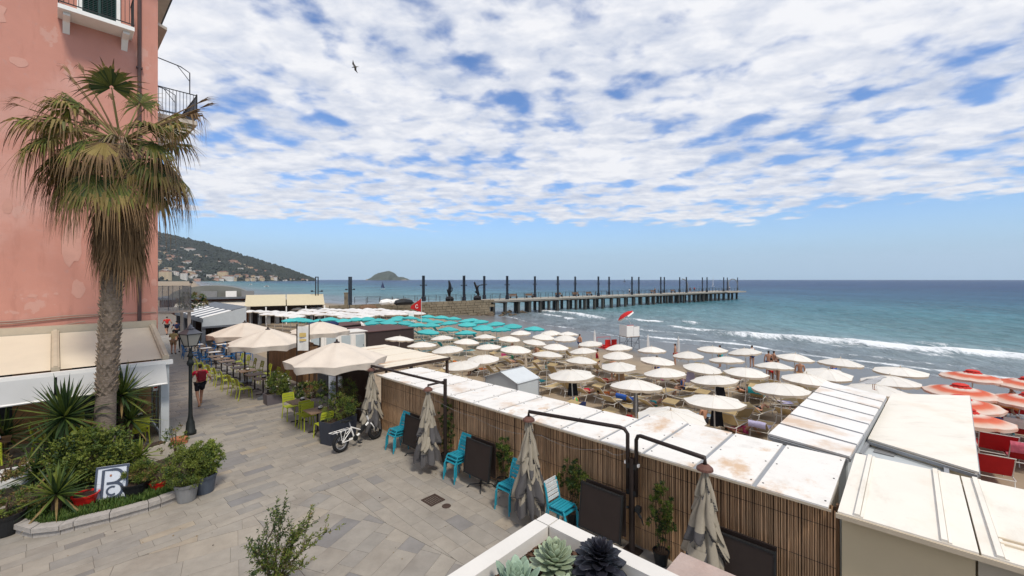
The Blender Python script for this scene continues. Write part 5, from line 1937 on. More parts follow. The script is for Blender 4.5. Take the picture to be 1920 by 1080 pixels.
# long cabin row
row = thing('cabin_row', 'long row of beach cabins with a white panelled roof stained brown at its edge', 'beach cabins', L(0, 0), TH)
ys = [-2.99, -2.04, -1.15, -.25, .66, 1.59, 2.54, 3.44, 4.36, 5.30, 6.25, 7.18, 8.10, 9.10]
MB().box(.70, (-2.95 + 9.0) / 2, .20, 1.2, 11.9, 3.2).build('wall', M_white_cab, row)
for i in range(len(ys) - 1):
    x1 = 1.99 if i < 4 else 1.47
    m = MB().box((-.22 + x1) / 2, (ys[i] + ys[i + 1]) / 2, 1.85, x1 + .22, ys[i + 1] - ys[i] - .07, .028)
    p = m.build('roof_panel', M_white_cab, row)
    sc_ = MB()
    for a in (.08, .5, .92):
        for b in (.09, .91):
            sc_.box(-.22 + (x1 + .22) * a, ys[i] + (ys[i + 1] - ys[i]) * b, 1.867, .022, .022, .008)
    sc_.build('screws', M_iron, p)
    MB().box((-.22 + x1) / 2, ys[i + 1], 1.834, x1 + .20, .08, .02).build('joint_strip', M_alu, row)
MB().box(-.215, (ys[0] + ys[-1]) / 2, 1.822, .012, ys[-1] - ys[0], .035).build('edge_strip', M_awnframe, row)
MB().box(1.6, .0 - 1.2, -.0, .7, 3.2, 3.0).build('wall', M_cream_cab, row)


def cabin(name, label, corners, z, strips, m_roof, m_wall, gz=-1.5, along=True, thick=.04, gap=.05, cat='beach cabin'):
    """cabin below a flat roof surveyed at its four corners: near left, near right, far right, far left"""
    c = [at(px, py, z) for px, py in corners]
    t0 = thing(name, label, cat, (c[0].x, c[0].y, gz), 0)
    o = Vector((c[0].x, c[0].y, gz))
    c = [p - o for p in c]
    bl = lambda a, b: (c[0] * (1 - a) + c[1] * a) * (1 - b) + (c[3] * (1 - a) + c[2] * a) * b
    for k in range(strips):
        b0, b1 = k / strips + gap / 6, (k + 1) / strips - gap / 6
        q = [bl(0, b0), bl(1, b0), bl(1, b1), bl(0, b1)] if along else [bl(b0, 0), bl(b1, 0), bl(b1, 1), bl(b0, 1)]
        MB().slab(q, thick).build('roof_panel', m_roof, t0)
        if strips > 1 and k < strips - 1:
            e = (bl(0, (k + 1) / strips), bl(1, (k + 1) / strips)) if along else (bl((k + 1) / strips, 0), bl((k + 1) / strips, 1))
            MB().beam(e[0] - Vector((0, 0, .03)), e[1] - Vector((0, 0, .03)), .05, .02).build('joint_strip', M_alu, t0)
    i = .04
    w4 = [bl(i, .02), bl(1 - i, .02), bl(1 - i, .98), bl(i, .98)]
    for a, b in zip(w4, w4[1:] + w4[:1]):
        a, b = a.copy(), b.copy()
        a.z = b.z = 0
        MB().beam(a + Vector((0, 0, (z - gz - thick) / 2)), b + Vector((0, 0, (z - gz - thick) / 2)), .03, z - gz - thick - .004).build('wall', m_wall, t0)
    tr_ = MB()
    for a, b in ((0, 1), (1, 2), (2, 3), (3, 0)):
        p, q = c[a] - Vector((0, 0, .075)), c[b] - Vector((0, 0, .075))
        tr_.beam(p.lerp(q, .01), q.lerp(p, .01), .035, .06)
    tr_.build('roof_trim', M_alu, t0)
    return t0, bl


M_strip_roof = mat('white_strip_roof', (0.76, 0.74, 0.70), .5, var=.04, scale=1.5, stain=(.55, .33, .16), stain_scale=.7, stain_amt=.7)
cabin('beach_cabin', 'white roofed beach cabin of seven roof strips with brown runs at one edge', [(1440, 814), (1592, 857), (1662, 742), (1549, 714)], 1.74, 7, M_strip_roof, M_palemetal)
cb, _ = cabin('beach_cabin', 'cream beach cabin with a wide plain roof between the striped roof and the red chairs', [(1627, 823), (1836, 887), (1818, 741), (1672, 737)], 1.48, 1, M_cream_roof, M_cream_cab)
# aluminium framed panel lying between the two
c = [at(x, y, 1.36) for x, y in ((1612, 853), (1776, 897), (1772, 857), (1632, 826))]
pn = thing('framed_panel', 'grey aluminium framed panel lying behind the cream cabin roof', 'panel', (c[0].x, c[0].y, 1.36 - 2.8))
o_ = Vector((c[0].x, c[0].y, 1.36 - 2.8))
c = [p - o_ for p in c]
MB().slab([p - Vector((0, 0, .05)) for p in c], .04).build('panel_sheet', M_palemetal, pn)
for a, b in ((0, 1), (1, 2), (2, 3), (3, 0)):
    d = (c[b] - c[a]).normalized() * .035
    MB().beam(c[a] + d, c[b] - d, .07, .07).build('frame_bar', M_alu, pn)
for q in c:
    MB().beam(q - Vector((0, 0, 2.75)), q - Vector((0, 0, .1)), .05, .05).build('leg', M_alu, pn)
MB().slab([c[3].lerp(c[2], .12) + Vector((0, 0, -.03)) + (c[0] - c[3]) * .22, c[3].lerp(c[2], .40) + Vector((0, 0, -.03)) + (c[0] - c[3]) * .22,
           c[3].lerp(c[2], .40) + Vector((0, 0, -.03)) + (c[0] - c[3]) * .55, c[3].lerp(c[2], .12) + Vector((0, 0, -.03)) + (c[0] - c[3]) * .55], .01).build('vent', M_pot_grey, pn)
# near cream cabins at the right of the fence
nc = thing('beach_cabin', 'big cream cabin in the near right corner with battens across its roof', 'beach cabin', L(0, -3.1), TH)
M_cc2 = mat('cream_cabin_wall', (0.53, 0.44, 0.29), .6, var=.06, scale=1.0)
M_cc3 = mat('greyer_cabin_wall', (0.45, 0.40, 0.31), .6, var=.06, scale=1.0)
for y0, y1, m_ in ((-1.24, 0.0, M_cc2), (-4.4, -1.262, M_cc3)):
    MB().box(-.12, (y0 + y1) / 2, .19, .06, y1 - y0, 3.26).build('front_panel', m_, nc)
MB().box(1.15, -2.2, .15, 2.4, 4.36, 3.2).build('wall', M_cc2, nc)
for y0, y1 in ((-1.255, .03), (-4.5, -1.275)):
    MB().box(1.0, (y0 + y1) / 2, 1.87, 2.62, y1 - y0, .035).build('roof_sheet', M_cream_roof, nc)
for y in (-.17, -.98, -1.42, -2.52, -2.60, -3.3):
    m = MB().box(1.0, y, 1.905, 2.60, .055, .032)
    m.box(1.0, y - .05, 1.896, 2.60, .03, .014)
    m.build('roof_batten', M_cream_roof, nc)
for x in (.10, .02 + .22):
    MB().box(x, -1.96, 1.90, .03, 1.0, .022).build('cross_batten', M_awn, nc)
for y in (-.17, -.98, -1.42, -2.56):
    MB().lathe([(0, .02), (.02, .02), (.022, 0)], 8, (-.27, y, 1.89)).build('bolt', M_iron, nc)
MB().box(-.325, -2.2, 1.835, .03, 4.5, .06).build('roof_edge', M_awnframe, nc)

# ------------------------------------------------------------------ hanging closed parasols and their posts
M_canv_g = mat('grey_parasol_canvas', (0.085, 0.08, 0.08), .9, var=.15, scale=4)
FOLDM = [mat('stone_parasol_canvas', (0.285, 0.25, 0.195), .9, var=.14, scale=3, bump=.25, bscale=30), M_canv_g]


def closed_parasol(label, loc, seed, top=2.08):
    r_ = random.Random(seed)
    t0 = thing('closed_parasol', label, 'parasol', loc, r_.uniform(0, 6), 'closed parasols hanging along the reed fence')
    # one continuous draped skin: deep pleats falling in overlapping, staggered tucks
    NP = 7
    offs = [r_.uniform(0, 1) for _ in range(NP)]
    wid_ = [r_.uniform(.8, 1.2) for _ in range(NP)]
    tot = sum(wid_)
    edges = [0]
    for q in wid_:
        edges.append(edges[-1] + q / tot)
    grey = [r_.random() < .45 for _ in range(NP)]
    NA, NZ = 84, 78
    z_top, z_bot = top - .02, .34
    vs, cols = [], []
    for j in range(NZ + 1):
        v = j / NZ
        for i in range(NA):
            f = i / NA
            p = next(q for q in range(NP) if edges[q + 1] > f or q == NP - 1)
            u = (f - edges[p]) / (edges[p + 1] - edges[p])
            mid = abs(u * 2 - 1)
            base_ = .045 + .31 * v ** .9 - .05 * max(0, v - .82) / .18
            tuck = (v * 2.5 + offs[p] + .30 * mid ** 1.2) % 1.0
            pleat = .62 + .48 * (1 - mid ** 1.6)
            rad_ = base_ * pleat * (.74 + .42 * tuck ** .8) + .008 * math.sin(v * 25 + p * 2 + u * 5) + .015 * v * math.sin(u * 11 + p)
            a = 2 * PI * f + .25 * math.sin(v * 2.4 + seed) + .05 * math.sin(v * 14 + p)
            hem = .10 * (1 - mid) * (.4 + offs[p]) if v > .98 else 0
            vs.append((rad_ * math.cos(a), rad_ * math.sin(a), z_top - (z_top - z_bot) * v - hem))
            cols.append((p, tuck, v))
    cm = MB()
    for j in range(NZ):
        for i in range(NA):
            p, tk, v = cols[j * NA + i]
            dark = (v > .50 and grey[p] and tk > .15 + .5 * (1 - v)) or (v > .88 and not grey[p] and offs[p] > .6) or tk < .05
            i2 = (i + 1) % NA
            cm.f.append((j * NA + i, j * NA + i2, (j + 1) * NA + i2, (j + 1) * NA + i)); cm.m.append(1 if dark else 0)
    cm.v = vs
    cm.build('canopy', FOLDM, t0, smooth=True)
    # loose corners of cloth hanging over the tie
    for k in range(9):
        a0 = r_.uniform(0, 2 * PI); z0 = r_.uniform(.75, 1.75); h = r_.uniform(.22, .42); da = r_.uniform(.35, .6)
        vv = (z_top - z0) / (z_top - z_bot)
        r0 = (.045 + .31 * vv ** .9) * 1.0
        m = MB(); nu, nv = 6, 5
        fv = []
        for jj in range(nv + 1):
            w_ = jj / nv
            for ii in range(nu + 1):
                u = ii / nu * 2 - 1
                rad_ = r0 * (.90 + .42 * w_) + .035 * w_ * (1 - abs(u))
                a = a0 + da * u * (1 - .55 * w_)
                fv.append((rad_ * math.cos(a), rad_ * math.sin(a), z0 - h * w_ * (1 - .25 * abs(u))))
        m.add(fv, [(jj * (nu + 1) + ii, jj * (nu + 1) + ii + 1, (jj + 1) * (nu + 1) + ii + 1, (jj + 1) * (nu + 1) + ii) for jj in range(nv) for ii in range(nu)], 1 if r_.random() < .25 and z0 < 1.1 else 0)
        m.build('cloth_corner', FOLDM, t0, smooth=True)
    k_ = 1
    MB().tube([(0, 0, .30), (0, 0, top + .02)], .03, 8).build('rod', M_darkmetal, t0)
    MB().lathe([(.0, top + .09), (.06, top + .08), (.12, top + .03), (.125, top - .005), (.05, top - .02)], 14).build('hub_cap', mat('rusty_hub', (.13, .06, .045), .7, var=.3), t0)
    return t0


UP = {1: (-.63, 8.68, 'leftmost closed parasol, hanging over the front wheel of the bicycle'), 2: (-.85, 5.39, 'closed parasol hanging between the left chair stack and the middle one'),
      3: (-.87, 1.92, 'closed parasol hanging from the longer arm of the double post'), 4: (-.60, -1.45, 'nearest closed parasol, hanging from the right arm of the double post')}
for k, (w, s, lab) in UP.items():
    closed_parasol(lab, L(w, s), 50 + k, 2.12 if k < 4 else 2.05)
# double post
dp = thing('parasol_post', 'dark double armed parasol post standing against the reed fence', 'post', L(-.26, -.05), TH)
MB().tube([(0, 0, 0), (0, 0, 1.72)], .055, 10).build('post', M_darkmetal, dp)
MB().box(0, 0, .015, .3, .3, .03).build('foot_plate', M_darkmetal, dp)
for sg_, (w, s) in ((1, UP[3][:2]), (-1, UP[4][:2])):
    ex, ey = w + .26, s + .05
    y0 = sg_ * .085
    tz = 2.25 if sg_ > 0 else 2.18
    m = MB().tube([(0, y0, 1.05), (0, y0, tz - .10), (ex * .03, y0 + (ey - y0) * .03, tz - .02), (ex * .07, y0 + (ey - y0) * .07, tz), (ex, ey, tz + .05), (ex, ey, tz - .06)], .036, 9)
    m.build('arm', M_darkmetal, dp, smooth=True)
    MB().box(0, sg_ * .043, 1.10, .07, .10, .09).build('clamp', M_iron, dp)
    MB().box(0, sg_ * .043, 1.58, .07, .10, .09).build('clamp', M_iron, dp)
    MB().box(0, sg_ * .128, 1.62, .05, .03, .05).build('white_clip', M_whitepaint, dp)
    m = MB().tube([(0, sg_ * .06, .80), (-.05, sg_ * .14, .80), (-.08, sg_ * .22, .74)], .025, 6)
    m.box(-.05, sg_ * .15, .86, .09, .09, .10)
    m.tube([(-.07, sg_ * .2, .78), (-.07, sg_ * .26, .62)], .012, 5)
    m.build('crank', M_iron, dp)
p2 = thing('parasol_post', 'dark parasol post with one long arm behind the second closed parasol', 'post', L(-.36, 5.30), TH)
MB().tube([(0, 0, 0), (0, 0, 2.34)], .05, 10).build('post', M_darkmetal, p2)
MB().tube([(0, 0, 2.22), (UP[1][0] + .36, UP[1][1] - 5.30, 2.27), (UP[1][0] + .36, UP[1][1] - 5.30, 2.14)], .036, 9).build('arm', M_darkmetal, p2)
MB().tube([(0, .0, 2.28), (UP[2][0] + .36, UP[2][1] - 5.30, 2.25), (UP[2][0] + .36, UP[2][1] - 5.30, 2.13)], .03, 8).build('arm', M_darkmetal, p2)
# loose cable strung along the posts
m = MB()
pts = [L(-.55, 6.2, 2.0), L(-.3, 4.2, 1.55), L(-.5, 1.9, 1.72), L(-.3, 0.5, 1.75), L(-.26, -.05, 1.9)]
pp = []
for a, b in zip(pts, pts[1:]):
    for k in range(6):
        t = k / 6
        q = a.lerp(b, t); q.z -= .12 * math.sin(PI * t); pp.append(q)
m.tube(pp, .0028, 4)
tag(m.build('light_cable', M_pot_grey, None), 'thin pale cable sagging along the reed fence between the parasol posts', 'cable')

# climbers on the fence
for i, (px, w, zc, rz_, rx, sd_, lab, wt_) in enumerate(((840, -.10, 1.0, .75, .30, 61, 'dark green climber on the fence beside the second parasol', (6, 4, 1, 0)), (945, -.12, .85, .45, .30, 62, 'dark climber on the fence left of the third parasol', (7, 3, 1, 0)),
                                                       (1078, -.16, .95, .40, .42, 63, 'bushy climber on the fence above the turquoise chair back', (4, 5, 2, 0)), (1242, -.16, .95, .55, .28, 64, 'tall climber on the fence right of the double post', (4, 5, 2, 0)))):
    s = s_at(px, w)
    r_ = random.Random(sd_)
    t0 = thing('climbing_plant', lab, 'climbing plant', L(w - .06, s), TH)
    m = MB()
    foliage(m, r_, (0, 0, zc), (.15, rx, rz_), 60, 36, .06, wt_, .25, .35)
    foliage(m, r_, (.05, 0, zc - .5), (.08, rx * .4, .5), 16, 16, .05, wt_, .2, .35)
    m.build('foliage', LEAVES, t0)
    m = MB()
    for k in range(4):
        m.tube([(0, .03 * k - .05, 0), (.02, (k - 1.5) * .05, zc * .6), (.0, (k - 1.5) * .12, zc)], [.012, .009, .005], 5)
    m.build('stem', M_bark, t0)
    pot('plant_pot', 'dark pot on the ground under the ' + lab.split(' on the')[0] + ' ' + ('beside the second parasol', 'left of the third parasol', 'above the turquoise chair', 'right of the double post')[i], L(w - .06, s), .10, .14, .24, M_iron)


# ================================================================== CREAM PARASOLS OF THE CAFE, SCREENS, PERGOLA
def cafe_parasol(label, loc, rad_, rim, apex, seed, rot=0.0, n=8):
    r_ = random.Random(seed)
    t0 = thing('cafe_parasol', label, 'parasol', loc, rot, 'big cream parasols over the cafe tables')
    m = MB(); K = 6; Jn = 6
    N = n * K
    vs = [(0, 0, apex)]
    for j in range(1, Jn + 1):
        v = j / Jn
        for i in range(N):
            u = (i % K) / K
            a = 2 * PI * i / N
            chord = math.cos(PI / n) / math.cos((u - .5) * 2 * PI / n)
            sag = math.sin(PI * u)
            rr2 = rad_ * v * chord * (1 - .06 * sag * v)
            vs.append((rr2 * math.cos(a), rr2 * math.sin(a), apex - (apex - rim) * v ** 1.12 - .07 * sag * v * (1.2 - v) * 2))
    fs = [(0, 1 + i, 1 + (i + 1) % N) for i in range(N)]
    for j in range(Jn - 1):
        for i in range(N):
            i2 = (i + 1) % N
            fs.append((1 + j * N + i, 1 + (j + 1) * N + i, 1 + (j + 1) * N + i2, 1 + j * N + i2))
    m.add(vs, fs)
    m.build('canopy', M_taupe, t0, smooth=True)
    m = MB()
    vs = []
    for j in range(4):
        for i in range(N):
            u = (i % K) / K; a = 2 * PI * i / N
            chord = math.cos(PI / n) / math.cos((u - .5) * 2 * PI / n)
            rr2 = rad_ * chord * (1 - .06 * math.sin(PI * u)) + .004 - .02 * j * math.sin(i * 1.9 + seed) * .5 - .02 * j
            z = rim - .085 * j * (1 - .25 * math.sin(PI * u)) + .001
            vs.append((rr2 * math.cos(a), rr2 * math.sin(a), z))
    fs = [(j * N + i, j * N + (i + 1) % N, (j + 1) * N + (i + 1) % N, (j + 1) * N + i) for j in range(3) for i in range(N)]
    m.add(vs, fs)
    m.build('valance', M_taupe, t0, smooth=True)
    for i in range(n):
        a = 2 * PI * i / n
        MB().tube([(0.05 * math.cos(a), .05 * math.sin(a), apex - .06), (rad_ * .97 * math.cos(a), rad_ * .97 * math.sin(a), rim - .035)], .013, 5).build('rib', M_wood, t0)
    MB().tube([(0, 0, 0), (0, 0, apex - .02)], .034, 8).build('pole', M_darkmetal, t0)
    MB().lathe([(0, apex + .09), (.03, apex + .08), (.035, apex + .02), (.09, apex - .005), (.10, apex - .03)], 10).build('finial', M_darkmetal, t0)
    MB().box(0, 0, .05, .6, .6, .10).build('base', M_greymetal, t0)
    return t0


cafe_parasol('nearest big cream parasol, open beside the striped pergola roof', Vector((-5.85, 14.25, 0)), 1.62, 2.36, 2.92, 1, .35)
cafe_parasol('big cream parasol over the middle of the lime chair row, behind the nearest one', Vector((-10.3, 18.0, 0)), 1.55, 2.36, 2.92, 2, .2)
cafe_parasol('big cream parasol at the far end of the lime chair row', Vector((-12.9, 20.6, 0)), 1.55, 2.40, 2.94, 3, .5)
cafe_parasol('big cream parasol nearest the beach side behind the banner', Vector((-9.9, 22.0, 0)), 1.5, 2.35, 2.85, 4, .1)
pg = thing('pergola', 'low pergola with rust stained cream roof strips beside the cabin row', 'pergola', L(-.30, 9.42), TH)
M_perg = mat('rusty_cream_roof', (.75, .67, .54), .6, var=.06, scale=1.0, stain=(.46, .23, .10), stain_scale=1.0, stain_amt=.9, stretch=(.35, 1.6, 1))
for k in range(7):
    MB().box(1.68, .36 + k * .68, 1.94 + .012 * (k % 2), 3.4, .66, .03).build('roof_strip', M_perg, pg)
MB().box(1.68, -.01, 1.90, 3.46, .05, .10).build('edge_beam', M_darkwood, pg)
MB().box(3.42, 2.4, 1.90, .05, 4.8, .10).build('edge_beam', M_darkwood, pg)
for x, y in ((.1, .1), (3.35, .1), (.1, 4.6), (3.35, 4.6), (1.7, .1)):
    MB().box(x, y, .95 - .75, .09, .09, 1.9 + 1.5).build('post', M_darkwood, pg)
# wooden screens
ws1 = thing('wood_screen', 'long brown board screen on the seaward side of the lime chair row', 'screen', L(.62, 16.2), TH)
for k in range(40):
    MB().box(rr_.uniform(-.004, .004), .08 + k * .15, 1.05, .03, .144, 2.1).build('board', M_wood, ws1)
for z in (.3, 1.9):
    MB().box(.03, 3.0, z, .03, 6.0, .08).build('rail', M_darkwood, ws1)
ws2 = thing('wood_screen', 'short orange brown board screen behind the white flowering shrub', 'screen', L(-.02, 15.75), TH)
for k in range(5):
    MB().box(.07 + k * .13, 0, 1.0, .125, .03, 2.0).build('board', M_wood, ws2)
MB().box(.65, .28, 1.02, .03, .9, 2.04).build('side_board', M_darkwood, ws2)
en = thing('entrance_booth', 'dark entrance booth with a menu board under the pergola', 'booth', L(.25, 12.2), TH)
MB().box(.9, 1.2, .95, .05, 3.0, 1.9).build('back_wall', M_darkwood, en)
MB().box(.3, 2.3, .5, .5, 1.0, 1.0).build('counter', M_greymetal, en)
MB().box(.3, 2.3, 1.02, .56, 1.06, .04).build('counter_top', M_palemetal, en)
mbd = thing('menu_board', 'white framed menu board standing at the entrance', 'notice board', L(-.12, 12.35), TH + .25)
MB().box(0, 0, .78, .04, .66, 1.0).build('sheet', M_signwhite, mbd)
for y in (-.35, .35):
    MB().box(0, y, .66, .05, .04, 1.32).build('frame_post', M_alu, mbd)
MB().box(0, 0, .26, .05, .66, .04).build('frame_rail', M_alu, mbd); MB().box(0, 0, 1.30, .05, .66, .04).build('frame_rail', M_alu, mbd)
MB().box(-.024, .02, .82, .008, .42, .40).build('printed_panel', mat('pale_blue_print', (.36, .42, .5), .5, var=.3, scale=14), mbd)
pf = thing('picket_fence', 'low dark picket fence in front of the entrance', 'fence', L(-.2, 10.2), TH)
for k in range(14):
    MB().box(0, .05 + k * .125, .48 + .02 * (k % 2), .025, .085, .96).build('picket', M_darkwood, pf)
for z in (.25, .75):
    MB().box(.028, .87, z, .03, 1.75, .06).build('rail', M_darkwood, pf)
bn = thing('banner', 'upright white banner with a yellow emblem between two poles', 'banner', L(-.60, 14.2), TH - .75)
for x in (-.24, .24):
    MB().tube([(x, 0, 0), (x, 0, 3.2)], .022, 6).build('pole', M_darkmetal, bn)
m = MB()
vs = [(-.215 + .43 * i / 4, .02 * math.sin(i * 1.5), 2.12 + .98 * j / 4) for j in range(5) for i in range(5)]
m.add(vs, [(j * 5 + i, j * 5 + i + 1, j * 5 + i + 6, j * 5 + i + 5) for j in range(4) for i in range(4)])
m.build('cloth', M_whitecl, bn, smooth=True)
for z, h_ in ((2.76, .16), (2.55, .08)):
    MB().box(0, -.028, z, .26, .006, h_).build('emblem', mat('faded_yellow', (.62, .45, .16), .8, var=.2), bn)

# ------------------------------------------------------------------ pavilion and terraces up the promenade
pv = thing('grey_pavilion', 'grey framed garden pavilion with a sloping roof of white strips', 'pavilion', L(-.45, 32.2), TH)
zl, zr = 2.28, 2.95
for x in (0, 2.5):
    for y in (0, 3.0, 6.0, 9.0):
        MB().box(x + .1, y + .1, (zl if x == 0 else zr) / 2 - .06, .20, .20, (zl if x == 0 else zr) - .12).build('post', M_greymetal, pv)
MB().prism([(0, 0), (2.7, 0), (2.7, zr - 1.72), (0, zl - 1.78)], -.02, .02)
m = MB().add([(0, -.012, 1.72), (2.7, -.012, 1.74), (2.7, -.012, zr), (0, -.012, zl), (0, .03, 1.72), (2.7, .03, 1.74), (2.7, .03, zr), (0, .03, zl)],
             [(0, 1, 2, 3), (7, 6, 5, 4), (0, 4, 5, 1), (1, 5, 6, 2), (2, 6, 7, 3), (3, 7, 4, 0)])
m.build('gable_panel', M_palemetal, pv)
MB().box(1.35, -.02, 1.66, 2.7, .12, .12).build('front_beam', M_greymetal, pv)
MB().box(-.02, 4.6, zl - .14, .14, 9.3, .22).build('side_beam', M_greymetal, pv)
for k in range(12):
    y0, y1 = .05 + k * .77, .05 + (k + 1) * .77
    m_ = M_whitepaint if k % 2 == 0 else M_greymetal
    MB().slab([(0, y0, zl + .05), (1.75, y0, zl + .05 + (zr - zl) * .648), (1.75, y1 - .02, zl + .05 + (zr - zl) * .648), (0, y1 - .02, zl + .05)], .04).build('roof_strip', m_, pv)
MB().slab([(1.77, .05, zl + .06 + (zr - zl) * .655), (2.75, .05, zr + .05), (2.75, 9.3, zr + .05), (1.77, 9.3, zl + .06 + (zr - zl) * .655)], .05).build('roof_sheet', M_greymetal, pv)
MB().box(2.55, 4.6, 1.3, .05, 9.2, 2.6).build('back_wall', M_darkwood, pv)
MB().box(1.3, 9.2, 1.1, 2.6, .05, 2.2).build('end_wall', M_darkwood, pv)
nt_ = thing('netted_terrace', 'grey netted terrace screen on a projecting roof left of the pavilion', 'terrace', (-20.75, 25.0, 0), .75)
MB().slab([(-1.2, 0, 3.12), (1.7, 0, 3.12), (1.7, 4.5, 3.12), (-1.2, 4.5, 3.12)], .12).build('slab', M_stone, nt_)
for x in (-1.1, -.57, -.04, .49, 1.02, 1.55):
    MB().box(x, .06, 3.86, .035, .035, 1.46).build('post', M_greymetal, nt_)
    MB().box(x, 4.3, 3.86, .035, .035, 1.46).build('post', M_greymetal, nt_)
MB().box(.22, .06, 4.60, 2.7, .04, .04).build('top_rail', M_greymetal, nt_)
M_net = mat('grey_net', (.26, .255, .245), .9, var=.3, scale=5, trans=.3, stretch=(5, 1, .6))
_nt = M_net.node_tree
_tr = _nt.nodes.new('ShaderNodeBsdfTransparent'); _mx = _nt.nodes.new('ShaderNodeMixShader'); _mx.inputs[0].default_value = .42
_o = _nt.nodes['Material Output']; _src = _o.inputs[0].links[0].from_socket
_nt.links.new(_src, _mx.inputs[1]); _nt.links.new(_tr.outputs[0], _mx.inputs[2]); _nt.links.new(_mx.outputs[0], _o.inputs[0])
for k in range(5):
    m = MB()
    vs = [(-1.08 + .53 * k + .49 * i / 4, .03 + .02 * math.sin(i * 2 + k), 3.14 + 1.42 * j / 3) for j in range(4) for i in range(5)]
    m.add(vs, [(j * 5 + i, j * 5 + i + 1, j * 5 + i + 6, j * 5 + i + 5) for j in range(3) for i in range(4)])
    m.build('net_panel', M_net, nt_, smooth=True)
MB().box(1.58, 2.2, 3.85, .02, 4.2, 1.4).build('net_panel', M_net, nt_)
for x, y in ((-1.0, .3), (1.5, .3), (-1.0, 4.2), (1.5, 4.2)):
    MB().box(x, y, 1.5, .16, .16, 3.0).build('column', M_stone, nt_)
shrub('roof_plant', 'dull olive plants behind the net of the terrace', Vector((-20.2, 27.0, 3.1)), (1.2, .8, .55), .1, 50, 26, .12, (4, 3, 0, 4), 71, cat='plants')


def bird(name, label, loc, rz, span=0, s_=1.0, m_body=None, cat='bird'):
    t0 = thing(name, label, cat, loc, rz)
    m_b = m_body or M_iron
    chain_mesh('body', {'a': (Vector((0, -.16, .13)) * s_, .02 * s_), 'b': (Vector((0, -.05, .16)) * s_, .055 * s_), 'c': (Vector((0, .07, .19)) * s_, .05 * s_), 'd': (Vector((0, .14, .25)) * s_, .03 * s_), 'e': (Vector((0, .18, .27)) * s_, .03 * s_), 'f': (Vector((0, .25, .26)) * s_, .008 * s_)},
               [('a', 'b'), ('b', 'c'), ('c', 'd'), ('d', 'e'), ('e', 'f')], ['c'], m_b, t0)
    if not span:
        for x in (-.025, .025):
            MB().tube([(x * s_, 0, .12 * s_), (x * s_, .01 * s_, 0), (x * s_, .05 * s_, .004)], .006 * s_, 5).build('leg', M_terracotta, t0)
        for x in (-1, 1):
            MB().add([(x * .05 * s_, .08 * s_, .22 * s_), (x * .065 * s_, .0, .13 * s_), (x * .03 * s_, -.28 * s_, .13 * s_), (x * .03 * s_, -.1 * s_, .215 * s_)], [(0, 1, 2, 3)]).build('wing', m_b, t0)
    else:
        for x in (-1, 1):
            MB().add([(x * .03, .09, .20), (x * span * .45, .16, .36), (x * span, -.02, .30), (x * span * .5, .0, .33), (x * .03, -.08, .18),
                      (x * .03, .09, .185), (x * span * .45, .16, .345), (x * span, -.02, .29), (x * span * .5, .0, .315), (x * .03, -.08, .165)],
                     [(0, 1, 3, 4), (1, 2, 3), (5, 9, 8, 6), (6, 8, 7), (0, 5, 6, 1), (1, 6, 7, 2), (4, 3, 8, 9), (3, 2, 7, 8)]).build('wing', m_b, t0)
        MB().add([(0, -.12, .15), (.06, -.26, .14), (-.06, -.26, .14), (0, -.2, .125)], [(0, 1, 2), (0, 3, 1), (0, 2, 3), (1, 3, 2)]).build('tail', M_whitepaint, t0)
    return t0


M_gull = mat('gull_grey', (.42, .42, .43), .7, var=.15)
M_gulld = mat('gull_underside', (.13, .115, .10), .8, var=.2)
ze = 5 + (524 - 122) * 34 / 800
g_ = bird('seagull', 'seagull flying high against the clouds', ((666 - 960) / 800 * 34, 34, ze - .2), 1.2, .52, 1.15, M_gulld)
g_.rotation_euler = (R(-25), R(48), 1.35)
pz = at(1636, 730, 1.74)
bird('seagull', 'seagull standing at the far end of the striped cabin roof', (pz.x - .02, pz.y - .05, 1.742), -1.7, 0, 1.45, M_gull)
bird('pigeon', 'dark pigeon on the top rail of the netted terrace', (-19.66, 26.12, 4.62), .9, 0, 1.2, M_iron)
pz = at(680, 617, .75)
bird('seagull', 'seagull standing on the brown hut roof', (pz.x, pz.y, .82), .8, 0, 1.9, M_whitepaint)


# domed beach hall, awning hall
dm = thing('domed_hall', 'low beach hall with a grey vaulted roof and machines on top', 'building', (-46.5, 66, -1.4), .55)
MB().box(0, 4, 1.7, 12.5, 8, 3.4).build('wall', mat('brown_red_wall', (.16, .06, .04), .8, var=.2), dm)
MB().box(0, 3.4, 3.55, 13.6, 10.2, .3).build('eaves', M_greymetal, dm)
m = MB()
vs = []
for i in range(13):
    a = PI * i / 12
    for y in (-.8, 3, 7):
        vs.append((-5.2 * math.cos(a), y + .5, 3.7 + 1.75 * math.sin(a)))
m.add(vs, [(i * 3 + j, (i + 1) * 3 + j, (i + 1) * 3 + j + 1, i * 3 + j + 1) for i in range(12) for j in range(2)] + [tuple(i * 3 for i in range(13))])
m.build('vaulted_roof', mat('vault_sheet', (.17, .17, .15), .7, var=.2, scale=1), dm)
for x, w_ in ((-.2, 2.0), (2.6, 1.4), (4.8, 1.7)):
    MB().box(x, -1.2, 4.15, w_, .8, .9).build('air_unit', M_pot_grey if x != 2.6 else M_whitepaint, dm)
m = MB().slab([(-4.2, -3.4, 2.35), (6.2, -3.4, 2.35), (6.2, -.2, 3.1), (-4.2, -.2, 3.1)], .08)
m.build('awning', M_cream, dm)
for x in (-4, -1, 2, 6):
    MB().box(x, -3.3, 1.15, .12, .12, 2.3).build('post', M_wood, dm)
ah = thing('awning_hall', 'open beach restaurant under two broad cream awning panels', 'restaurant', (-32.0, 60.5, -1.4), .50)
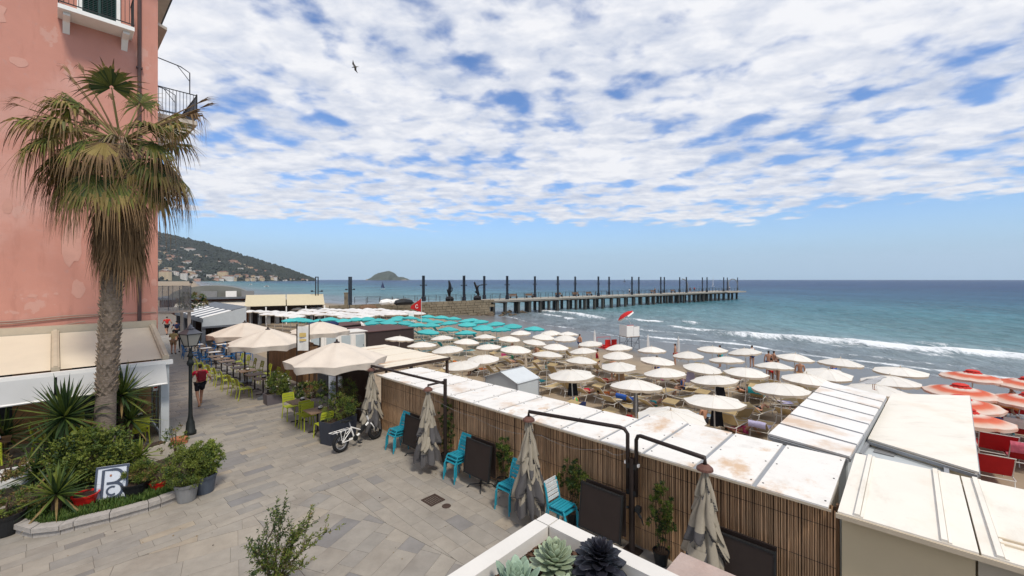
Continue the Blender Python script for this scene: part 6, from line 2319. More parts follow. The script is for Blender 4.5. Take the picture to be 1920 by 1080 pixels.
for x0, x1 in ((-5.0, -.06), (.06, 5.0)):
    MB().slab([(x0, 0, 2.75), (x1, 0, 2.75), (x1, 2.6, 4.2), (x0, 2.6, 4.2)], .06).build('awning_panel', mat('straw_awning', (.60, .52, .36), .85, var=.06, trans=.15), ah)
for x in (-5, -2.5, 0, 2.5, 5):
    MB().box(x, .1, 1.3, .14, .14, 2.6).build('post', M_whitepaint, ah)
MB().box(0, 3, 1.7, 10, .1, 3.4).build('back_wall', M_darkwood, ah)
for k in range(9):
    MB().box(-4.4 + k * 1.1, 1.4, .95, .45, .45, 1.9).build('stacked_furniture', M_greymetal if k % 2 else M_pot_grey, ah)
lm = thing('low_hall', 'long low cream awning in front of the domed hall', 'awning', (-37.5, 58.0, -1.4), .5)
MB().slab([(-6, 0, 2.2), (1.6, 0, 2.2), (1.6, 2.2, 2.8), (-6, 2.2, 2.8)], .07).build('awning_cloth', M_cream, lm)
for x in (-5.8, -2, 1.4):
    MB().box(x, .1, 1.05, .12, .12, 2.1).build('post', M_wood, lm)
MB().box(-2.2, 2.3, 1.3, 7.6, .1, 2.6).build('back_wall', mat('brown_red_wall', (.16, .06, .04), .8), lm)

# huts between the pergola and the teal parasols
M_huts = mat('dark_brown_panel', (0.045, 0.03, 0.028), .6, var=.15)
M_hutroof = mat('brown_hut_roof', (0.10, 0.05, 0.045), .8, var=.2)


def hut(name, label, f0, f1, zt, depth, gz, m_wall, m_roof, doors=0, lean=.0):
    a, b = at(*f0, zt), at(*f1, zt)
    d = (b - a); ln = d.length
    rz = math.atan2(d.y, d.x)
    t0 = thing(name, label, 'beach hut', (a.x, a.y, gz), rz)
    h = zt - gz
    MB().box(ln / 2, depth / 2, h / 2 - .03, ln, depth, h - .06).build('wall', m_wall, t0)
    MB().slab([(-.06, -.08, h + .0), (ln + .06, -.08, h), (ln + .06, depth + .08, h + lean), (-.06, depth + .08, h + lean)], .055).build('roof', m_roof, t0)
    for k in range(doors):
        x = (k + .5) * ln / doors
        dd = MB().box(x, -.02, h / 2 - .1, ln / doors * .62, .03, h - .32)
        do = dd.build('door', mat('pale_blue_door', (.42, .48, .50), .6, var=.08), t0)
        MB().box(x + ln / doors * .22, -.05, h / 2 - .1, .03, .03, .14).build('handle', M_iron, do)
        for q in (-1, 1):
            MB().box(x + q * ln / doors * .40, -.02, h / 2 - .1, ln / doors * .09, .05, h - .2).build('jamb', M_whitepaint, t0)
    return t0


hut('beach_hut', 'dark brown windowless hut behind the pergola', (690, 622), (776, 614), .68, 4.2, -1.4, M_huts, M_hutroof)
hut('beach_hut', 'row of white huts with pale blue doors left of the dark brown hut', (577, 629), (688, 620), .72, 2.0, -1.4, M_whitepaint, mat('hut_white_roof', (.66, .63, .58), .6, var=.06), 4)
hut('beach_hut', 'low brown roofed hut behind the white row of huts', (612, 614), (686, 606), .62, 3.0, -1.4, M_huts, M_hutroof)
nv = at(606, 612, .9)
t0 = thing('rolled_cover', 'navy blue quilted cover rolled up on the white hut roof', 'cover', (nv.x, nv.y, .76), .65)
m = MB()
pts = [(-1.3 + 2.6 * k / 10, 0, .30) for k in range(11)]
m.tube(pts, [.08] + [.24 + .03 * (k % 2) for k in range(9)] + [.08], 10)
m.build('quilt_roll', M_navy, t0)
for x in (-.7, .7):
    MB().box(x, 0, .05, .06, .5, .10).build('strap', M_iron, t0)
# white kiosk on the sand
kz = -1.36
a, b = at(905, 700, .74), at(990, 708, .74)
ki = thing('beach_kiosk', 'small grey white gabled booth on the sand behind the cabin row', 'kiosk', L(5.84, 8.33, kz), TH)
a = None
KW, KD, KH = 1.4, 1.9, 2.0
for x, y in ((0, 0), (KW, 0), (KW, KD), (0, KD)):
    MB().box(x, y, KH / 2, .06, .06, KH).build('corner_post', M_alu, ki)
for x in (0, KW):
    MB().add([(x, 0, .02), (x, KD, .02), (x, KD, KH), (x, KD / 2, KH + .32), (x, 0, KH), (x + .02, 0, .02), (x + .02, KD, .02), (x + .02, KD, KH), (x + .02, KD / 2, KH + .32), (x + .02, 0, KH)],
             [(0, 1, 2, 3, 4), (9, 8, 7, 6, 5)]).build('gable_wall', M_palemetal, ki)
for y in (0, KD):
    MB().box(KW / 2, y, KH / 2, KW - .06, .02, KH).build('side_wall', M_palemetal, ki)
for y0, y1, z0, z1 in ((-.05, KD / 2, KH - .02, KH + .34), (KD / 2, KD + .05, KH + .34, KH - .02)):
    MB().slab([(-.05, y0, z0), (KW + .07, y0, z0), (KW + .07, y1, z1), (-.05, y1, z1)], .025).build('roof_pane', mat('milky_roof_pane', (.56, .59, .60), .4, var=.06), ki)
MB().box(KW / 2, KD / 2, KH + .345, KW + .14, .05, .03).build('ridge_bar', M_alu, ki)
MB().box(-.012, .35, 1.55, .015, .16, .06).build('small_sign', M_teal, ki)

# ================================================================== BEACH PARASOLS
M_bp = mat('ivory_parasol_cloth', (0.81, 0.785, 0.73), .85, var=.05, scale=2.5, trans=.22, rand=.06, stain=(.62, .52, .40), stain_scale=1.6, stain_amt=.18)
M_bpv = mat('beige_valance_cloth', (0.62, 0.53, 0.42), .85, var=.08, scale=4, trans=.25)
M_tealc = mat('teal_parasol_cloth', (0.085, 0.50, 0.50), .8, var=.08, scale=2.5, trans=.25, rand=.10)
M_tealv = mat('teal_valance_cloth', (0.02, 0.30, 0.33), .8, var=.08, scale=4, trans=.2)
M_bw = mat('bright_white_cloth', (0.74, 0.72, 0.70), .85, var=.05, trans=.2, rand=.08)


def orange_mat():
    m = mat('orange_striped_cloth', (.7, .2, .08), .8, var=.05, trans=.22)
    nt = m.node_tree
    tc_ = nt.nodes.new('ShaderNodeTexCoord'); sp = nt.nodes.new('ShaderNodeVectorMath'); sp.operation = 'MULTIPLY'
    sp.inputs[1].default_value = (1, 1, 0)
    ln = nt.nodes.new('ShaderNodeVectorMath'); ln.operation = 'LENGTH'
    nt.links.new(tc_.outputs['Object'], sp.inputs[0]); nt.links.new(sp.outputs[0], ln.inputs[0])
    ra = nt.nodes.new('ShaderNodeValToRGB')
    el = ra.color_ramp.elements
    while len(el) < 7:
        el.new(.5)
    for k, (p, c) in enumerate(((0, (.72, .64, .56)), (.34, (.75, .64, .55)), (.52, (.66, .12, .06)), (.68, (.68, .18, .10)), (.80, (.72, .50, .40)), (.92, (.74, .62, .54)), (1, (.70, .34, .24)))):
        el[k].position = p; el[k].color = (*c, 1)
    nt.links.new(ln.outputs['Value'], ra.inputs[0])
    for n in nt.nodes:
        if n.type == 'VECT_MATH' and n.operation == 'SCALE':
            nt.links.new(ra.outputs[0], n.inputs[0])
    return m


def beach_parasol(name, m_c, m_v, n=10, detail=True, h=1.95, rise=.25, sagk=.055):
    t0 = thing(name, 'x', 'beach umbrella')
    K = 3; N = n * K; Jn = 4
    m = MB()
    vs = [(0, 0, h + rise)]
    for j in range(1, Jn + 1):
        v = j / Jn
        for i in range(N):
            u = (i % K) / K; a = 2 * PI * i / N
            sag = math.sin(PI * u)
            r = v * (1 - sagk * sag * v)
            vs.append((r * math.cos(a), r * math.sin(a), h + rise * (1 - v ** 1.45) - (.02 + (sagk - .055) * .8) * sag * v))
    fs = [(0, 1 + i, 1 + (i + 1) % N) for i in range(N)]
    for j in range(Jn - 1):
        for i in range(N):
            i2 = (i + 1) % N
            fs.append((1 + j * N + i, 1 + (j + 1) * N + i, 1 + (j + 1) * N + i2, 1 + j * N + i2))
    m.add(vs, fs)
    m.build('canopy', m_c, t0, smooth=True)
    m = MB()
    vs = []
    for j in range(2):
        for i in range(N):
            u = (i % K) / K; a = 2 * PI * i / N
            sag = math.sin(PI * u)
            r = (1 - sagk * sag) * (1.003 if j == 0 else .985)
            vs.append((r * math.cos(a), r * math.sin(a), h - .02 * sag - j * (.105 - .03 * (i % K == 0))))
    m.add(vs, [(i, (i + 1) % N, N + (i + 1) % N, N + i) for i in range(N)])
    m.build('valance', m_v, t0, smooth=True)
    MB().tube([(0, 0, -.05), (0, 0, h + rise)], .022, 6).build('pole', M_pole, t0)
    if detail and m_c is M_bp:
        m = MB()
        for i in range(n):
            a = 2 * PI * i / n
            m.tube([(v * math.cos(a), v * math.sin(a), h + rise * (1 - v ** 1.45) + .002) for v in (.06, .25, .5, .75, .995)], .0045, 4)
        m.build('seam', mat('parasol_seam', (.70, .64, .55), .85), t0)
    if detail:
        m = MB().lathe([(0, h + rise + .10), (.018, h + rise + .09), (.02, h + rise + .01), (.05, h + rise - .005), (.055, h + rise - .03)], 7)
        m.build('finial', m_v, t0)
        for i in range(n):
            a = 2 * PI * i / n
            MB().tube([(0.03 * math.cos(a), .03 * math.sin(a), h + rise - .04), (.97 * math.cos(a), .97 * math.sin(a), h - .012)], .007, 4).build('rib', M_pole, t0)
    return t0


def place_parasol(proto, x, y, scl, label, group, rz=0.0, tilt=.085, k=0):
    q = random.Random(k * 7 + 3)
    t, a = tsa((x, y))
    o = again(proto, USED, (x, y, beach_z(t, a)), rz, label, group)
    o.rotation_euler = (q.uniform(-tilt, tilt), q.uniform(-tilt, tilt), q.uniform(0, .6))
    o.scale = (scl, scl, q.uniform(.97, 1.03))
    return o


GW = 'ivory beach umbrellas on the sand'
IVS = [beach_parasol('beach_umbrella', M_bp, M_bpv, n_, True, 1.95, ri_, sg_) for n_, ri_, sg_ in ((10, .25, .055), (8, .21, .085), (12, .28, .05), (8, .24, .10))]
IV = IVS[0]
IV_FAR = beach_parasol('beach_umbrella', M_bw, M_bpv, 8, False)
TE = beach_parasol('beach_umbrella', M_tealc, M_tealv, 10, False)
# rows counted from the water, umbrellas counted from the right hand (near) end: px, py, width in the photograph
ROWS = {
    'front': [(1687.5, 689, 85), (1574, 676, 72), (1485, 668.7, 62), (1403.7, 658, 57), (1335, 650, 54)],
    'second': [(1672, 710, 91), (1549, 694, 79), (1452, 682, 66), (1366, 672, 62), (1292, 664.6, 54), (1223.5, 656, 51), (1165, 650, 49), (1110, 641.7, 45), (1061, 634, 40)],
    'shore end': [(1065, 625, 37), (1034, 621.5, 35)],
    'third': [(1640, 727, 95), (1507, 709, 82), (1397.5, 695, 77), (1310, 684, 69), (1226.7, 671, 65), (1161, 663.5, 57), (1097.5, 656, 52), (1040, 647, 46), (996.7, 639.6, 45), (1016, 629, 42), (978, 624, 41)],
    'fourth': [(1467, 725, 97), (1347.5, 710, 85), (1251.7, 696, 77), (1162, 682, 67), (1088, 672, 58), (1024, 663.5, 60), (964, 653, 59), (952, 634, 44), (910, 629, 43)],
    'fifth': [(1341, 745, 109), (1193, 720, 98), (1076, 699, 90), (909, 668, 62), (917.5, 646, 49), (872.7, 637.5, 49), (831, 632, 45)],
    'back': [(1260, 772, 123), (870.6, 679, 71), (843.5, 654, 60), (791.5, 645, 56), (745.6, 633, 54)],
}
spots = []
k = 0
for rn, lst in ROWS.items():
    for i, (px, py, w) in enumerate(lst):
        yr = py + w * .09
        p = at(px, yr, .56)
        D_ = w * p.y / 800
        k += 1
        row_ = {'front': 'the front row by the water', 'back': 'the back row by the cabins', 'shore end': 'the pair at the far shore end'}.get(rn, f'the {rn} row from the water')
        if rn == 'shore end':
            lab = 'ivory beach umbrella, ' + ('nearer' if i == 0 else 'farther') + ' of the pair at the far shore end'
        else:
            lab = f'ivory beach umbrella, {ORD[i + 1]} from the right in {row_}'
        place_parasol(IVS[k % 4], p.x, p.y, min(1.08, max(.85, D_ / 2)), lab, GW, k=k)
        spots.append((p, rn, i, lab))
GT = 'teal beach umbrellas on the sand'
TEAL = [
    ('nearest', [(1001, 615.5, 31), (941, 618.5, 34), (906.7, 613.6, 34), (874.6, 622.7, 41), (840, 616.5, 37), (799.6, 622.7, 43)]),
    ('second', [(961.5, 612, 31), (933, 609, 30), (906, 613, 33), (876, 609, 32), (845, 606, 32), (808, 611, 33), (785, 609, 32)]),
    ('third', [(932, 606, 27), (903, 604.6, 27), (877, 601, 27), (850, 599, 27), (819, 603, 30), (794, 600, 29), (760, 605, 30), (739, 601, 30), (727, 604, 30)]),
    ('fourth', [(884, 600, 25), (827, 595, 26), (802, 593.5, 26), (768, 597, 28), (747, 595, 26), (710, 601, 28), (697, 606, 30), (689, 598, 28), (668, 599, 28)]),
    ('landward', [(618, 597, 30), (600, 603, 28), (572, 601, 30), (560, 598, 28), (545, 600, 26), (645, 601, 28)]),
]
tspots = []
for rn, lst in TEAL:
    for i, (px, py, w) in enumerate(lst):
        yr = py + w * .08
        p = at(px, yr, .50)
        k += 1
        place_parasol(TE, p.x, p.y, .93, f'teal beach umbrella, {ORD[i + 1]} from the right in the {rn} teal row', GT, k=k)
        tspots.append(p)
# packed white rows before the mole
fw = 0
for (xa, ya), (xb, yb), n in (((565, 587), (672, 596), 9), ((560, 581), (690, 592.5), 11), ((585, 578.5), (735, 591.5), 13), ((660, 582), (755, 590), 9), ((690, 580.5), (785, 588), 9), ((500, 590), (560, 594), 5), ((470, 585), (560, 588), 7)):
    for i in range(n):
        px = xa + (xb - xa) * i / (n - 1); py = ya + (yb - ya) * i / (n - 1)
        p = at(px, py, .55)
        k += 1; fw += 1
        place_parasol(IV_FAR, p.x, p.y, .95, 'small white beach umbrella in the packed rows between the teal ones and the mole', 'packed white umbrellas before the mole', k=k)
M_or = orange_mat()
OR = beach_parasol('beach_umbrella', M_or, M_or, 10, True)
m = MB()
for j in range(3):
    r0 = .27 - .04 * j
    vs = []
    for i in range(24):
        a = 2 * PI * i / 24
        q = r0 + (.025 if i % 2 else -.01)
        vs += [(q * math.cos(a), q * math.sin(a), 2.16 + .035 * j), ((q - .08) * math.cos(a), (q - .08) * math.sin(a), 2.21 + .035 * j)]
    m.add(vs, [(2 * i, 2 * ((i + 1) % 24), 2 * ((i + 1) % 24) + 1, 2 * i + 1) for i in range(24)])
m.lathe([(0, 2.31), (.14, 2.30), (.22, 2.26)], 16)
m.build('frilled_cap', mat('red_frill', (.55, .04, .03), .85, var=.2), OR)
for i, (px, py, w, lab) in enumerate(((1822, 700, 104, 'orange and white ringed umbrella nearest the water'), (1799, 727, 116, 'orange and white ringed umbrella second from the water'), (1805, 749, 126, 'orange and white ringed umbrella half hidden behind the cream cabin roof'),
                                     (1812, 779, 140, 'orange and white ringed umbrella over the blue towel'), (1927, 712, 100, 'orange ringed umbrella cut by the right picture edge, farther one'), (1935, 744, 112, 'orange ringed umbrella cut by the right picture edge, nearer one'))):
    p = at(px, py + w * .08, .56)
    k += 1
    place_parasol(OR, p.x, p.y, 1.12, lab, 'orange ringed umbrellas', k=k, tilt=.04)

# ------------------------------------------------------------------ sun loungers
M_sling = mat('straw_sling', (0.50, 0.38, 0.20), .8, var=.1, scale=6, trans=.2, rand=.15)
M_slingt = mat('teal_sling', (0.03, 0.33, 0.36), .8, var=.1, trans=.2)
M_slingr = mat('red_sling', (0.42, 0.012, 0.015), .75, var=.1, trans=.1)


def lounger(name, m_s, back=R(48), hood=True, wid=.62):
    t0 = thing(name, 'x', 'sun lounger')
    w2 = wid / 2
    by, bz = -.25 - .72 * math.cos(back), .38 + .72 * math.sin(back)
    m = MB()
    for x in (-w2, w2):
        m.tube([(x, 1.02, .36), (x, -.62, .36)], .016, 5)
        m.tube([(x, -.25, .37), (x, by, bz)], .015, 5)
    for y in (1.02, -.62):
        m.tube([(-w2, y, .36), (w2, y, .36)], .016, 5)
    m.tube([(-w2, by, bz), (w2, by, bz)], .015, 5)
    m.build('frame', M_pole, t0)
    for x in (-w2, w2):
        for y0, y1 in ((.72, .86), (-.42, -.58)):
            MB().tube([(x, y0, .36), (x, y1, 0)], .015, 5).build('leg', M_pole, t0)

    def sling(a, b, nm, sag):
        m_ = MB()
        vs = []
        for j in range(5):
            t = j / 4
            for i in range(3):
                x = (-w2 + .02) + (wid - .04) * i / 2
                vs.append((x, a[0] + (b[0] - a[0]) * t, a[1] + (b[1] - a[1]) * t - sag * math.sin(PI * t) - (.015 if i == 1 else 0)))
        m_.add(vs, [(j * 3 + i, j * 3 + i + 1, (j + 1) * 3 + i + 1, (j + 1) * 3 + i) for j in range(4) for i in range(2)])
        m_.build(nm, m_s, t0, smooth=True)
    sling((1.0, .37), (-.24, .375), 'seat_sling', .04)
    sling((-.26, .38), (by, bz), 'back_sling', .03)
    if hood:
        hy, hz = by + .10, bz + .03
        m_ = MB().add([(-w2, hy - .12, hz), (w2, hy - .12, hz), (w2, hy + .34, hz + .10), (-w2, hy + .34, hz + .10)], [(0, 1, 2, 3)])
        m_.add([(-w2, hy - .12, hz - .012), (w2, hy - .12, hz - .012), (w2, hy + .34, hz + .088), (-w2, hy + .34, hz + .088)], [(3, 2, 1, 0)])
        m_.build('sunshade', m_s, t0)
    t0['by'] = 0
    del t0['by']
    return t0


LN = [lounger('sun_lounger', M_sling, R(48), True), lounger('sun_lounger', M_sling, R(35), False), lounger('sun_lounger', M_sling, R(12), False)]
LT = lounger('sun_lounger', M_slingt, R(45), False)
LR = lounger('sun_lounger', M_slingr, R(62), False, .92)
FACE = math.atan2(NS.y, NS.x) - PI / 2
lr = random.Random(77)
lspots = {}
for p, rn, i, lab in spots:
    small = lab.replace('ivory beach umbrella, ', '')
    for sd_ in (-1, 1):
        q = Vector((p.x, p.y)) + US * (.62 * sd_ + lr.uniform(-.08, .08)) + NS * (-.15 + lr.uniform(-.25, .25))
        t, a = tsa(q)
        pr_ = LN[lr.choices((0, 1, 2), (4, 3, 2))[0]]
        rz = FACE + lr.uniform(-.22, .22)
        z = beach_z(t, a)
        again(pr_, USED, (q.x, q.y, z), rz, ('near' if sd_ < 0 else 'far') + f' straw lounger under umbrella {small.replace("the back row by the cabins", "the back row").replace("the front row by the water", "the front row").replace(" in the ", ", ").replace(" from the water", "")}', 'straw coloured sun loungers')
        lspots[(rn, i, sd_)] = (Vector((q.x, q.y, z)), rz, pr_)
# loungers standing between the rows
for j, (px, py, rz, lab) in enumerate(((1075, 742, .5, 'straw lounger standing free by the bright ball behind the cabin row'), (1150, 765, .2, 'straw lounger standing free left of the red towel'), (1180, 775, 1.0, 'straw lounger with hood beside the dark closed umbrella'),
                                      (1385, 795, .9, 'straw lounger by the person lying on the sand'), (1470, 770, -.9, 'lounger with a lilac towel near the striped cabin roof'), (1290, 745, .3, 'straw lounger left of the big umbrella of the fifth row'),
                                      (1420, 750, .1, 'straw lounger right of the big umbrella of the fifth row'), (1060, 720, .2, 'straw lounger in front of the grey white booth'), (935, 680, .1, 'straw lounger by the left umbrella of the back row'))):
    p = at(px, py, -1.36)
    again(LN[j % 3], USED, (p.x, p.y, -1.36), FACE + rz, lab, 'straw coloured sun loungers')
for j, p in enumerate(tspots[:30]):
    q = Vector((p.x, p.y)) + US * .55
    t, a = tsa(q)
    again(LT, USED, (q.x, q.y, beach_z(t, a)), FACE + lr.uniform(-.2, .2), 'teal lounger half hidden under the teal umbrellas', 'teal loungers under the teal umbrellas')
for j, (px, py, lab) in enumerate(((1853, 903, 'red lounger nearest the camera right of the cream cabin'), (1868, 860, 'red lounger second from the camera beside the cream cabin roof'), (1842, 822, 'red lounger with a blue towel under the orange umbrella'),
                                  (1878, 786, 'red lounger with an orange patterned towel farther back'), (1908, 828, 'red lounger under a white towel at the right edge'), (1916, 790, 'red lounger at the right edge behind the white towel'), (1925, 880, 'red lounger under a pink towel at the right edge'))):
    p = at(px, py, -1.36)
    again(LR, USED, (p.x, p.y, -1.36), FACE + .2 + lr.uniform(-.12, .12), lab, 'red loungers by the cream cabins')


def towel(label, loc, rz, m_, wid=.6, back=R(48)):
    """a towel laid over the head end of a lounger"""
    c, s = math.cos(back), math.sin(back)
    prof = [(.35, .41)] + [(-.25 - q * c, .405 + q * s) for q in (0, .35, .74)] + [(-.25 - .78 * c - .03, .38 + .60 * s), (-.25 - .70 * c - .05, .38 + .34 * s)]
    m = MB()
    vs = []
    for j, (y, z) in enumerate(prof):
        for i in range(4):
            vs.append((-wid / 2 + wid * i / 3, y, z + .008 * math.sin(i * 2.3 + j)))
    m.add(vs, [(j * 4 + i, j * 4 + i + 1, (j + 1) * 4 + i + 1, (j + 1) * 4 + i) for j in range(len(prof) - 1) for i in range(3)])
    o = m.build('towel', m_, None, smooth=True, loc=loc, rz=rz)
    return tag(o, label, 'towel')


def lay_towel(key, m_, lab):
    loc, rz, pr_ = lspots[key]
    towel(lab, loc, rz, m_, .6, (R(48), R(35), R(12))[LN.index(pr_)] if pr_ in LN else R(48))


lay_towel(('fifth', 2, -1), M_teal, 'teal towel over a lounger under the third umbrella of the fifth row')
lay_towel(('third', 4, 1), M_pinkc, 'pink towel over a lounger under the fifth umbrella of the third row')
lay_towel(('fourth', 1, 1), M_lightblue, 'pale blue towel over a lounger under the second umbrella of the fourth row')
lay_towel(('fourth', 5, 1), M_teal, 'teal towel over a lounger under the sixth umbrella of the fourth row')
lay_towel(('fourth', 6, -1), M_orange, 'orange towel over a lounger under the seventh umbrella of the fourth row')
lay_towel(('fifth', 0, 1), M_bluecl, 'blue towel over a lounger under the rightmost umbrella of the fifth row')
lay_towel(('fifth', 1, -1), M_lightblue, 'pale blue towel over a lounger under the second umbrella of the fifth row')
lay_towel(('second', 2, 1), M_teal, 'teal towel over a lounger under the third umbrella of the second row')
lay_towel(('second', 0, -1), M_bluecl, 'blue towel over a lounger under the rightmost umbrella of the second row')
lay_towel(('fifth', 4, 1), M_orange, 'orange towel over a lounger under the fifth umbrella of the fifth row')
lay_towel(('fifth', 5, -1), M_orange, 'bright orange towel on a lounger under the sixth umbrella of the fifth row')
p = at(1470, 770, -1.36); towel('lilac towel on the free standing lounger near the striped cabin roof', (p.x, p.y, -1.355), FACE - .9, M_lilac, .58)
p = at(1842, 822, -1.36); towel('blue towel on the red lounger under the orange umbrella', (p.x, p.y, -1.355), FACE + .2, M_bluecl, .9, R(62))
p = at(1878, 786, -1.36); towel('orange patterned towel on the farther red lounger', (p.x, p.y, -1.355), FACE + .2, mat('flower_towel', (.6, .2, .06), .9, var=.5, scale=9), .9, R(58))
p = at(1908, 828, -1.36); towel('white towel over a red lounger at the right edge', (p.x, p.y, -1.355), FACE + .2, M_whitecl, .9, R(58))
p = at(1925, 880, -1.36); towel('pink towel over a red lounger at the right edge', (p.x, p.y, -1.355), FACE + .2, mat('rose_towel', (.45, .10, .14), .9, var=.4, scale=9), .9, R(58))


def hung_cloth(label, key_px, m_, zt=.35, h_=.85, w_=.34):
    p = at(key_px[0], key_px[1], zt)
    m = MB()
    vs = []
    for j in range(4):
        for i in range(5):
            vs.append(((-.5 + i / 4) * w_ * (1 + .15 * j), .05 * math.sin(i * 2.2 + j * .5), -h_ * j / 3))
    m.add(vs, [(j * 5 + i, j * 5 + i + 1, (j + 1) * 5 + i + 1, (j + 1) * 5 + i) for j in range(3) for i in range(4)])
    tag(m.build('hanging_cloth', m_, None, smooth=True, loc=(p.x, p.y, zt)), label, 'cloth')


hung_cloth('black cloth hanging from the rightmost umbrella of the fifth row', (1344, 757), M_blackcl)
hung_cloth('black cloth hanging under the third umbrella of the fifth row', (1074, 712), M_blackcl, .3, .75)
hung_cloth('dark cloth hanging under the second umbrella of the fourth row', (1350, 722), M_blackcl, .3, .5)
hung_cloth('dark cloth hanging under the fourth umbrella of the fourth row', (1163, 692), M_tan, .3, .6)
hung_cloth('white and blue shirt hanging by the third umbrella of the fourth row', (1295, 695), M_lilac, .3, .6)


def closed_beach_umbrella(label, px, py, m_, h=1.9):
    p = at(px, py, -1.37)
    t0 = thing('closed_beach_umbrella', label, 'beach umbrella', (p.x, p.y, -1.37))
    m = MB(); n = 12
    vs, fs = [], []
    for j, (z, r) in enumerate(((h, .02), (h - .25, .06), (h - .8, .085), (h - 1.15, .10))):
        for i in range(n):
            q = r * (1.25 if i % 2 else .75); a = 2 * PI * i / n + .1 * j
            vs.append((q * math.cos(a), q * math.sin(a), z))
    for j in range(3):
        for i in range(n):
            fs.append((j * n + i, j * n + (i + 1) % n, (j + 1) * n + (i + 1) % n, (j + 1) * n + i))
    m.add(vs, fs)
    m.build('folded_canopy', m_, t0)
    MB().tube([(0, 0, 0), (0, 0, h + .06)], .018, 6).build('pole', M_pole, t0)


closed_beach_umbrella('dark closed umbrella left of the biggest ivory umbrella', 1192, 806, M_pot_grey)
closed_beach_umbrella('white closed umbrella by the water right of the lifeguard tower', 1215, 672, M_bw)
closed_beach_umbrella('white closed umbrella at the water beside the standing bathers', 1272, 678, M_bw)
closed_beach_umbrella('white closed umbrella left of the red pedal boat', 1115, 660, M_bw)
closed_beach_umbrella('white closed umbrella in the fourth row among the loungers', 1045, 682, M_bw)
closed_beach_umbrella('pale closed umbrella behind the grey white booth', 986, 728, M_bpv)

# ------------------------------------------------------------------ bathers
g0 = lambda px, py: at(px, py, -1.37)
BR = 'bathers on the beach'


def stand(lab, px, py, rz, top, bot, zg=-1.37, **kw):
    p = at(px, py, zg)
    t, a = tsa(p)
    person(lab, (p.x, p.y, zg), rz, kw.pop('pose', 'stand'), kw.pop('h', 1.68), top, bot, sleeves=False, fingers=kw.pop('fingers', False), **kw)


stand('woman in a bikini walking by the water at the right edge', 1897, 792, FACE + 1.5, None, M_blackcl, pose='walk', fingers=True)
stand('bather standing at the far shore end beside the front umbrellas', 1087, 662, FACE, None, M_navy)
stand('dark haired bather standing behind the front row, in red trunks', 1266, 686, FACE + 2, None, M_redcl)
stand('bather in dark trunks standing left of a pair by the front row', 1441, 704, FACE + .5, None, M_navy)
stand('bather with a bare back standing right of a pair by the front row', 1451, 704, FACE - .3, None, M_blackcl)
stand('bather in a red swimsuit standing behind the second row', 1446, 722, FACE + 1, M_redcl, M_redcl)
stand('bather with a crimson towel standing behind the second row', 1459, 724, FACE + 2.2, M_crimson, None)
stand('person in a white top standing under the fourth umbrella of the front row', 1410, 690, FACE + 1, M_whitecl, M_navy)
stand('child in blue trunks by the second umbrella of the front row', 1563, 712, FACE + 1, None, M_bluecl, h=1.3)


def on_lounger(key, lab, bot, top=None, knee=0):
    loc, rz, pr_ = lspots[key]
    person(lab, loc + Vector((0, 0, .02)), rz, 'lie', 1.66, top, bot, sleeves=False, sway=knee, fingers=False)


on_lounger(('fourth', 4, -1), 'sunbather stretched out under the fifth umbrella of the fourth row', M_crimson)
on_lounger(('third', 2, -1), 'sunbather lying under the third umbrella of the third row', M_blackcl, None, 1)
on_lounger(('fifth', 1, 1), 'sunbather in pink lying under the second umbrella of the fifth row', M_pinkc, M_pinkc)
on_lounger(('fifth', 0, -1), 'sunbather in orange trunks under the rightmost umbrella of the fifth row', M_orange, None, -1)
on_lounger(('fourth', 0, -1), 'sunbather in navy lying under the rightmost umbrella of the fourth row', M_navy, None, 1)
on_lounger(('fifth', 2, 1), 'sunbather lying under the third umbrella of the fifth row', M_teal, None)
on_lounger(('third', 0, 1), 'sunbather lying under the rightmost umbrella of the third row', M_redcl, None)
on_lounger(('fourth', 7, -1), 'sunbather lying under the eighth umbrella of the fourth row', M_blackcl)
on_lounger(('second', 3, -1), 'sunbather lying under the fourth umbrella of the second row', M_blackcl)
for key_, lab_, bot_, top_, kn_ in ((('fourth', 2, 1), 'sunbather in turquoise lying under the third umbrella of the fourth row', M_teal, None, 1), (('third', 1, 1), 'sunbather in black lying under the second umbrella of the third row', M_blackcl, None, 0),
                                    (('third', 3, -1), 'sunbather in white lying under the fourth umbrella of the third row', M_whitecl, M_whitecl, 1), (('third', 5, 1), 'sunbather in red lying under the sixth umbrella of the third row', M_redcl, None, 0),
                                    (('second', 1, -1), 'sunbather in navy lying under the second umbrella of the second row', M_navy, None, 1), (('second', 4, 1), 'sunbather lying under the fifth umbrella of the second row', M_tan, None, 0),
                                    (('fourth', 3, 1), 'sunbather in orange lying under the fourth umbrella of the fourth row', M_orange, M_orange, -1), (('fifth', 3, -1), 'sunbather in lilac lying under the fourth umbrella of the fifth row', M_lilac, None, 1),
                                    (('front', 1, -1), 'sunbather lying under the second umbrella of the front row', M_blackcl, None, 1), (('front', 3, 1), 'sunbather in red lying under the fourth umbrella of the front row', M_redcl, M_redcl, 0)):
    on_lounger(key_, lab_, bot_, top_, kn_)
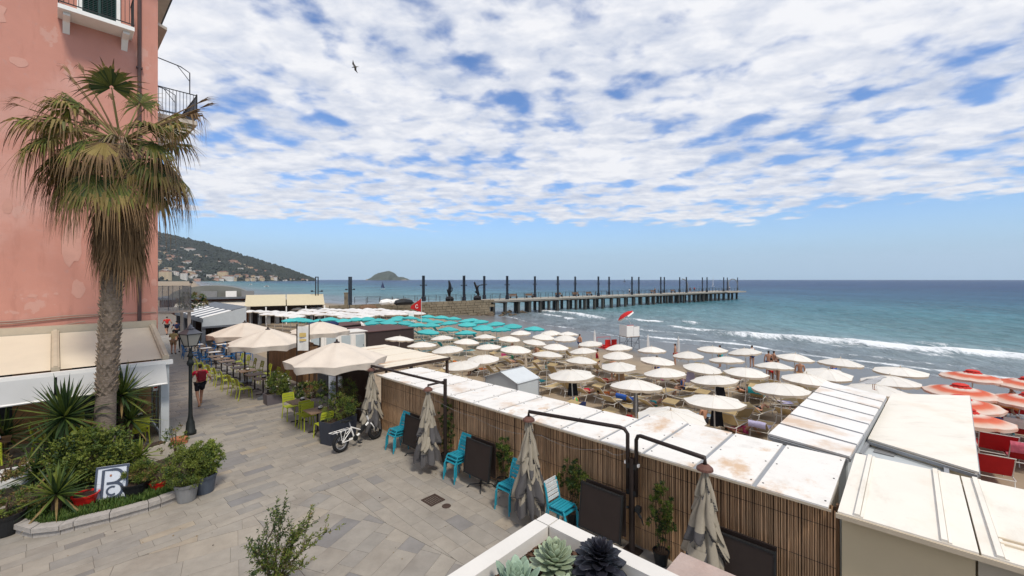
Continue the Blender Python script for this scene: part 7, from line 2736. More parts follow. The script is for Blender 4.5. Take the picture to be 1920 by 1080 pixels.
for i_, (px_, py_, rz_, top_, bot_, lab_) in enumerate(((1150, 720, .4, None, M_navy, 'bather standing between the fourth and fifth rows left of the fifth row second umbrella'), (1232, 716, 2.0, M_whitecl, M_bluecl, 'person in a white top standing behind the third umbrella of the fourth row'),
                                                       (1005, 690, 1.0, None, M_redcl, 'bather in red trunks standing left of the third umbrella of the fifth row'), (1120, 700, 2.6, M_crimson, M_navy, 'person in crimson standing by the fifth umbrella of the fourth row'),
                                                       (1500, 728, .3, None, M_tan, 'bather standing right of the rightmost umbrella of the fourth row'), (1350, 690, 1.7, None, M_teal, 'bather in turquoise trunks standing by the third umbrella of the second row'), (960, 672, 2.2, None, M_blackcl, 'bather standing by the seventh umbrella of the fourth row')
                                                       )):
    stand(lab_, px_, py_, FACE + rz_, top_, bot_)
lay_towel(('fourth', 3, -1), M_bluecl, 'blue towel over a lounger under the fourth umbrella of the fourth row')
lay_towel(('third', 1, -1), M_orange, 'orange towel over a lounger under the second umbrella of the third row')
lay_towel(('second', 5, -1), M_pinkc, 'pink towel over a lounger under the sixth umbrella of the second row')
lay_towel(('third', 6, 1), M_redcl, 'red towel over a lounger under the seventh umbrella of the third row')
lay_towel(('second', 6, 1), M_whitecl, 'white towel over a lounger under the seventh umbrella of the second row')
lay_towel(('fourth', 0, 1), M_lilac, 'lilac towel over a lounger under the rightmost umbrella of the fourth row')
lay_towel(('back', 1, 1), M_teal, 'teal towel over a lounger under the second umbrella of the back row')
p = g0(1393, 812)
person('person lying on the sand with drawn up knees behind the cabin row', (p.x, p.y, -1.36), FACE - .9, 'back', 1.65, M_pinkc, M_pinkc, sleeves=False, fingers=False)
p = g0(1180, 818)
person('person in red sitting on the sand left of the biggest umbrella', (p.x, p.y, -1.38), FACE + .8, 'sit', 1.65, M_redcl, M_navy, sleeves=False, fingers=False)
p = g0(1320, 805)
person('tanned person in black sitting right of the biggest umbrella', (p.x, p.y, -1.38), FACE + 1.4, 'sit', 1.65, None, M_blackcl, sleeves=False, fingers=False)
p = g0(1280, 742)
person('person in a blue shirt sitting between the fourth and fifth rows', (p.x, p.y, -1.38), FACE + 2.4, 'sit', 1.65, M_bluecl, M_navy, sleeves=False, fingers=False)
p = g0(890, 705)
person('person sitting by the second umbrella of the back row', (p.x, p.y, -1.38), FACE + 2.0, 'sit', 1.65, M_blackcl, M_blackcl, sleeves=False, fingers=False)
# small beach things
bp_ = at(1079, 752, -1.25)
m = MB()
for j in range(6):
    for i in range(8):
        a0, a1 = 2 * PI * i / 8, 2 * PI * (i + 1) / 8; b0, b1 = PI * j / 6, PI * (j + 1) / 6
        f_pt = lambda a, b: (.17 * math.sin(b) * math.cos(a), .17 * math.sin(b) * math.sin(a), .17 * math.cos(b) + .16)
        m.quad(f_pt(a0, b0), f_pt(a1, b0), f_pt(a1, b1), f_pt(a0, b1), i % 4)
tag(m.build('beach_ball', [M_bluecl, M_yellowcl, mat('ball_green', (.05, .35, .08), .5), M_orange], None, smooth=True, loc=(bp_.x, bp_.y, -1.36)), 'bright multicoloured beach ball beside the cabin row', 'ball')
for px, py, m_, lab in ((1090, 762, M_navy, 'navy beach bag lying on the sand by the bright ball'), (945, 668, M_pinkc, 'pink beach bag between the fourth row loungers'), (1028, 690, M_teal, 'teal beach bag left of the third umbrella of the fifth row'),
                        (1135, 775, M_blackcl, 'black bag beside the free standing lounger'), (960, 672, mat('bag_green', (.03, .22, .12), .7), 'green bag beside the pink bag'), (1895, 815, M_teal, 'teal bag by the white towel at the right edge')):
    p = at(px, py, -1.3)
    t0 = thing('beach_bag', lab, 'bag', (p.x, p.y, -1.37), px)
    MB().add([(-.2, -.1, 0), (.2, -.1, 0), (.2, .1, 0), (-.2, .1, 0), (-.24, -.06, .3), (.24, -.06, .3), (.24, .06, .3), (-.24, .06, .3)], [(3, 2, 1, 0), (4, 5, 6, 7), (0, 1, 5, 4), (1, 2, 6, 5), (2, 3, 7, 6), (3, 0, 4, 7)]).build('bag_body', m_, t0)
    MB().tube([(-.12, 0, .3), (-.08, 0, .45), (.08, 0, .45), (.12, 0, .3)], .012, 5).build('handle', m_, t0)

# ------------------------------------------------------------------ lifeguard tower, pedal boat, flag
tp_ = at(1180, 664, -1.72)
lt = thing('lifeguard_tower', 'white lifeguard cabin on a scaffold at the water under a red umbrella', 'lifeguard tower', (tp_.x, tp_.y, -1.75), .35)
for x in (-.62, .62):
    for y in (-.55, .55):
        MB().tube([(x * 1.05, y * 1.05, 0), (x, y, 1.62)], .03, 6).build('leg', M_greymetal, lt)
m = MB()
for z in (.5, 1.05):
    for s_ in (-1, 1):
        m.tube([(-.63, .55 * s_, z), (.63, .55 * s_, z)], .016, 5); m.tube([(.63 * s_, -.55, z), (.63 * s_, .55, z)], .016, 5)
for s_ in (-1, 1):
    m.tube([(-.63, .55 * s_, .1), (.63, .55 * s_, 1.6)], .014, 5); m.tube([(.63 * s_, -.55, 1.6), (.63 * s_, .55, .1)], .014, 5)
m.build('brace', M_greymetal, lt)
MB().box(0, 0, 1.65, 1.36, 1.2, .06).build('platform', M_wood, lt)
m = MB()
m.box(-.32, -.56, 2.18, .68, .04, 1.0); m.box(.34, -.56, 2.12, .60, .04, .88)
m.box(-.66, 0, 2.18, .04, 1.08, 1.0); m.box(.66, 0, 2.12, .04, 1.08, .88)
m.build('side_panel', M_whitepaint, lt)
MB().box(-.32, -.57, 2.70, .68, .06, .035).build('red_trim', M_red, lt)
un = thing('tilted_umbrella', 'red umbrella with white lettering tilted over the lifeguard cabin', 'umbrella', (tp_.x + .15, tp_.y, 1.0), 0)
un.rotation_euler = (R(-6), R(-33), 0)
un.scale = (.82, .82, .9)
m = MB(); n = 8; vs = [(0, 0, 1.28)]
for j in (1, 2):
    for i in range(n * 2):
        a = PI * i / n
        vs.append((.5 * j * 1.0 * math.cos(a) * (1 if i % 2 == 0 else .96), .5 * j * math.sin(a) * (1 if i % 2 == 0 else .96), 1.28 - (.07, .30)[j - 1]))
m.add(vs, [(0, 1 + i, 1 + (i + 1) % 16) for i in range(16)] + [(1 + i, 17 + i, 17 + (i + 1) % 16, 1 + (i + 1) % 16) for i in range(16)])
m.build('canopy', M_redcl, un)
MB().tube([(0, 0, 0), (0, 0, 1.3)], .02, 6).build('pole', M_pole, un)
m = MB()
for i in range(16):
    a, b = PI * i / 8, PI * (i + 1) / 8
    if i % 4 == 3:
        continue
    m.add([(.93 * math.cos(a), .93 * math.sin(a), .99), (.93 * math.cos(b), .93 * math.sin(b), .99), (.95 * math.cos(b), .95 * math.sin(b), .82), (.95 * math.cos(a), .95 * math.sin(a), .82)], [(0, 1, 2, 3)])
m.build('valance', M_whitepaint, un)
bpos = at(1140, 658, -1.72)
pb = thing('pedal_boat', 'red pedal boat drawn up at the water left of the lifeguard tower', 'boat', (bpos.x, bpos.y, -1.68), FACE + 1.2)
for x in (-.62, .62):
    MB().tube([(x, -1.5, .45), (x, -1.2, .25), (x, 0, .18), (x, 1.1, .22), (x, 1.6, .55)], [.06, .18, .22, .19, .06], 8).build('hull', M_red, pb, smooth=True)
MB().box(0, -.1, .45, 1.5, 1.5, .08).build('deck', M_red, pb)
for x in (-.33, .33):
    MB().box(x, -.55, .80, .5, .10, .62).build('seat_back', M_red, pb)
    MB().box(x, -.3, .55, .5, .45, .10).build('seat', M_red, pb)
MB().tube([(-.7, .8, .45), (-.7, .9, 1.15), (.7, .9, 1.15), (.7, .8, .45)], .025, 6).build('handrail', M_red, pb)
fp = at(790, 646, -1.4)
fl = thing('red_flag', 'red triangular flag with a white mark on a thin white pole among the teal umbrellas', 'flag', (fp.x, fp.y, -1.4), 0)
MB().tube([(0, 0, 0), (0, 0, 4.5)], .025, 6).build('pole', M_pole, fl)
m = MB()
vs = []
for i in range(7):
    u = i / 6
    for j in range(4):
        v = j / 3
        zc_ = 3.85 - .20 * u
        hh = 1.12 * (1 - u) + .22
        vs.append((-.02 - 1.02 * u, .09 * math.sin(u * 5 + v), zc_ + (v - .5) * hh))
m.add(vs, [(i * 4 + j, i * 4 + j + 1, (i + 1) * 4 + j + 1, (i + 1) * 4 + j) for i in range(6) for j in range(3)])
fo = m.build('flag_cloth', M_redcl, fl, smooth=True)
m = MB()
for i in range(12):
    a, b = 2 * PI * i / 14 + .6, 2 * PI * (i + 1) / 14 + .6
    m.add([(-.42 + .14 * math.cos(a), -.14, 3.76 + .20 * math.sin(a)), (-.42 + .14 * math.cos(b), -.14, 3.76 + .20 * math.sin(b)), (-.42 + .09 * math.cos(b), -.14, 3.76 + .15 * math.sin(b)), (-.42 + .09 * math.cos(a), -.14, 3.76 + .15 * math.sin(a))], [(0, 1, 2, 3)])
m.build('white_mark', M_whitepaint, fo)
gp_ = at(773, 628, -1.4)
gc = thing('lifeguard_chair', 'white high lifeguard chair left of the red flag', 'lifeguard chair', (gp_.x, gp_.y, -1.4), .6)
for x in (-.35, .35):
    for y in (-.35, .35):
        MB().tube([(x, y, 0), (x * .8, y * .8, 1.9 if y < 0 else 2.7)], .03, 5).build('leg', M_whitepaint, gc)
MB().box(0, 0, 1.55, .6, .6, .05).build('seat', M_whitepaint, gc)
MB().box(0, .3, 2.25, .6, .04, .6).build('backrest', M_whitepaint, gc)
for z in (.4, .8, 1.2):
    MB().box(0, -.34 + z * .03, z, .56, .04, .05).build('rung', M_whitepaint, gc)

# ================================================================== MOLE AND PIER
M_conc = mat('pier_concrete', (0.30, 0.27, 0.23), .9, var=.25, scale=.7)
M_pile = mat('dark_wet_pile', (0.055, 0.055, 0.05), .85, var=.35, scale=.8)
M_moles = mat('mole_stone', (0.21, 0.17, 0.115), .9, var=.35, scale=.8, rand=.1, stain=(.09, .08, .055), stain_scale=.25, stain_amt=.6)
ZD = .95
PA, PB = at(918, 563.2, ZD), at(1389, 545.6, ZD)
pd = Vector((PB.x - PA.x, PB.y - PA.y)); PL = pd.length; pd.normalize()
pq = Vector((-pd.y, pd.x))
prz = math.atan2(pd.y, pd.x)


def pier_a(px, off):
    kk = (px - 960) / 800
    b = Vector((PA.x, PA.y)) + pq * off
    return (b.x - kk * b.y) / (kk * pd.y - pd.x)


pier = thing('pier', 'long pier on dark piles running out to sea from a stone mole', 'pier', (PA.x, PA.y, 0), prz)
W_ = 5.6
m = MB().box(PL / 2, W_ / 2, ZD - .22, PL, W_, .44)
m.box(PL - 5, W_ / 2 + 1.5, ZD - .24, 14, W_ + 5, .40)
m.build('deck', M_conc, pier)
MB().box(PL / 2, -.06, ZD - .05, PL, .12, .22).build('edge_curb', mat('pale_concrete', (.42, .38, .32), .9, var=.15), pier)
pj = random.Random(9)
a = 1.2; n = 0
while a < PL + .5:
    for y in (.5, W_ - .5):
        MB().box(a, y, (ZD - .44 - 4.2) / 2, .62 if n % 3 == 0 else .45, .55, ZD - .44 + 4.2).build('pile', M_pile, pier)
    MB().box(a, W_ / 2, ZD - .60, .5, W_ - .2, .32).build('cross_beam', M_pile, pier)
    a += pj.choice((2.6, 3.0, 3.4)); n += 1
MB().box(-.2, W_ / 2, -1.0, .4, W_, 3.0)
M_rail = mat('rail_iron', (.045, .042, .04), .6)
for y in (.06, W_ - .06):
    for k in range(int((PL + 24) / 2.2)):
        x = -24 + k * 2.2
        MB().box(x, y, ZD + .55, .07, .07, 1.1).build('railing_post', M_rail, pier)
    MB().box((PL - 24) / 2, y, ZD + 1.08, PL + 24, .05, .05).build('handrail', M_rail, pier)
    MB().box((PL - 24) / 2, y, ZD + .55, PL + 24, .03, .03).build('handrail', M_rail, pier)


def pier_lamp(px, off, lab, zb=ZD, h=4.75, a=None):
    a = pier_a(px, off) if a is None else a
    p = Vector((PA.x, PA.y)) + pd * a + pq * off
    t0 = again(PLAMP, USED, (p.x, p.y, zb), prz + .3, lab, 'twin column lamp posts on the pier')
    t0.scale = (1, 1, h / 4.75)


PLAMP = thing('pier_lamp', 'x', 'lamp post')
M_pl = mat('pier_lamp_metal', (.025, .032, .045), .5, metal=.2, var=.2)
for x in (-.17, .17):
    MB().box(x, 0, 2.55, .14, .26, 4.3).build('column', M_pl, PLAMP)
MB().box(0, 0, .40, .60, .50, .80).build('base', M_pl, PLAMP)
MB().box(0, 0, 4.72, .50, .28, .10).build('cap', M_pl, PLAMP)
for s_ in (-1, 1):
    m = MB().tube([(s_ * .3, 0, 2.9), (s_ * .62, 0, 3.0)], .04, 6)
    m.lathe([(0, .12), (.15, .08), (.17, -.06), (0, -.12)], 8, (s_ * .68, 0, 2.98))
    m.build('spotlight', M_pl, PLAMP)
for i, px in enumerate((870, 951, 1046, 1122, 1185, 1239, 1287, 1325.7, 1357)):
    pier_lamp(px, .45, f'pier lamp post, {ORD[i + 1]} from the shore in the near row')
for i, px in enumerate((794, 908, 1003, 1078.5, 1142, 1197.8, 1245.6, 1274.5, 1317, 1363.7, 1383)):
    pier_lamp(px, W_ - .45, f'pier lamp post, {ORD[i + 1]} from the shore in the far row')
p = at(667, 577, .75)
pier_lamp(667, 0, 'tall lamp post at the root of the mole, the thickest one', .2, 5.2, (Vector((p.x, p.y)) - Vector((PA.x, PA.y))).dot(pd))
q = thing('lamp_pillar', 'short weathered stone pillar left of the thickest lamp post', 'pillar', (at(649, 578, .5).x, at(649, 578, .5).y, -1.2), .4)
MB().box(0, 0, 2.0, .55, .55, 4.0).build('shaft', M_moles, q); MB().box(0, 0, 4.08, .7, .7, .16).build('cap', M_moles, q)
l2 = again(PLAMP, USED, (-29.5, 64.5, -.4), .5, 'lamp post behind the cream awning hall', 'twin column lamp posts on the pier')
l2.scale = (1, 1, 1.22)
# mole
mole = thing('stone_mole', 'short brown stone mole carrying the root of the pier', 'mole', (PA.x, PA.y, 0), prz)
MB().box(-15, W_ / 2 + .6, -1.1, 30, W_ + .8, ZD + 1.1 + 1.08).build('core', M_moles, mole)
blocks = MB()
z = -2.6; c_ = 0
while z < ZD - .05:
    hgt = .46; x = -30 + (c_ % 2) * .4
    while x < -.3:
        ln = pj.uniform(.7, 1.4)
        blocks.box(x + ln / 2, .12 - .02 * c_ + pj.uniform(-.05, .05), z + hgt / 2, ln - .06, .5, hgt - .05)
        x += ln
    z += hgt; c_ += 1
blocks.build('stone_block', M_moles, mole, kind='stuff')
for k in range(7):
    MB().box(.02, .5 + k * .85, -.9, .3, .8, 3.5).build('end_stone', M_moles, mole)
rocks = MB()
for i in range(90):
    x = pj.uniform(-26, 9); y = pj.uniform(-2.6, -.2) if x < 0 else pj.uniform(-2.2, 2)
    q_ = pj.uniform(.3, .85) * (.8 if x > 3 else 1)
    rocks.add([(x + u_ * q_ * pj.uniform(.8, 1.3), y + v_ * q_ * pj.uniform(.8, 1.3), -2.1 + w_ * q_ * .8 + .25 * max(0, 1 + y / 2.6)) for u_, v_, w_ in ico], icf)
ro = rocks.build('mole_rocks', mat('brown_rock', (.10, .075, .05), .9, var=.35, scale=1.2), None, loc=(PA.x, PA.y, 0), rz=prz, kind='stuff')
ro['label'] = 'brown boulders heaped along the foot of the mole'
M_bench = mat('bench_wood', (.17, .10, .06), .8, var=.2)
for i, px in enumerate((963, 993, 1048, 1080, 1105, 1225, 1262)):
    a = pier_a(px, 4.2)
    p = Vector((PA.x, PA.y)) + pd * a + pq * 4.2
    t0 = thing('pier_bench', f'wooden bench on the pier, {ORD[i + 1]} from the mole', 'bench', (p.x, p.y, ZD), prz, 'benches on the pier')
    MB().box(0, 0, .45, 2.0, .5, .08).build('seat', M_bench, t0); MB().box(0, .25, .75, 2.0, .06, .4).build('backrest', M_bench, t0)
    for x in (-.85, .85):
        MB().box(x, 0, .2, .1, .45, .41).build('leg', M_rail, t0)
for i, (px, w_, m_) in enumerate(((690, 2.4, M_bench), (757, 2.6, M_iron), (725, 1.8, M_whitepaint), (742, 1.4, M_whitepaint))):
    p = at(px, 572, ZD)
    t0 = thing('upturned_boat', f'small {("brown", "black", "white", "smaller white")[i]} upturned boat on the mole root', 'boat', (p.x, p.y, ZD - .9 * (i == 0)), prz)
    MB().tube([(-w_ / 2 - .3, 0, .3), (-w_ / 2, 0, .4), (0, 0, .5), (w_ / 2, 0, .4), (w_ / 2 + .4, 0, .3)], [.05, .4, .5, .4, .05], 8).build('hull', m_, t0)
    MB().box(0, 0, .98, w_ * .8, .06, .06).build('keel', M_bench, t0)
# sculptures
M_scu = mat('black_bronze', (.012, .012, .014), .4, metal=.3)
for i, (px, lab) in enumerate(((843, 'black upright bronze figure on the mole between two lamp posts'), (895, 'black leaning bronze figure with a horn, right of the upright one'))):
    a = pier_a(px, 2.5)
    p = Vector((PA.x, PA.y)) + pd * a + pq * 2.5
    t0 = thing('statue', lab, 'statue', (p.x, p.y, ZD), 0)
    MB().lathe([(0, 0), (.75, 0), (.8, .5), (.55, .85), (.0, .95)], 10).build('plinth', M_scu, t0)
    if i == 0:
        J = {'a': (Vector((0, 0, .8)), .28), 'b': (Vector((-.15, 0, 1.7)), .32), 'c': (Vector((.1, 0, 2.6)), .36), 'd': (Vector((0, 0, 3.3)), .24), 'e': (Vector((-.15, 0, 3.9)), .16), 'f': (Vector((.45, 0, 1.9)), .12), 'g': (Vector((.5, 0, 2.6)), .1), 'h': (Vector((-.5, 0, 2.2)), .12)}
        E_ = [('a', 'b'), ('b', 'c'), ('c', 'd'), ('d', 'e'), ('b', 'f'), ('f', 'g'), ('b', 'h')]
    else:
        J = {'a': (Vector((.25, 0, .8)), .28), 'b': (Vector((.15, 0, 1.6)), .3), 'c': (Vector((-.15, 0, 2.4)), .3), 'd': (Vector((-.45, 0, 3.1)), .22), 'e': (Vector((-.6, 0, 3.6)), .17), 'f': (Vector((.4, 0, 2.9)), .08), 'g': (Vector((1.2, 0, 3.0)), .1), 'h': (Vector((-.6, 0, 1.6)), .1)}
        E_ = [('a', 'b'), ('b', 'c'), ('c', 'd'), ('d', 'e'), ('c', 'f'), ('f', 'g'), ('b', 'h')]
    chain_mesh('figure', J, E_, ['b'], M_scu, t0)
for i, (px, r, full) in enumerate(((1374, 1.9, True), (1279, 1.9, False))):
    a = pier_a(px, 4.5)
    p = Vector((PA.x, PA.y)) + pd * a + pq * 4.5
    t0 = thing('metal_arch', ('tall grey hoop arch at the pier head' if full else 'quarter hoop arch standing between two pier lamps'), 'arch', (p.x, p.y, ZD), .2)
    pts = [(-r, 0, 0), (-r, 0, 2.2)] + [(r * math.cos(PI - PI * k / 12), 0, 2.4 + r * math.sin(PI - PI * k / 12) * .95) for k in range(0 if full else 6, 13)] + [(r, 0, 0)]
    if not full:
        pts = pts[2:]
    MB().tube(pts, .16, 8).build('hoop', M_pot_grey, t0, smooth=True)
    MB().box(r, 0, .1, .7, .7, .2).build('foot', M_conc, t0)
person('person in a white shirt standing at the pier head', (PA.x + pd.x * (PL - 4) + pq.x * 2, PA.y + pd.y * (PL - 4) + pq.y * 2, ZD), 1.0, 'stand', 1.7, M_whitecl, M_navy, fingers=False)
for i, px in enumerate((1294, 1302, 1228, 1180)):
    a = pier_a(px, 2.4)
    person(f'tiny person on the pier, {ORD[i + 1]} of the strollers counted from the ' + 'head', (PA.x + pd.x * a + pq.x * 2.4, PA.y + pd.y * a + pq.y * 2.4, ZD), prz - PI / 2, 'walk', 1.7, (M_navy, M_redcl, M_tan, M_whitecl)[i], M_blackcl, fingers=False)


# ------------------------------------------------------------------ boats
def sailboat(lab, px, Zd, h, m_s, rz=0.3):
    t0 = thing('sailboat', lab, 'sailboat', ((px - 960) / 800 * Zd, Zd, SEA), rz)
    L_ = h * .55
    MB().add([(-L_ / 2, -.5 * h / 8, .3), (L_ * .3, -.6 * h / 8, .35), (L_ * .55, 0, .55), (L_ * .3, .6 * h / 8, .35), (-L_ / 2, .5 * h / 8, .3), (-L_ * .42, 0, -.4), (L_ * .35, 0, -.4)],
             [(0, 1, 2, 3, 4), (5, 6, 1, 0), (6, 2, 1), (6, 3, 2), (5, 4, 3, 6), (0, 4, 5)]).build('hull', M_whitepaint, t0)
    MB().tube([(0, 0, 0), (0, 0, h)], .08, 6).build('mast', M_alu, t0)
    MB().add([(-.1, 0, h * .97), (-.1, 0, 1.2), (-L_ * .45, .3, 1.3), (-.1, .08, h * .97), (-.1, .08, 1.2), (-L_ * .45, .38, 1.3)], [(0, 1, 2), (5, 4, 3), (0, 2, 5, 3)]).build('mainsail', m_s, t0)
    MB().add([(.1, 0, h * .8), (L_ * .5, 0, .8), (.1, .25, 1.2), (.1, .06, h * .8), (L_ * .5, .06, .8), (.1, .31, 1.2)], [(0, 1, 2), (5, 4, 3), (0, 3, 4, 1)]).build('jib', m_s, t0)


sailboat('small sailboat on the horizon above the middle of the pier', 1171, 900, 9, M_pot_slate)
sailboat('little boat with a dark sail on the water below the islet', 718, 300, 6, M_navy, 1.0)
sailboat('pale sailboat far out beyond the pier end', 1337, 420, 11, M_whitepaint, 1.4)
for i, (px, py) in enumerate(((395, 528), (500, 538), (470, 534), (416, 529.5))):
    p = at(px, py, SEA)
    t0 = thing('motor_boat', f'small white motor boat moored off the beach, {ORD[i + 1]} by distance across the bay', 'boat', (p.x, p.y, SEA), .4 + i)
    q = 1.0
    MB().add([(-3, -1, .6), (1.5, -1, .7), (3.2, 0, .95), (1.5, 1, .7), (-3, 1, .6), (-2.7, 0, -.4), (2, 0, -.4)], [(0, 1, 2, 3, 4), (5, 6, 1, 0), (6, 2, 1), (6, 3, 2), (5, 4, 3, 6), (0, 4, 5)]).build('hull', M_whitepaint, t0)
    MB().box(-.2, 0, 1.1, 1.6, 1.2, .9).build('cabin', M_pot_grey, t0)

# ================================================================== TERRACE EDGE IN FRONT OF THE CAMERA
M_tim = mat('white_painted_timber', (0.66, 0.63, 0.58), .5, var=.06, scale=4, bump=.1, bscale=25)
A0 = Vector((0.145, 1.83, 4.0))
ez = math.atan2(-.681, .732)                                # local x = -u (to the right), local y = v
pln = thing('white_planter', 'white timber planter box with succulents at the terrace corner', 'planter', (A0.x, A0.y, 3.4), ez)
LX, LY = 1.0, .95
RW = .068
MB().box(-RW / 2 + .0575, 0, 0, .01, .01, .01)
MB().box((RW + .003 + LX) / 2 + .0, -RW / 2, .575, LX - RW - .003, RW, .05).build('rim_board', M_tim, pln)
MB().box(RW / 2, -(RW + .003 + LY) / 2, .575, RW, LY - RW - .003, .05).build('rim_board', M_tim, pln)
MB().box(RW / 2, -RW / 2, .574, RW - .004, RW - .004, .052).build('corner_block', M_tim, pln)
for i in range(4):
    MB().box(LX / 2, -.018, .07 + i * .132, LX - .02, .028, .126).build('side_board', M_tim, pln)
    MB().box(.018, -LY / 2 - .02, .07 + i * .132, .028, LY - .06, .126).build('side_board', M_tim, pln)
MB().box(LX + .005, -LY / 2, .30, .03, LY - .1, .54).build('side_board', M_tim, pln)
MB().box(LX / 2, -LY - .005, .30, LX - .1, .03, .54).build('side_board', M_tim, pln)
MB().box(RW / 2 + .02, -RW / 2 - .02, .27, .05, .05, .5).build('corner_post', M_tim, pln)
MB().box(LX / 2 + .02, -LY / 2 - .02, .485, LX - .07, LY - .07, .10).build('soil', M_soil, pln)
br = random.Random(2)
bark = MB()
for i in range(1500):
    x, y = br.uniform(.06, .75), br.uniform(-.75, -.06)
    s_ = br.uniform(.006, .016)
    bark.box(x, y, .537 + br.random() * .014, s_ * 1.8, s_, s_ * .5, br.uniform(0, 3))
bk = bark.build('bark_chips', mat('bark_mulch', (.10, .055, .035), .9, var=.6, scale=60), pln, kind='stuff')

M_ech = mat('pale_succulent', (0.30, 0.36, 0.24), .5, var=.12, scale=14, rand=.14, spec=.3)
M_ech2 = mat('blue_succulent', (0.25, 0.34, 0.25), .45, var=.12, scale=14, rand=.18, spec=.3)
M_black = mat('black_violet_succulent', (0.018, 0.018, 0.026), .4, var=.3, scale=20, rand=.3, spec=.4)
M_rim = mat('leaf_margin', (.45, .42, .25), .5)


def fleshy(name, m_, w, th, cup=.25, tip=.12, wav=0.0):
    """a thick pointed succulent leaf along +y, unit length"""
    m = MB()
    secs = []
    for t, q in ((0, .45), (.2, .7), (.5, 1.0), (.75, .92), (.92, .5), (1.0, .04)):
        y = t; z = cup * t * t
        row_ = []
        for k in range(8):
            a = 2 * PI * k / 8
            zz = math.sin(a) * th * (1 - .5 * t) * (.45 if math.sin(a) > 0 else 1.0)
            row_.append((math.cos(a) * w * q / 2, y, z + zz * q + abs(math.cos(a)) * w * q * .10 + wav * math.sin(t * 14 + k) * q))
        secs.append(row_)
    vs = [v for r in secs for v in r]
    fs = [(i * 8 + k, i * 8 + (k + 1) % 8, (i + 1) * 8 + (k + 1) % 8, (i + 1) * 8 + k) for i in range(5) for k in range(8)]
    fs.append(tuple(range(40, 48)))
    m.add(vs, fs)
    return m


def rosette(name, label, cpos, mats, n, r, w, th, el0, el1, seed, cup=.25, wav=0.0, lift=.5, ratio=(.28, 1.0)):
    q = random.Random(seed)
    t0 = thing(name, label, 'succulent', cpos, q.uniform(0, 6))
    MB().tube([(0, 0, -.09), (0, 0, r * .25)], [r * .22, r * .12], 8).build('stem', M_bark, t0)
    first = fleshy('leaf', mats, w, th, cup, wav=wav).build('leaf', mats, t0, smooth=True)
    for k in range(n):
        o = first if k == 0 else first.copy()
        if k:
            COL.objects.link(o)
        t = k / (n - 1)
        el = el0 + (el1 - el0) * t ** .8
        ln = r * (ratio[0] + (ratio[1] - ratio[0]) * t ** .8) * q.uniform(.92, 1.08)
        o.scale = (ln, ln, ln)
        az = k * 2.39996 + q.uniform(-.12, .12)
        o.rotation_euler = (el, q.uniform(-.1, .1), az)
        o.location = (math.sin(az) * -r * .05, math.cos(az) * r * .05, r * lift * (1 - t) * .8)
    return t0


def atz(px, py, z):
    p = at(px, py, z)
    return (p.x, p.y, z)


rosette('succulent', 'pale green echeveria rosette in the corner of the white planter', atz(1040, 1062, 3.97), M_ech, 64, .092, .46, .10, R(84), R(-14), 1, cup=.30, lift=.75)
rosette('succulent', 'black violet rosette plant right of the pale echeveria', atz(1124, 1074, 3.985), M_black, 84, .122, .50, .035, R(80), R(-38), 2, cup=-.05, wav=.03, lift=.75, ratio=(.3, .95))
rosette('succulent', 'blue green succulent with broad pointed leaves at the lower picture edge', atz(968, 1112, 3.96), M_ech2, 30, .115, .44, .075, R(86), R(28), 3, cup=.22, lift=.3)
rosette('succulent', 'small pale succulent below the echeveria', atz(1062, 1112, 3.96), M_ech, 30, .06, .5, .10, R(80), R(0), 4, cup=.25)
# stone coping of the terrace right of the planter
cp = thing('terrace_coping', 'worn pinkish stone coping beside the white planter', 'wall coping', (*at(1277, 1035, 3.55)[:2], 3.55), ez)
MB().box(1.0, -.16, -.04, 2.0, .32, .08).build('cap_stone', mat('pinkish_stone', (.40, .31, .27), .8, var=.15, scale=9, bump=.3, bscale=50, stain=(.42, .20, .13), stain_scale=1.5, stain_amt=.4), cp)
MB().box(1.0, -.16, -.28, 1.9, .22, .40).build('wall', M_stone, cp)
t_c = V * -1
tm = MB()
tm.prism([(A0.x + .0, A0.y - .04)] + [((A0 + Vector((U.x, U.y, 0)) * -a + Vector((V.x, V.y, 0)) * -b).x, (A0 + Vector((U.x, U.y, 0)) * -a + Vector((V.x, V.y, 0)) * -b).y) for a, b in ((0.02, 2.6), (2.6, 2.6), (2.6, .03))], 3.2, 3.395)
tm.build('terrace', M_stone, kind='structure')
MB()
lw = MB().prism([(A0.x - .02, A0.y - .12)] + [((A0 + Vector((U.x, U.y, 0)) * -a + Vector((V.x, V.y, 0)) * -b).x, (A0 + Vector((U.x, U.y, 0)) * -a + Vector((V.x, V.y, 0)) * -b).y) for a, b in ((.10, 2.5), (2.5, 2.5), (2.5, .10))], 0, 3.197)
tag(lw.build('terrace_wall', M_stone, None), 'plain building wall carrying the terrace under the camera', 'wall')

# little olive bush below, in its pot
bp0 = at(505, 1120, 0)
bp0 = Vector((-3.62, 6.45, 0))
r_ = random.Random(93)
ob = thing('olive_bush', 'thin branching bush with small leaves at the bottom of the picture', 'bush', bp0 + Vector((0, 0, .38)))
m = MB()


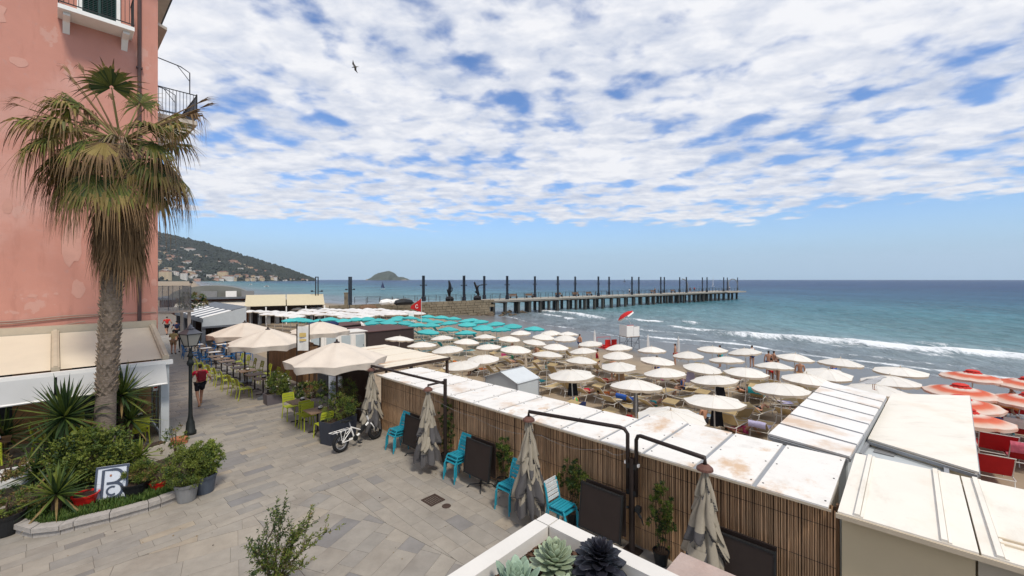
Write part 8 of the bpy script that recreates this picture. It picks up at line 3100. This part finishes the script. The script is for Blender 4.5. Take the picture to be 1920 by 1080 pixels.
def twig(m, p, d, ln, r0, depth, leaves, wts, ls):
    pts = [p]
    cur = Vector(d)
    for k in range(4):
        cur = (cur + rvec(r_) * .18 + Vector((0, 0, .06))).normalized()
        pts.append(pts[-1] + cur * ln / 4)
    m.tube(pts, [r0 * (1 - .2 * k) for k in range(5)], 5)
    for k in range(int(ln / .0135)):
        t = r_.uniform(.15, 1.0) * 4
        i = min(3, int(t))
        q = pts[i].lerp(pts[i + 1], t - i)
        dd = (cur * .5 + rvec(r_)).normalized()
        leaves.leaf(q, dd, dd.cross(rvec(r_)).normalized(), ls * r_.uniform(.7, 1.3), ls * .38, r_.choices((0, 1, 2, 3), wts)[0], .2)
    if depth:
        for k in range(4):
            i = r_.randrange(1, 4)
            twig(m, pts[i], (cur + rvec(r_) * .75).normalized(), ln * r_.uniform(.45, .7), r0 * .55, depth - 1, leaves, wts, ls)


lv = MB()
for d, ln, wts in (((-.02, .1, 1), 1.0, (7, 4, 1, 0)), ((-.22, -.1, 1), .75, (6, 5, 1, 0)), ((-.12, .1, 1), .85, (7, 4, 1, 0)), ((.50, .1, 1), .75, (1, 4, 6, 1)), ((.78, -.05, .9), .85, (1, 4, 7, 1)), ((.35, -.2, 1), .65, (2, 5, 5, 1)), ((-.4, .2, .8), .5, (4, 5, 3, 0)), ((.12, .3, 1), .7, (5, 5, 2, 0)), ((.95, .2, .8), .6, (1, 4, 7, 1))):
    twig(m, Vector((0, 0, 0)), Vector(d).normalized(), ln, .011, 2, lv, wts, .050)
m.build('twig', M_bark, ob)
lv.build('foliage', LEAVES, ob)
pot('plant_pot', 'brown pot under the thin bush at the bottom of the picture', bp0, .17, .22, .42, M_darkwood)
# dry weed at the cream cabin corner
r_ = random.Random(95)
dw = thing('dry_weed', 'dry brown weed with bare twigs before the cream cabin at the lower right', 'weed', L(-.75, -2.75, 0))
m = MB(); lv = MB()
for d, ln in (((.1, .1, 1), .85), ((.45, -.1, 1), .95), ((-.45, .2, 1), .8), ((-.2, -.3, 1), .7), ((.5, .35, 1), .9), ((.0, .3, 1), .75)):
    pts = [Vector((0, 0, 0))]
    cur = Vector(d).normalized()
    for k in range(6):
        cur = (cur + rvec(r_) * .12).normalized()
        pts.append(pts[-1] + cur * ln / 6)
        if k > 1:
            for _ in range(3):
                e = (cur + rvec(r_) * .8).normalized()
                q = pts[-1] + e * r_.uniform(.06, .16)
                m.tube([pts[-1], q], [.003, .0015], 4)
                for _ in range(2):
                    dd = rvec(r_); lv.leaf(q, dd, dd.cross(rvec(r_)).normalized(), .03, .018, r_.choice((1, 3, 3)))
    m.tube(pts, [.007 - .0009 * k for k in range(7)], 5)
m.build('twig', M_bark, dw); lv.build('foliage', LEAVES, dw)

# fallen leaves and specks on the paving
r_ = random.Random(99)
m = MB()
for i in range(170):
    w_, s_ = r_.uniform(-7.5, -.1), r_.uniform(.5, 15) ** 1.0
    if r_.random() < .35:
        w_ = -abs(r_.gauss(0, .35)) - .1
    p = L(w_, s_, .004)
    aa_ = r_.uniform(0, 6.28)
    m.leaf(p, (math.cos(aa_), math.sin(aa_), .12), (-math.sin(aa_), math.cos(aa_), .1), r_.uniform(.02, .055), r_.uniform(.012, .03), 0 if r_.random() < .6 else 1, .3)
o = m.build('leaf_litter', [M_leaf_y, M_soil], None, kind='stuff')
o['label'] = 'dry leaves and specks of litter scattered on the paving'

# ================================================================== AIR
hb = bpy.data.meshes.new('haze')
bx = MB().box(0, 4300, 235, 20000, 10800, 590)
hz_o = bx.build('haze', bpy.data.materials.new('haze_air'), None, kind='stuff')
hm = hz_o.data.materials[0]
hm.use_nodes = True
hnt = hm.node_tree
hnt.nodes.clear()
pv_ = hnt.nodes.new('ShaderNodeVolumePrincipled')
pv_.inputs['Color'].default_value = (.80, .88, 1.0, 1)
pv_.inputs['Density'].default_value = 0.00006
pv_.inputs['Anisotropy'].default_value = 0.3
ho = hnt.nodes.new('ShaderNodeOutputMaterial')
hnt.links.new(pv_.outputs[0], ho.inputs['Volume'])
hz_o['label'] = 'thin pale sea haze over the bay'
